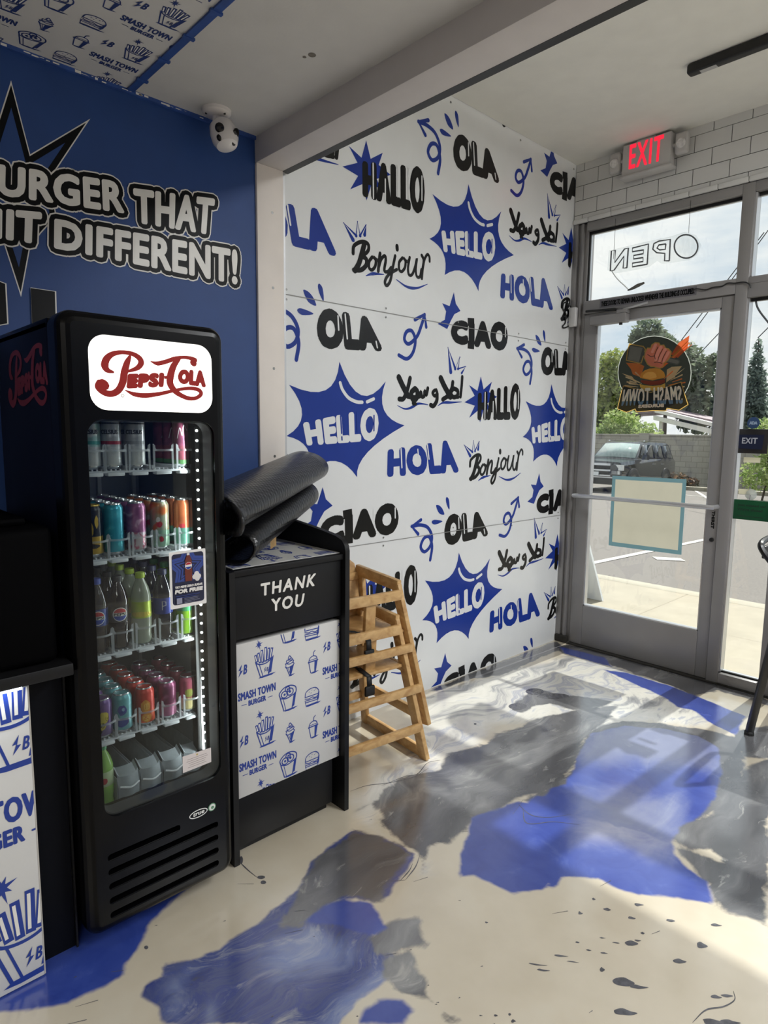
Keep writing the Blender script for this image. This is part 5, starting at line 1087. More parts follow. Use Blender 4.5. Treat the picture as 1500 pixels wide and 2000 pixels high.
q.textq('FOR FREE', [(y0 + .012, .953), (y1 - .012, .953), (y1 - .012, .965), (y0 + .012, .965)], 12, PW, bold=.0025, shear=.1)
for k, w_ in enumerate((.070, .060)): q.stroke([(y0 + .016, .946 - k * .005), (y0 + .016 + w_, .946 - k * .005)], .0012, 12, PNL, smooth=0)
for k, w_ in enumerate((.042, .040, .046, .030)): q.stroke([(y0 + .040, .937 - k * .004), (y0 + .040 + w_, .937 - k * .004)], .0010, 12, mat('poster_grey', '8A8CA0', .5), smooth=0)
q.poly([(y0 + .017, .924), (y0 + .033, .924), (y0 + .033, .941), (y0 + .017, .941)], 12, mat('poster_grey', '8A8CA0', .5))
tag(q.build('poster'), 'navy promotional poster of a cola bottle stuck to the cooler door glass', 'poster')
q = MB(); q.prism([(-3.008, .421), (-2.918, .423), (-2.918, .468), (-3.008, .471)], fnx, XP, XP + .0006, mat('notice_pink_white', 'D8CFCC', .5, var=.02)); q.map = onX(XP + .0006); q.lay = .0003
for k, w_ in enumerate((.060, .066, .055, .048, .058)): q.stroke([(-2.963 - w_ / 2, .456 - k * .0062), (-2.963 + w_ / 2, .456 - k * .0062)], .0012, 1, mat('notice_ink', '8A7E7C', .6), smooth=0)
q.disc((-2.963, .463), .003, 1, mat('notice_gold', 'B5A25A', .5), 10)
tag(q.build('notice_label'), 'small pale printed notice at the lower corner of the cooler door', 'sticker')

# ================================================================ LITTER BIN CABINET
LAM = mat('black_laminate', '0C0C0E', .5, spec=.3, var=.12, vscale=20)
BX, BY0, BY1 = .54, -2.815, -2.332
binc = thing('litter_bin_cabinet', (.28, (BY0 + BY1) / 2, 0), 'black litter bin cabinet lettered THANK YOU with a food-print door, right of the drinks cooler', 'bin')
q = MB()
sp_ = [(.02, .0), (.565, .0), (.565, .985), (.560, 1.005), (.545, 1.022), (.51, 1.034), (.42, 1.046), (.02, 1.085)]
for y0_, y1_, sp_ in ((BY1 - .020, BY1, sp_), (BY0, BY0 + .020, [(.02, .0), (.565, .0), (.565, .974), (.02, .974)])): q.prism(sp_, lambda u, v, d: (u, d, v), y0_, y1_, LAM)
q.box((.02, BY0 + .02, .05), (.04, BY1 - .02, 1.085), LAM); q.box((.041, BY0 + .021, .06), (.48, BY1 - .021, .08), LAM)
q.box((.36, BY0 + .021, .0), (.50, BY1 - .055, .20), LAM)
q.build('cabinet', binc)
q = MB(); q.box((.045, BY0 + .021, .955), (.556, BY1 - .021, .975), LAM, .002); q.box((.06, BY0 + .03, .9755), (.535, BY1 - .022, .978), mat('print_top_white', 'C9C9C6', .35, var=.03))
q.map = lambda u, v, h: (v, u, .978 + h); pattern(q, (-2.60, .44), 1.0, (BY0 + .03, .06, BY1 - .022, .535), NAVY)
q.build('tray_top', binc)
q = MB(); q.box((.50, BY0 + .022, .748), (.545, BY1 - .022, .953), LAM, .002); q.map = onX(.545)
q.textq('THANK', T_thank, 1, VINW, bold=.0035, shear=.1, sp=1.25); q.textq('YOU', T_you, 1, VINW, bold=.0035, shear=.1, sp=1.25)
q.build('drop_flap', binc)
q = MB(); q.box((.49, BY0 + .022, .208), (.535, BY1 - .022, .730), PRINTW, .001); q.map = onX(.535); q.lay = .0004
pattern(q, (-2.674, .642), 1.0, (BY0 + .023, .209, BY1 - .023, .729), NAVY)
q.build('door', binc)
q = MB(); q.box((.48, BY0 + .022, .035), (.530, BY1 - .05, .205), LAM, .002); q.build('kick_panel', binc)

# black matting folded on top of the bin -------------------------------
RUBM = mat('black_rubber_matting', '131315', .30, spec=.6, var=.15, vscale=30)
t_ = RUBM.node_tree; vo = t_.nodes.new('ShaderNodeTexVoronoi'); vo.inputs['Scale'].default_value = 70; vo.inputs['Randomness'].default_value = .15; g_ = t_.nodes.new('ShaderNodeTexCoord'); bp2 = t_.nodes.new('ShaderNodeBump'); bp2.inputs['Strength'].default_value = .6; bp2.inputs['Distance'].default_value = .003; bp2.invert = True
t_.links.new(g_.outputs['Object'], vo.inputs['Vector']); t_.links.new(vo.outputs['Distance'], bp2.inputs['Height']); t_.links.new(bp2.outputs['Normal'], t_.nodes['Principled BSDF'].inputs['Normal'])
A0, A1 = Vector((.485, -2.755, 0)), Vector((.135, -2.225, 0)); ad = (A1 - A0).normalized(); sd_ = Vector((-ad.y, ad.x, 0)) * -1      # sd_ points to the room
path = [(-.05, .055), (-.068, .025), (-.03, .005), (.03, .006), (.068, .035), (.074, .075), (.045, .108), (-.02, .118), (-.08, .124), (-.108, .15), (-.112, .19), (-.085, .232), (-.03, .25), (.04, .24), (.09, .205), (.096, .165), (.065, .135), (0, .134), (-.05, .145), (-.06, .17)]
pp = catmull([(a, b_, 0) for a, b_ in path], 5)
q = MB(); nL = 16; npn = len(pp); rows = []
for i in range(nL + 1):
    f = i / nL; row = []
    sag = .055 * f * f + .015 * math.sin(f * 5); 
    for j, p in enumerate(pp):
        up_ = p.y > .121; g_f = max(0, min(1, (f - .25) / .5)); lift = .112 * f
        s_ = p.x * (1.05 - .12 * f) ; z = .981 + p.y * .90 + lift 
        ext0, ext1 = (-.22, .055) if up_ else (-.01, -.01)
        base = A0 + ad * ((A1 - A0).length * (f) + ext0 * (1 - f) + ext1 * f)
        pt = base + sd_ * s_ + Vector((0, 0, z)); pt.y = max(pt.y, -2.838); pt.x = max(pt.x, .045); row.append(pt)
    rows.append(row)
V = [v for r_ in rows for v in r_]
q.add(V, [(i * npn + j, i * npn + j + 1, (i + 1) * npn + j + 1, (i + 1) * npn + j) for i in range(nL) for j in range(npn - 1)], RUBM)
mat_o = q.build('rubber_mat', sharp=60)
sol = mat_o.modifiers.new('thickness', 'SOLIDIFY'); sol.thickness = .009; sol.offset = 0
tag(mat_o, 'heavy black dimpled rubber mat folded double on top of the litter bin cabinet', 'mat')
# torn paper label under the mat's fold
q = MB(); c0 = A0 + ad * .13 + sd_ * .074 + Vector((0, 0, 1.010))
q.add([c0, c0 + ad * .05 + Vector((0, 0, .006)), c0 + ad * .05 + Vector((0, 0, .040)), c0 + Vector((0, 0, .032))], [(0, 1, 2, 3)], mat('kraft_label', '9A7C50', .7, var=.25, vscale=40)); lb_ = q.build('paper_label', mat_o)
lb_['label'] = 'torn kraft paper label'

# ================================================================ HIGH CHAIRS
def wood_mat(name, c1, c2):
    m = bpy.data.materials.new(name); m.use_nodes = True; t_ = m.node_tree; b_ = t_.nodes['Principled BSDF']; b_.inputs['Roughness'].default_value = .38
    g_ = t_.nodes.new('ShaderNodeTexCoord'); mp_ = t_.nodes.new('ShaderNodeMapping'); mp_.inputs['Scale'].default_value = (9, 9, 14); n_ = t_.nodes.new('ShaderNodeTexNoise'); n_.inputs['Scale'].default_value = 2.0; n_.inputs['Detail'].default_value = 6; n_.inputs['Distortion'].default_value = .8
    r_ = t_.nodes.new('ShaderNodeValToRGB'); r_.color_ramp.elements[0].position = .3; r_.color_ramp.elements[1].position = .72; r_.color_ramp.elements[0].color = lin(c1) + (1,); r_.color_ramp.elements[1].color = lin(c2) + (1,)
    for a, b2 in ((g_.outputs['Object'], mp_.inputs['Vector']), (mp_.outputs[0], n_.inputs['Vector']), (n_.outputs['Fac'], r_.inputs['Fac']), (r_.outputs['Color'], b_.inputs['Base Color'])): t_.links.new(a, b2)
    MATS[name] = m; return m
OAK = wood_mat('honey_oak', 'B08652', 'D8B37C'); STRAP = mat('black_strap', '121214', .6, var=.1)
def high_chair(loc, ext, rails, label):
    """seat faces +x; ext widens the side frames"""
    root = thing('high_chair', loc, label, 'high chair', 'stacked wooden high chairs')
    W0, W1 = .222 + ext, .138 + ext; HT_ = .612
    def fr(z): f = z / HT_; return .225 - .118 * f, W0 + (W1 - W0) * f         # front leg x, |y|
    def bk(z): f = z / HT_; return -.215 + .06 * f, W0 + (W1 - W0) * f
    L0 = Vector(loc)
    for sg in (1, -1):
        nm = 'side_frame'; s_ = MB()
        P = lambda t: L0 + Vector((t[0], t[1] * sg, t[2] if len(t) > 2 else 0))
        f0, f1, b0, b1 = fr(0), fr(HT_), bk(0), bk(HT_)
        s_.bar(P((f0[0], f0[1], 0.0)), P((f1[0], f1[1], HT_)), .050, .022, OAK, up=(0, 1, 0), bev=.004)
        s_.bar(P((b0[0], b0[1], 0.0)), P((b1[0], b1[1], HT_)), .045, .022, OAK, up=(0, 1, 0), bev=.004)
        s_.bar(P((f0[0] - .015, f0[1] - .001, .026)), P((b0[0] + .015, b0[1] - .001, .026)), .020, .045, OAK, bev=.004)
        s_.bar(P((f1[0] + .022, f1[1], HT_ - .004)), P((b1[0] - .03, b1[1], HT_ + .012)), .024, .050, OAK, bev=.005)
        s_.bar(P((fr(.40)[0], fr(.40)[1] - .002, .40)), P((bk(.40)[0], bk(.40)[1] - .002, .40)), .018, .035, OAK, bev=.003)
        s_.build(nm, root)
    for z in rails:
        x, y = fr(z); s_ = MB(); top = z > .5
        s_.bar(L0 + Vector((x + .024, -y + .004, z)), L0 + Vector((x + .024, y - .004, z)), .020, .044 if top else .036, OAK, bev=.004)
        s_.build('front_rail', root)
    for z in (.15, .60):
        x, y = bk(z); s_ = MB(); s_.bar(L0 + Vector((x - .016, -y, z)), L0 + Vector((x - .016, y, z)), .018, .035, OAK, bev=.003); s_.build('back_rail', root)
    s_ = MB(); V = []; n = 9; y_ = fr(.42)[1] - .014     # dished seat
    s_.box((loc[0] - .165, loc[1] - y_, loc[2] + .405), (loc[0] + .150, loc[1] + y_, loc[2] + .420), OAK, .005); s_.build('seat', root)
    s_ = MB(); yb = bk(.55)[1] - .014
    lp = [(-yb, .43), (yb, .43), (yb, .60), (yb * .92, .655), (yb * .65, .690), (0, .700), (-yb * .65, .690), (-yb * .92, .655), (-yb, .60)]
    s_.prism(lp, lambda u, v, d: (loc[0] - .165 + d - (v - .43) * .12 - .03 * (1 - (u / yb) ** 2), loc[1] + u, loc[2] + v), 0, .012, OAK); s_.build('backrest', root)
    s_ = MB(); x1 = fr(.58)[0] + .010     # crotch post
    s_.bar(L0 + Vector((fr(.42)[0] - .03, .0, .418)), L0 + Vector((x1, .0, .570)), .052, .022, OAK, up=(1, 0, 0), bev=.004); s_.build('crotch_post', root)
    s_ = MB(); a = L0 + Vector((.03, .09, .424)); sy = y_
    for sg in (1, -1):
        s_.add([L0 + Vector(v) for v in ((-.06, sg * sy * .9, .423), (-.03, sg * sy * .9, .424), (.10, sg * .04, .430), (.07, sg * .04, .430))], [(0, 1, 2, 3)], STRAP)
    s_.add([L0 + Vector(v) for v in ((.10, -.06, .430), (.10, -.035, .430), (.172, -.030, .415), (.172, -.055, .415))], [(0, 1, 2, 3)], STRAP); s_.add([L0 + Vector(v) for v in ((.172, -.055, .415), (.172, -.030, .415), (.176, -.030, .375), (.176, -.055, .375))], [(0, 1, 2, 3)], STRAP)
    st_ = s_.build('harness_strap', root); m_ = st_.modifiers.new('thickness', 'SOLIDIFY'); m_.thickness = .002
    s_ = MB(); s_.box((loc[0] + .170, loc[1] - .066, loc[2] + .335), (loc[0] + .184, loc[1] - .018, loc[2] + .378), STRAP, .006); s_.build('buckle', st_)
    root.rotation_euler.z = math.radians(-6)
    return root
CY = -2.075
high_chair((.254, CY + .032, 0), 0.0, (.572, .150), 'honey oak high chair standing on the floor, under another one, beside the bin')
high_chair((.236, CY + .044, .145), .012, (.572, .345, .170), 'honey oak high chair stacked on top of another one beside the litter bin')

# ================================================================ COUNTER AT THE LEFT EDGE
CTX = .600
ctr = thing('counter_unit', (.3, -4.2, 0), 'printed white counter unit with large navy food drawings at the left edge', 'counter')
q = MB(); q.box((.02, -5.2, .0), (CTX - .02, -3.392, .79), LAM); q.build('carcass', ctr)
q = MB(); q.box((CTX - .019, -5.2, .004), (CTX, -3.392, .783), PRINTW, .001); q.box((CTX - .019, -3.3915, .004), (CTX - .002, -3.388, .783), mat('panel_edge', 'B9B5AE', .5)); q.map = onX(CTX); q.lay = .0006
pattern(q, (-3.428, .120), 2.36, (-3.95, .006, -3.3925, .782), NAVY)
q.build('front_panel', ctr)
q = MB(); q.box((.05, -3.387, .0), (.55, -3.300, .79), mat('counter_end_navy', '05070F', .6, spec=.15, var=.1)); q.box((.05, -3.2995, 0), (.56, -3.2945, .78), LAM); q.build('end_filler', ctr)
q = MB(); q.box((.0, -5.2, .795), (.632, -3.293, .826), LAM, .003); tag(q.build('worktop'), 'thin black worktop on the printed counter beside the cooler', 'worktop')
ul = area('under_counter_lamp', (CTX + .018, -3.60, .788), .36, .015, .22, (.80, .92, 1.0)); ul.rotation_euler = (0, 0, PI / 2)
q = MB(); q.box((CTX + .004, -3.9, .789), (CTX + .030, -3.41, .7945), mat('under_counter_led', 'E8F2FF', .4, var=0, emis=3.0)); tag(q.build('strip_lamp'), 'thin cool white strip lamp under the worktop edge', 'lamp')
q = MB(); q.box((.06, -4.3, .827), (.60, -3.315, 1.17), mat('dark_fill_black', '020203', .7, spec=.05, var=.1), .02, 3); q.box((.10, -4.2, 1.171), (.55, -3.36, 1.19), MATS['dark_fill_black'], .008)
tag(q.build('dark_fill_box'), 'black box standing in for the darkness above the worktop left of the cooler', 'appliance')  # black box put in to stand for plain darkness beside the cooler

# ================================================================ SECURITY CAMERA
CAMW = mat('camera_white_plastic', 'DAD6D4', .25, var=.02); CAMK = mat('camera_lens_black', '0C0C0E', .15, var=.05)
cl = (.085, -2.555)
sc_ = thing('security_camera', (cl[0], cl[1], ZF), 'white two-lens security camera on the soffit by the blue wall', 'camera')
q = MB(); q.lathe([(.052, 0), (.050, -.010), (.040, -.018), (.016, -.022), (.014, -.05)], (cl[0], cl[1], ZF), CAMW, 24); 
for a in (.3, 2.4, 4.5): q.lathe([(0, -.0205), (.004, -.0205), (.004, -.016)], (cl[0] + .038 * math.cos(a), cl[1] + .038 * math.sin(a), ZF), BLACKM, 8)
q.build('mount', sc_)
q = MB(); bc = Vector((cl[0] + .026, cl[1] + .012, ZF - .082)); axb = Vector((.35, .10, -1)).normalized()
q.lathe([(0, -.050), (.026, -.047), (.043, -.030), (.048, -.004), (.0465, .026), (.037, .046), (.016, .055), (0, .056)], bc, CAMW, 28, axis=axb)
hd = q.build('head', sc_)
for dv in (Vector((.70, -.72, -.30)), Vector((.86, .45, -.35))):
    s_ = MB(); dv.normalize(); tv = dv.cross(Vector((0, 0, 1))).normalized(); uv_ = tv.cross(dv)
    for off, r_ in ((.013, .016), (-.016, .0135)):
        s_.lathe([(r_, 0), (r_, .004), (r_ * .8, .006), (0, .0065)], bc + dv * .0465 + uv_ * off, CAMK, 16, axis=dv)
    s_.build('lens', hd)

# ================================================================ EXIT SIGN
EXP = mat('exit_housing', 'BDBBB8', .5, var=.03); EXR = mat('exit_red', 'E0203A', .4, var=.03, emis=.75)
ex = thing('exit_sign', (.49, -.05, 2.97), 'white exit sign with red letters and two lamp heads over the door', 'exit sign')
q = MB(); q.box((.345, -.084, 2.885), (.625, -.020, 3.062), EXP, .006); q.box((.335, -.092, 2.878), (.635, -.016, 2.892), EXP, .004); q.box((.42, -.07, 3.062), (.53, -.02, 3.0745), EXP, .004); q.box((.40, -.0205, 2.93), (.58, .0035, 3.04), EXP)
hs = q.build('housing', ex)
q = MB(); q.map = onY(-.0845); q.textq('EXIT', [(.388, 2.922), (.583, 2.918), (.585, 3.055), (.388, 3.055)], 1, EXR, bold=.006, sp=1.18); q.build('red_letters', ex)
for x_, sg in ((.29, -1), (.675, 1)):
    s_ = MB(); s_.box((x_ - .035, -.072, 2.935), (x_ + .035, -.030, 3.045), EXP, .014, 3); s_.tube([(x_ - sg * .03, -.05, 2.99), (x_ - sg * .055, -.05, 2.99)], .012, EXP, 10)
    h_ = s_.build('lamp_head', ex)
    s_ = MB(); s_.lathe([(.026, 0), (.027, .004), (.022, .012), (0, .016)], (x_, -.071, 2.985), mat('lamp_lens', 'D5D3D0', .15, var=.2, vscale=60), 18, axis=(0, -1, -.25)); s_.build('lens', h_)

# ================================================================ OPEN SIGN, CABLES, SENSORS
op = thing('open_sign', (.54, -.02, 2.43), 'clear acrylic open sign with unlit outline letters, seen from behind, hung in the transom', 'sign')
ACR = glass_mat('acrylic', (.96, .97, .97), .10); NEO = mat('unlit_neon_tube', '55595C', .4, var=.1)
q = MB(); q.prism(T_op_panel, lambda u, v, d: (u, d, v), -.006, -.002, ACR); q.build('acrylic_panel', op)
for nm, ch in (('letter_tube', [T_op_o]), ('letter_tube', [T_op_p, T_op_p2]), ('letter_tube', [T_op_e]), ('letter_tube', [T_op_n])):
    s_ = MB()
    for l_ in ch: s_.tube([(a, -.011, b_) for a, b_ in l_], .0042, NEO, 6)
    s_.build(nm, op)
for x_ in (.283, .722):
    s_ = MB(); s_.tube([(x_, -.006, 2.46 if x_ < .5 else 2.52), (x_ - .003, .0, 2.695)], .0012, BLACKM, 5); s_.build('hanging_wire', op)
q = MB(); q.tube([(a, .02, b_) for a, b_ in T_crack], .0035, mat('pale_cable', 'E9ECEA', .4), 6, smooth=3); q.build('power_lead', op)
q = MB(); q.tube([(.385, -.004, 2.262), (.42, -.012, 2.268), (.45, -.012, 2.279), (.485, -.006, 2.290)], [.004, .009, .011, .006], mat('dark_plug', '55544F', .5), 8, smooth=3); tag(q.build('cable_plug'), 'small dark plug lying on the bar over the door', 'plug')
q = MB(); q.tube([(a, -.008, b_) for a, b_ in T_cable1], .0035, BLACKM, 6, smooth=4); tag(q.build('door_cable'), 'thin black cable running along the bar over the door', 'cable')
q = MB(); q.tube([(a, .040, b_) for a, b_ in T_cable2], .005, mat('outdoor_cable', '3C4044', .6), 6, smooth=4); tag(q.build('hanging_cable'), 'dark cable hanging at the side glass right of the door', 'cable')
q = MB(); q.box((.008, -.030, 2.085), (.058, .0, 2.205), mat('sensor_white', 'C9C9C9', .4, var=.03), .007, 3); tag(q.build('door_sensor'), 'small white alarm sensor box on the jamb at the mural corner', 'sensor')
q = MB(); q.tube([(.012, -.012, 2.21), (.004, -.05, 2.235), (.003, -.085, 2.225), (.003, -.09, 2.19), (.003, -.055, 2.165), (.003, -.055, 2.11), (.003, -.085, 2.085), (.004, -.07, 2.075), (.012, -.03, 2.09)], .0045, BLACKM, 7, smooth=5); tag(q.build('sensor_cable'), 'black looped cable beside the white alarm sensor', 'cable')
# ceiling lighting bar
q = MB(); q.box((.93, -.655, 3.030), (4.6, -.607, 3.073), BLACKM, .010, 3)
tk = q.build('linear_ceiling_light'); tag(tk, 'slim black linear light fixture on the entrance ceiling', 'light')
q = MB(); q.box((.985, -.645, 3.0285), (1.055, -.617, 3.0295), mat('fixture_label', 'A9A9A8', .5)); q.build('rating_label', tk)

# ================================================================ STICKERS ON THE GLASS
def backlit(m_, fac=.6):
    t_ = m_.node_tree; b_ = t_.nodes['Principled BSDF']; ou = t_.nodes['Material Output']
    tl_ = t_.nodes.new('ShaderNodeBsdfTranslucent'); mx = t_.nodes.new('ShaderNodeMixShader'); mx.inputs['Fac'].default_value = fac
    if b_.inputs['Base Color'].links: t_.links.new(b_.inputs['Base Color'].links[0].from_socket, tl_.inputs['Color'])
    else: tl_.inputs['Color'].default_value = b_.inputs['Base Color'].default_value
    t_.links.new(b_.outputs[0], mx.inputs[1]); t_.links.new(tl_.outputs[0], mx.inputs[2]); t_.links.new(mx.outputs[0], ou.inputs['Surface'])
    return m_
q = MB(); yy = .0475; LF = lambda u, v, d: (u, d, v)
lg = MB(); lg.map = lambda u, v, h: (u, .041 - h, v); lg.lay = .0003
D_ = lambda n, c: MATS.get('decal_' + n) or backlit(mat('decal_' + n, c, .5, var=.06, vscale=20), .7)
lg.poly([(.553 + (p[0] - .553) * 1.02, 1.76 + (p[1] - 1.76) * 1.02) for p in T_lg_circle], 0, D_('rim', 'B9BDB4')); lg.poly(T_lg_circle, 1, D_('dark', '383B36'))
for i, f in enumerate(T_lg_fl): lg.poly(f, 2, D_(('orange', 'tan', 'rust', 'tan', 'sand')[i], ('F08A48', 'F0CF9C', 'D8683A', 'F0CF9C', 'F0D8A8')[i]))
random.seed(5)
cx_, cz_ = .555, 1.68
for k in range(26):
    a = random.choice((random.uniform(-.2, .9), random.uniform(PI - .9, PI + .2))); r0 = random.uniform(.08, .12); r1 = random.uniform(.14, .20)
    lg.stroke([(cx_ + r0 * math.cos(a), cz_ + r0 * math.sin(a) * .8), (cx_ + r1 * math.cos(a), cz_ + r1 * math.sin(a) * .8)], [.003, .008], 3, D_(('tan', 'sand', 'orange')[k % 3], 'F0CF9C'), smooth=0)
for k, a in enumerate((.62, .70, .78)): lg.stroke([(.60, 1.80), (.60 + .20 * math.cos(a), 1.80 + .20 * math.sin(a))], [.012, .004], 4, D_(('rust', 'orange', 'amber')[k], 'C98A3C'), smooth=0)
lg.poly(T_lg_head, 5, D_('gold', 'D8B060')); lg.poly(grow(T_lg_head, -.006), 6, D_('iron', '6A6B64')); lg.poly(T_lg_head2, 7, D_('iron2', '96958A'))
lg.stroke(T_lg_handle[0][0], .020, 5, D_('iron', '6A6B64'), smooth=0); lg.stroke(T_lg_handle[1][0], .034, 5, D_('iron', '6A6B64'), smooth=0); lg.stroke(T_lg_handle[1][0], .020, 6, D_('iron2', '96958A'), smooth=0)
lg.poly(grow(T_lg_fist, .006), 7, D_('gold', 'D8B060')); lg.poly(T_lg_fist, 8, D_('skin', 'F09A7C'))
for P_, w_ in T_lg_fingers: lg.stroke(P_, w_ * 1.5, 9, D_('skin2', 'FFC0A8'))
for P_, w_ in T_lg_gaps: lg.stroke(P_, w_ * 1.1, 11, D_('dark', '383B36'))
lg.poly(T_lg_bot, 8, D_('cheese', 'FFC860')); lg.poly(T_lg_patty, 9, D_('patty', 'A04A34')); lg.poly(T_lg_bun, 10, D_('bun', 'FFB04C'))
lg.poly([((p[0] - .545) * .55 + .53, (p[1] - 1.735) * .6 + 1.74) for p in T_lg_bun], 11, D_('bun2', 'FFD070'))
lg.poly(grow(T_lg_ban, .004), 12, D_('gold', 'D8B060')); lg.poly(T_lg_ban, 13, D_('dark', '383B36'))
lg.textq('SMASH TOWN', T_lg_t1, 14, D_('steelblue', '8AA6BC'), bold=.006, sp=1.1)
t1 = [Vector(p) for p in T_lg_t1]; up1 = [tuple(t1[0] * .45 + t1[3] * .55), tuple(t1[1] * .45 + t1[2] * .55)]
lg.clip = (.3, 1.608, .8, 1.7); lg.textq('SMASH TOWN', T_lg_t1, 16, D_('lettersand', 'FFF0DC'), bold=.005, sp=1.1); lg.clip = None
lg.textq('BURGERS', T_lg_t2, 16, D_('lettersand', 'FFF0DC'), bold=.004)
tag(lg.build('window_decal'), 'round burger shop decal with fist, hammer and burger on the door glass, lettering reversed', 'decal')
q = MB(); q.map = lambda u, v, h: (u, .0405, v)
rim_ = [(.330, .700), (.786, .706), (.786, 1.152), (.330, 1.146)]; inn_ = [(.352, .726), (.764, .730), (.764, 1.128), (.352, 1.124)]
for i in range(4): q.poly([rim_[i], rim_[(i + 1) % 4], inn_[(i + 1) % 4], inn_[i]], 0, backlit(mat('teal_sticker', '64848C', .5, var=.04), .6))
q.poly(inn_, 0, backlit(mat('sticker_cream', 'B4B0A0', .6, var=.03), .7))
tag(q.build('square_sticker'), 'large square sticker with teal border on the door glass behind the push bar', 'sticker')
q = MB(); q.lathe([(0, 0), (.031, 0), (.031, .0012), (0, .0012)], (1.112, .048, 1.475), mat('badge_navy', '2C4468', .4, var=.04), 24, axis=(0, -1, 0)); q.map = lambda u, v, h: (u, .0466 - h, v)
q.textq('ADA', [(1.092, 1.466), (1.132, 1.466), (1.132, 1.484), (1.092, 1.484)], 1, mat('badge_text', '8FA2B8', .5), bold=.003); tag(q.build('round_sticker'), 'round navy sticker on the side glass above the dark exit plate', 'sticker')
q = MB(); q.box((1.045, .018, 1.312), (1.198, .024, 1.442), mat('plate_black', '1E1D1E', .3, var=.05), .002); q.map = lambda u, v, h: (u, .018 - h, v)
q.poly([(1.050, 1.338), (1.172, 1.334), (1.178, 1.412), (1.050, 1.412)], 1, mat('plate_navy', '141B33', .35)); q.textq('EXIT', [(1.072, 1.364), (1.148, 1.364), (1.148, 1.396), (1.072, 1.396)], 2, mat('plate_text', 'A9ABB2', .4), bold=.002)
tag(q.build('exit_plate'), 'small dark EXIT plate on the side glass right of the door', 'sign')
q = MB(); q.box((1.078, .046, 1.262), (1.160, .0485, 1.290), backlit(mat('paper_cream', 'DCD9C8', .6))); tag(q.build('paper_slip'), 'cream paper slip on the side glass just under the EXIT plate', 'label')
q = MB(); q.box((1.066, .046, 1.088), (1.142, .0485, 1.116), MATS['paper_cream']); tag(q.build('paper_slip'), 'cream paper slip overlapping the suction cup above the green sign', 'label')
q = MB(); q.lathe([(0, .006), (.010, .006), (.022, .003), (.030, 0), (.026, .001), (.010, .012), (0, .014)], (1.128, .048, 1.090), mat('clear_suction_cup', 'BFC6C2', .15, var=.05, alpha=.5), 20, axis=(0, -1, 0)); q.tube([(1.128, .035, 1.088), (1.127, .030, 1.062)], .003, CHROME, 6); tag(q.build('suction_cup'), 'clear suction cup hook holding the green sign', 'hook')
q = MB(); q.box((1.040, .020, .952), (1.250, .024, 1.060), backlit(mat('sign_green', '145A36', .45, var=.05), .4), .001); q.map = lambda u, v, h: (u, .020 - h, v)
GI = mat('sign_green_ink', '0C3320', .5)
q.textq('Just missed us?', [(1.075, 1.022), (1.215, 1.022), (1.215, 1.038), (1.075, 1.038)], 1, GI, bold=.002); q.textq("We're closed", [(1.075, 1.000), (1.200, 1.000), (1.200, 1.016), (1.075, 1.016)], 1, GI, bold=.002)
q.stroke([(1.075, .972), (1.205, .970)], .004, 1, GI, smooth=0)
tag(q.build('green_sign'), 'green card sign with dark lettering on the side glass', 'sign')

# ================================================================ BAR STOOL AT THE RIGHT EDGE
STB = mat('stool_black', '0F0F10', .35, var=.1)
SX, SY = 1.605, -.335
stl = thing('bar_stool', (SX, SY, 0), 'black metal bar stool at the right edge in front of the side glass', 'stool')
for sx in (-1, 1):
    for sy in (-1, 1):
        s_ = MB(); s_.bar((SX + sx * .225, SY + sy * .20, 0.004), (SX + sx * .135, SY + sy * .14, .742), .034, .030, STB, bev=.005); s_.lathe([(.018, 0), (.022, .0), (.022, .012), (.016, .02)], (SX + sx * .224, SY + sy * .20, 0), RUBBER, 10); s_.build('leg', stl)
s_ = MB(); s_.box((SX - .19, SY - .19, .742), (SX + .19, SY + .19, .775), STB, .014, 3); s_.build('seat', stl)
for (a, b_) in (((-1, -1), (1, -1)), ((1, -1), (1, 1)), ((1, 1), (-1, 1)), ((-1, 1), (-1, -1))):
    s_ = MB(); f = .30 / .74; px_, py_ = .225 - .09 * f, .20 - .06 * f; s_.bar((SX + a[0] * px_, SY + a[1] * py_, .30), (SX + b_[0] * px_, SY + b_[1] * py_, .30), .018, .018, STB, bev=.004); s_.build('foot_rail', stl)
s_ = MB(); s_.tube([(SX - .15, SY - .165, .765), (SX - .195, SY - .185, .83), (SX - .235, SY - .195, .885), (SX - .250, SY - .165, .915), (SX - .255, SY, .925), (SX - .250, SY + .165, .915), (SX - .235, SY + .195, .885), (SX - .195, SY + .185, .83), (SX - .15, SY + .165, .765)], .014, STB, 8, smooth=5); s_.box((SX - .248, SY - .16, .84), (SX - .232, SY + .16, .90), STB, .006); s_.build('backrest', stl)
# ================================================================ OUTSIDE THE GLASS
gz = lambda y: -.012 - .029 * max(0.0, y - 2.2)
CONC = mat('sidewalk_concrete', '958D7C', .8, var=.10, vscale=3.5, bump=.3, bscale=60)
CURB = mat('curb_concrete', '9A9484', .8, var=.06)
ASPH = mat('asphalt', '6C6762', .9, var=.16, vscale=55, bump=.5, bscale=130)
LINE = mat('road_paint', 'B9B6AE', .7, var=.08, vscale=12)
JOINT = mat('joint_shadow', '8C8474', .9)
q = MB(); q.box((-26, .10, -.2), (12, 2.02, -.006), CONC); q.box((-26, 2.02, -.2), (12, 2.19, -.004), CURB, .01)
for x_ in (-7.2, -5.4, -3.6, -1.75, .088, 1.9, 3.7): q.box((x_ - .006, .10, -.008), (x_ + .006, 2.02, -.0055), JOINT)
q.box((-26, 2.012, -.008), (12, 2.02, -.0055), JOINT); q.box((-26, 1.04, -.008), (12, 1.048, -.0058), JOINT)
tag(q.build('sidewalk'), 'sunlit pale concrete sidewalk and curb outside the door', 'sidewalk', kind='structure')
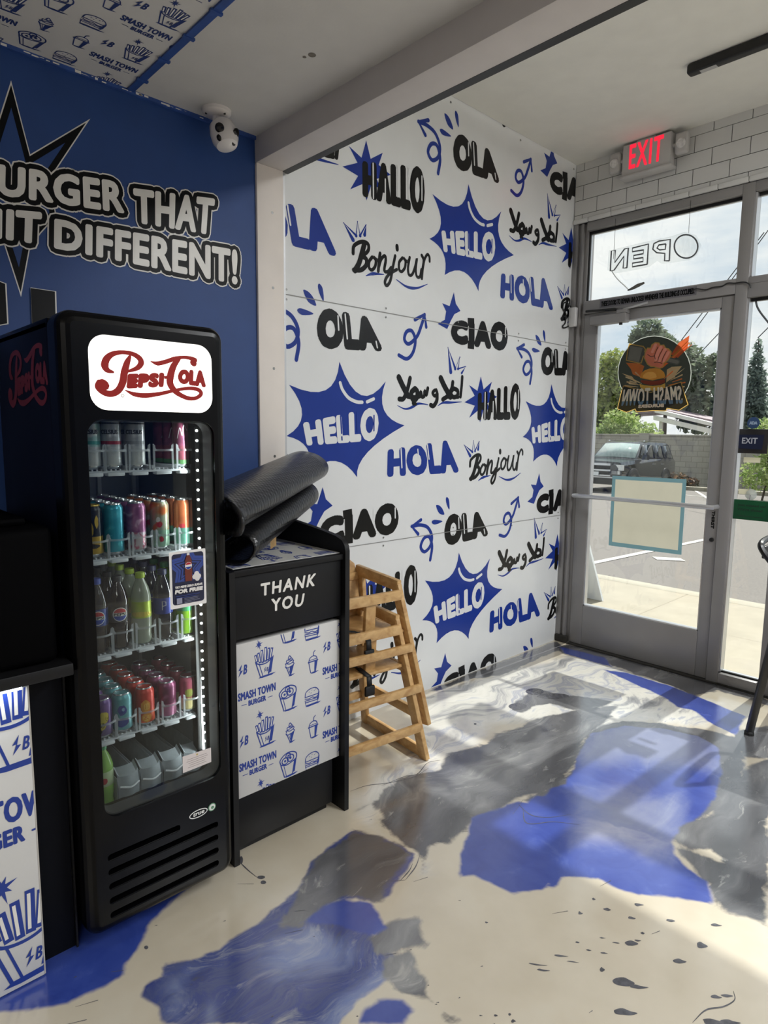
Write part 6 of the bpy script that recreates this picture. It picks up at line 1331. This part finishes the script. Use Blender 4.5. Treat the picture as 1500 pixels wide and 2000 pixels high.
q = MB(); V = [(-60, 2.19, gz(2.19)), (30, 2.19, gz(2.19)), (30, 70, gz(70)), (-60, 70, gz(70))]; q.add(V, [(0, 1, 2, 3)], ASPH)
def ln(a, b_, w_=.10):
    a, b_ = Vector(a), Vector(b_); n_ = Vector((-(b_ - a).y, (b_ - a).x)).normalized() * w_ / 2
    q.add([(p.x, p.y, gz(p.y) + .006) for p in (a + n_, a - n_, b_ - n_, b_ + n_)], [(0, 1, 2, 3)], LINE)
for x_ in (-9.6, -6.8, -4.0, -1.22, 1.6): ln((x_, 2.5), (x_ - .02, 7.0), .09)
ln((-12, 16.6), (-3.2, 16.0), .12); ln((-6.3, 19.0), (-4.4, 15.0), .10); ln((-3.4, 19.0), (-1.6, 15.0), .10); ln((-.95, 3.7), (-.70, 3.9), .2)
tag(q.build('parking_lot', smooth=False), 'grey asphalt parking lot with white bay lines', 'parking lot', kind='structure')
# block wall --------------------------------------------------------
m = bpy.data.materials.new('concrete_block'); m.use_nodes = True; t = m.node_tree; b = t.nodes['Principled BSDF']; b.inputs['Roughness'].default_value = .9
co2 = N('ShaderNodeTexCoord').outputs['Object']; mpb = N('ShaderNodeMapping'); mpb.inputs['Rotation'].default_value = (PI / 2, 0, 0); lk(co2, mpb.inputs['Vector'])
br = N('ShaderNodeTexBrick', Scale=1.0); lk(mpb.outputs[0], br.inputs['Vector'])
for k_, v_ in (('Color1', lin('A29E92')), ('Color2', lin('99958A')), ('Mortar', lin('878378'))): br.inputs[k_].default_value = v_ + (1,)
for k_, v_ in (('Mortar Size', .012), ('Brick Width', .40), ('Row Height', .20)): br.inputs[k_].default_value = v_
lk(br.outputs['Color'], b.inputs['Base Color'])
q = MB(); q.box((-30, 20.8, -.7), (-3.6, 21.0, 1.33), m); q.box((-30, 20.75, 1.33), (-3.6, 21.05, 1.40), m, .02)
for x_ in (-20, -14.5, -9, -3.7): q.box((x_ - .2, 20.7, -.7), (x_ + .2, 21.1, 1.44), m)
q.box((-30, 18.9, gz(18.9) - .2), (-2, 19.1, gz(18.9) + .13), CURB, .02)
tag(q.build('block_wall', sharp=20), 'grey concrete block wall at the back of the parking lot', 'wall', kind='structure')
# carport roofs -----------------------------------------------------------
q = MB(); PUR = mat('carport_roof_plum', '7E6C72', .6, var=.08); CARW = mat('carport_white_beam', 'DCD8D2', .5, var=.04)
r1 = T_o_roof1; q.prism([(p[0], p[2]) for p in r1], lambda u, v, d: (u, d, v), 23.5, 26.0, PUR); tag(q.build('carport_roof'), 'plum and white sloping carport roof behind the block wall', 'roof')
for (dz, nm) in ((0, ''),):
    q = MB(); a, b_, c_, d_ = T_o_roof2; q.prism([(a[0], a[2]), (b_[0], b_[2]), (c_[0], c_[2]), (d_[0], d_[2])], lambda u, v, d: (u, d, v), 22.9, 23.2, CARW)
    q.prism([(a[0], a[2] + .28), (b_[0], b_[2] + .24), (b_[0], b_[2] + .10), (a[0], a[2] + .14)], lambda u, v, d: (u, d, v), 23.0, 23.4, CARW)
    for x_ in (-9.4, -7.4): q.box((x_ - .06, 23.02, -.6), (x_ + .06, 23.15, 1.50 if x_ > -8 else 2.0), CARW)
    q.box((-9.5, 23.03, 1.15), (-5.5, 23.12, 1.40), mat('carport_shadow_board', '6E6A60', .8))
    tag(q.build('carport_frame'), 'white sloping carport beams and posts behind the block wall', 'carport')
# foliage --------------------------------------------------------------------
def leaf_mat(name, c1, c2):
    m_ = bpy.data.materials.new(name); m_.use_nodes = True; t_ = m_.node_tree; b_ = t_.nodes['Principled BSDF']; b_.inputs['Roughness'].default_value = .6
    g_ = t_.nodes.new('ShaderNodeTexCoord'); n_ = t_.nodes.new('ShaderNodeTexNoise'); n_.inputs['Scale'].default_value = 5; n_.inputs['Detail'].default_value = 3
    r_ = t_.nodes.new('ShaderNodeValToRGB'); r_.color_ramp.elements[0].position = .35; r_.color_ramp.elements[1].position = .65; r_.color_ramp.elements[0].color = lin(c1) + (1,); r_.color_ramp.elements[1].color = lin(c2) + (1,)
    tl_ = t_.nodes.new('ShaderNodeBsdfTranslucent'); mx = t_.nodes.new('ShaderNodeMixShader'); mx.inputs['Fac'].default_value = .45; ou = t_.nodes['Material Output']
    for a, c_ in ((g_.outputs['Object'], n_.inputs['Vector']), (n_.outputs['Fac'], r_.inputs['Fac']), (r_.outputs['Color'], b_.inputs['Base Color']), (r_.outputs['Color'], tl_.inputs['Color']), (b_.outputs[0], mx.inputs[1]), (tl_.outputs[0], mx.inputs[2]), (mx.outputs[0], ou.inputs['Surface'])): t_.links.new(a, c_)
    return m_
BARK = mat('bark', '5A5046', .9, var=.25, vscale=12)
def crown(q, blobs, n, size, m_, rnd):
    tot = sum(b_[3] ** 2 for b_ in blobs)
    for (cx, cy, cz, r, rz) in blobs:
        for k in range(int(n * r * r / tot)):
            d_ = Vector((rnd.gauss(0, 1), rnd.gauss(0, 1), rnd.gauss(0, 1))).normalized(); f = rnd.uniform(.45, 1.05)
            p = Vector((cx + d_.x * r * f, cy + d_.y * r * f, cz + d_.z * rz * f)); s_ = size * rnd.uniform(.6, 1.3)
            u = Vector((rnd.gauss(0, 1), rnd.gauss(0, 1), rnd.gauss(0, .7))).normalized(); w_ = u.cross(Vector((rnd.gauss(0, 1), rnd.gauss(0, 1), rnd.gauss(0, 1)))).normalized()
            q.add([p - u * s_, p + w_ * s_ * .45, p + u * s_, p - w_ * s_ * .45], [(0, 1, 2, 3)], m_)
def tree(name, label, cat, base, top, blobs, n, size, m_, seed, trunk=.12, branches=True):
    rnd = random.Random(seed); root = thing(name, base, label, cat)
    q = MB(); crown(q, blobs, n, size, m_, rnd); q.build('foliage', root, smooth=False)
    q = MB(); q.tube([base, ((base[0] + top[0]) / 2 + .1, (base[1] + top[1]) / 2, (base[2] + top[2]) / 2), top], [trunk, trunk * .7, trunk * .25], BARK, 8, smooth=3)
    if branches:
        for bl in blobs: q.tube([((base[0] + top[0]) / 2 + .1, (base[1] + top[1]) / 2, (base[2] + top[2]) / 2), (bl[0], bl[1], bl[2])], [trunk * .5, trunk * .12], BARK, 6)
    q.build('trunk', root); return root
LA, LB, LC, LD = leaf_mat('leaf_yellow_green', '75893F', 'A9AE62'), leaf_mat('leaf_dull_green', '5E6B55', '7F8A72'), leaf_mat('leaf_light_green', '7E9A50', 'B9C486'), leaf_mat('leaf_blue_green', '66756C', '8A978C')
tree('broadleaf_tree', 'yellow-green broadleaf tree behind the block wall at the left of the door glass', 'tree', (-12.6, 24.5, -.6), (-12.6, 24.5, 3.6), [(-12.9, 24.4, 3.6, 1.15, 1.25), (-11.95, 24.4, 3.0, .95, 1.0), (-12.4, 24.6, 4.5, .75, .75), (-12.7, 24, 2.0, 1.3, 1.0), (-11.6, 24.2, 1.9, .8, .8)], 6500, .13, LA, 1)
tree('tall_loose_tree', 'tall loose dull-green tree with open twiggy crown behind the carport', 'tree', (-10.9, 27, -.7), (-11.2, 27, 6.2), [(-12.0, 27, 6.2, .75, .7), (-11.6, 27, 5.3, 1.1, .9), (-10.4, 27, 5.0, .9, .7), (-9.6, 27, 4.2, .9, .8), (-9.1, 27, 3.2, .8, .8), (-10.6, 27, 3.6, 1.3, 1.1), (-9.4, 27, 2.2, 1.0, .8), (-12.5, 27, 6.0, .5, .35), (-8.8, 27, 4.7, .45, .35)], 5200, .17, LB, 2)
tree('leafy_bush', 'light green bush rising over the block wall behind the dark parked car', 'bush', (-10.5, 21.95, -.6), (-10.5, 21.95, 1.4), [(-10.6, 21.95, 1.7, .82, .75), (-11.35, 21.95, 1.2, .74, .6), (-9.6, 21.95, 1.3, .74, .55), (-9.1, 21.95, .9, .6, .5)], 4200, .10, LC, 3, .06)
tree('conifer', 'tall blue-green conifer seen through the side glass', 'tree', (-8.0, 30, -.8), (-8.1, 30, 5.9), [(-8.1, 30, 1.6 + k * .62, .95 - .12 * k, .55) for k in range(7)] + [(-7.0, 30, 1.9, .8, .8)], 5200, .14, LD, 4, .10, False)
tree('tall_shrub', 'tall bright green shrub beyond the side glass', 'shrub', (-3.5, 16.4, gz(16.4)), (-3.5, 16.4, 1.2), [(-3.6, 16.4, .3, .55, .5), (-3.3, 16.4, .9, .5, .5), (-3.6, 16.5, 1.55, .4, .4), (-3.0, 16.4, .2, .5, .5), (-2.8, 16.6, 1.4, .6, .5)], 3000, .07, LC, 5, .03)
tree('low_shrub', 'low dark shrub at the foot of the block wall behind the parked car', 'shrub', (-7.0, 19.6, gz(19.6)), (-7.0, 19.6, -.1), [(-7.1, 19.6, -.22, .34, .28), (-6.7, 19.6, -.30, .28, .22), (-7.4, 19.6, -.30, .28, .22)], 900, .07, leaf_mat('leaf_dark_russet', '4E5238', '8A6A50'), 6, .02)
for i, l_ in enumerate((T_o_line1, T_o_line2, T_o_line3, T_o_line5)):
    q = MB(); a, b_ = Vector(l_[0]), Vector(l_[1]); d_ = b_ - a; q.tube([a - d_ * 2.5, a + d_ * 1.0], .012, BLACKM, 5)
    tag(q.build('overhead_wire'), '%s thin dark overhead wire slanting across the sky outside' % ('longest', 'lowest', 'highest', 'rightmost')[i], 'wire', 'overhead wires outside')
# A-frame board -------------------------------------------------------------
sb = thing('sandwich_board', (-.60, 1.02, 0), 'blue and white folding sidewalk board outside, at the lower left of the door glass', 'sign')
for sg in (1, -1):
    q = MB(); nrm = 1
    f = lambda u, v, d, sg=sg: (-.60 + u, 1.02 + sg * (.20 - v * .36) + d * sg, v - .004)
    q.prism([(-.30, 0), (.30, 0), (.245, .50), (-.245, .50)], f, 0, .025, mat('board_white', 'E2E6EA', .5, var=.03)); q.prism([(-.24, .07), (.24, .07), (.195, .46), (-.195, .46)], f, .0255, .028, mat('board_blue', '3E6FB8', .45, var=.06)); q.build('board_leaf', sb)

# ================================================================ PARKED CAR
CARB = mat('car_black_paint', '1B1C1E', .18, var=.05, coat=.8); CARC = mat('car_chrome', 'C8C8C8', .15, metal=1, var=.02); CARG = mat('car_glass_dark', '2A3033', .06, var=.05, coat=1.0); CARWS = mat('car_windscreen', '8FA09C', .08, var=.1, coat=1.0)
TYRE = mat('tyre_rubber', '161616', .8, var=.1); HLT = mat('headlamp', 'D4D6D6', .1, var=.1, vscale=30)
S_ = .85
hd_ = Vector((.045, -1, .029)).normalized(); lf_ = Vector((1, .045, 0)).normalized()
up_ = hd_.cross(lf_)
cc = Vector((-7.72, 16.7, gz(16.7)))
W_ = lambda x, y, z: tuple(cc + hd_ * x * S_ + lf_ * y * S_ + up_ * z * S_)       # x forward, y to the car's left
suv = thing('parked_car', tuple(cc), 'large black sport utility car parked facing the shop, seen through the door glass', 'car')
q = MB()
def body_ring(x, z0, zs, hw, hwt):     # section: sill, belt, shoulder
    return [(x, -hw * .93, z0), (x, -hw, z0 + .18), (x, -hw, zs - .12), (x, -hwt, zs), (x, -hwt * .5, zs + .03), (x, 0, zs + .04), (x, hwt * .5, zs + .03), (x, hwt, zs), (x, hw, zs - .12), (x, hw, z0 + .18), (x, hw * .93, z0)]
def loft(q, rings, m_):
    n = len(rings[0]); V = [W_(*p) for r_ in rings for p in r_]; F = [(i * n + j, i * n + j + 1, (i + 1) * n + j + 1, (i + 1) * n + j) for i in range(len(rings) - 1) for j in range(n - 1)]
    F += [tuple(range(n)), tuple((len(rings) - 1) * n + j for j in range(n))[::-1]]
    q.add(V, F, m_)
loft(q, [body_ring(2.60, .42, .98, .84, .74), body_ring(2.48, .32, 1.08, .95, .86), body_ring(1.4, .30, 1.16, 1.0, .90), body_ring(1.05, .30, 1.20, 1.01, .94), body_ring(-1.2, .30, 1.22, 1.01, .96), body_ring(-2.4, .32, 1.24, .99, .93), body_ring(-2.58, .45, 1.20, .94, .88)], CARB)
def cab_ring(x, z, hw): return [(x, -hw, z), (x, -hw * .6, z + .03), (x, 0, z + .04), (x, hw * .6, z + .03), (x, hw, z)]
rings = [[(1.15, -.88, 1.18), (1.18, -.5, 1.20), (1.2, 0, 1.21), (1.18, .5, 1.20), (1.15, .88, 1.18)], cab_ring(.35, 1.80, .72), cab_ring(-.2, 1.86, .74), cab_ring(-1.9, 1.86, .74), cab_ring(-2.25, 1.80, .73), [(-2.52, -.88, 1.22), (-2.55, -.5, 1.22), (-2.56, 0, 1.22), (-2.55, .5, 1.22), (-2.52, .88, 1.22)]]
loft(q, rings, CARB)
for sg in (1, -1): q.add([W_(x, sg * y, z) for x, y, z in ((1.15, .88, 1.18), (.35, .72, 1.80), (-.2, .74, 1.86), (-1.9, .74, 1.86), (-2.25, .73, 1.80), (-2.52, .88, 1.22))], [(0, 1, 2, 3, 4, 5)], CARB)
q.build('body', suv)
q = MB(); q.add([W_(*p) for p in ((1.085, -.80, 1.245), (1.13, 0, 1.27), (1.085, .80, 1.245), (.43, .68, 1.765), (.46, 0, 1.80), (.43, -.68, 1.765))], [(0, 1, 4, 5), (1, 2, 3, 4)], CARWS)
o = q.build('windscreen', suv); so_ = o.modifiers.new('thickness', 'SOLIDIFY'); so_.thickness = .02; so_.offset = 0
for (x0, x1, x2, x3) in ((.88, .38, -.42, -.40), (-.52, -.50, -1.30, -1.38), (-1.48, -1.42, -2.12, -2.32)):
    for sg in (1, -1):
        q = MB(); yy = lambda z: sg * (.905 - (z - 1.2) / .62 * .16)
        q.add([W_(x, yy(z), z) for x, z in ((x0, 1.28), (x1, 1.74), (x2, 1.76), (x3, 1.28))], [(0, 1, 2, 3)], CARG); o = q.build('side_window', suv); so_ = o.modifiers.new('thickness', 'SOLIDIFY'); so_.thickness = .015; so_.offset = 0
wbox = lambda q, a, b_, m_: q.add([W_(x, y, z) for x in (a[0], b_[0]) for y in (a[1], b_[1]) for z in (a[2], b_[2])], [(0, 1, 3, 2), (4, 6, 7, 5), (0, 4, 5, 1), (2, 3, 7, 6), (0, 2, 6, 4), (1, 5, 7, 3)], m_)
q = MB(); wbox(q, (2.52, -.58, .96), (2.64, .58, 1.04), CARC); wbox(q, (2.56, -.60, .76), (2.66, .60, .82), CARC); wbox(q, (2.54, -.60, .58), (2.64, .60, .63), CARC); wbox(q, (2.50, -.56, .60), (2.60, .56, .98), BLACKM); q.build('grille', suv)
q = MB(); wbox(q, (2.40, -.92, .30), (2.70, .92, .52), BLACKM); wbox(q, (2.45, -.88, .50), (2.69, .88, .56), CARC); q.build('bumper', suv)
for sg in (1, -1):
    q = MB(); wbox(q, (2.36, sg * .62, .80), (2.585, sg * .965, 1.0), HLT); wbox(q, (2.50, sg * .62, .66), (2.60, sg * .90, .78), HLT); q.build('headlamp', suv)
    q = MB(); wbox(q, (.78, sg * 1.0, 1.20), (.98, sg * 1.20, 1.36), CARB); q.build('wing_mirror', suv)
    for x_ in (-.30, -1.15): q = MB(); wbox(q, (x_, sg * 1.0, 1.02), (x_ + .2, sg * 1.04, 1.06), CARC); q.build('door_handle', suv)
    q = MB(); wbox(q, (.1, sg * .66, 1.88), (-1.9, sg * .72, 1.92), CARC); q.build('roof_rail', suv)
    q = MB(); wbox(q, (.9, sg * 1.0, .50), (-1.1, sg * 1.03, .54), CARC); q.build('side_trim', suv)
    for x_ in (1.62, -1.45):
        q = MB(); q.lathe([(.18, -.12), (.36, -.12), (.39, -.08), (.39, .08), (.36, .12), (.24, .115)], W_(x_, sg * .90, .39), TYRE, 28, axis=lf_); q.lathe([(0, .09 * sg), (.05, .10 * sg), (.22, .08 * sg), (.25, .115 * sg)], W_(x_, sg * .90, .39), CARC, 20, axis=lf_)
        q.build('wheel', suv)
        q = MB(); q.tube([W_(x_ + .46 * math.cos(a), sg * 1.005, .40 + .46 * math.sin(a)) for a in [PI * k / 12 for k in range(13)]], .03, BLACKM, 6); q.build('wheel_arch', suv)
q = MB(); wbox(q, (2.66, -.18, .60), (2.70, .18, .73), mat('number_plate', 'DDE0E2', .4, var=.05)); q.build('number_plate', suv)
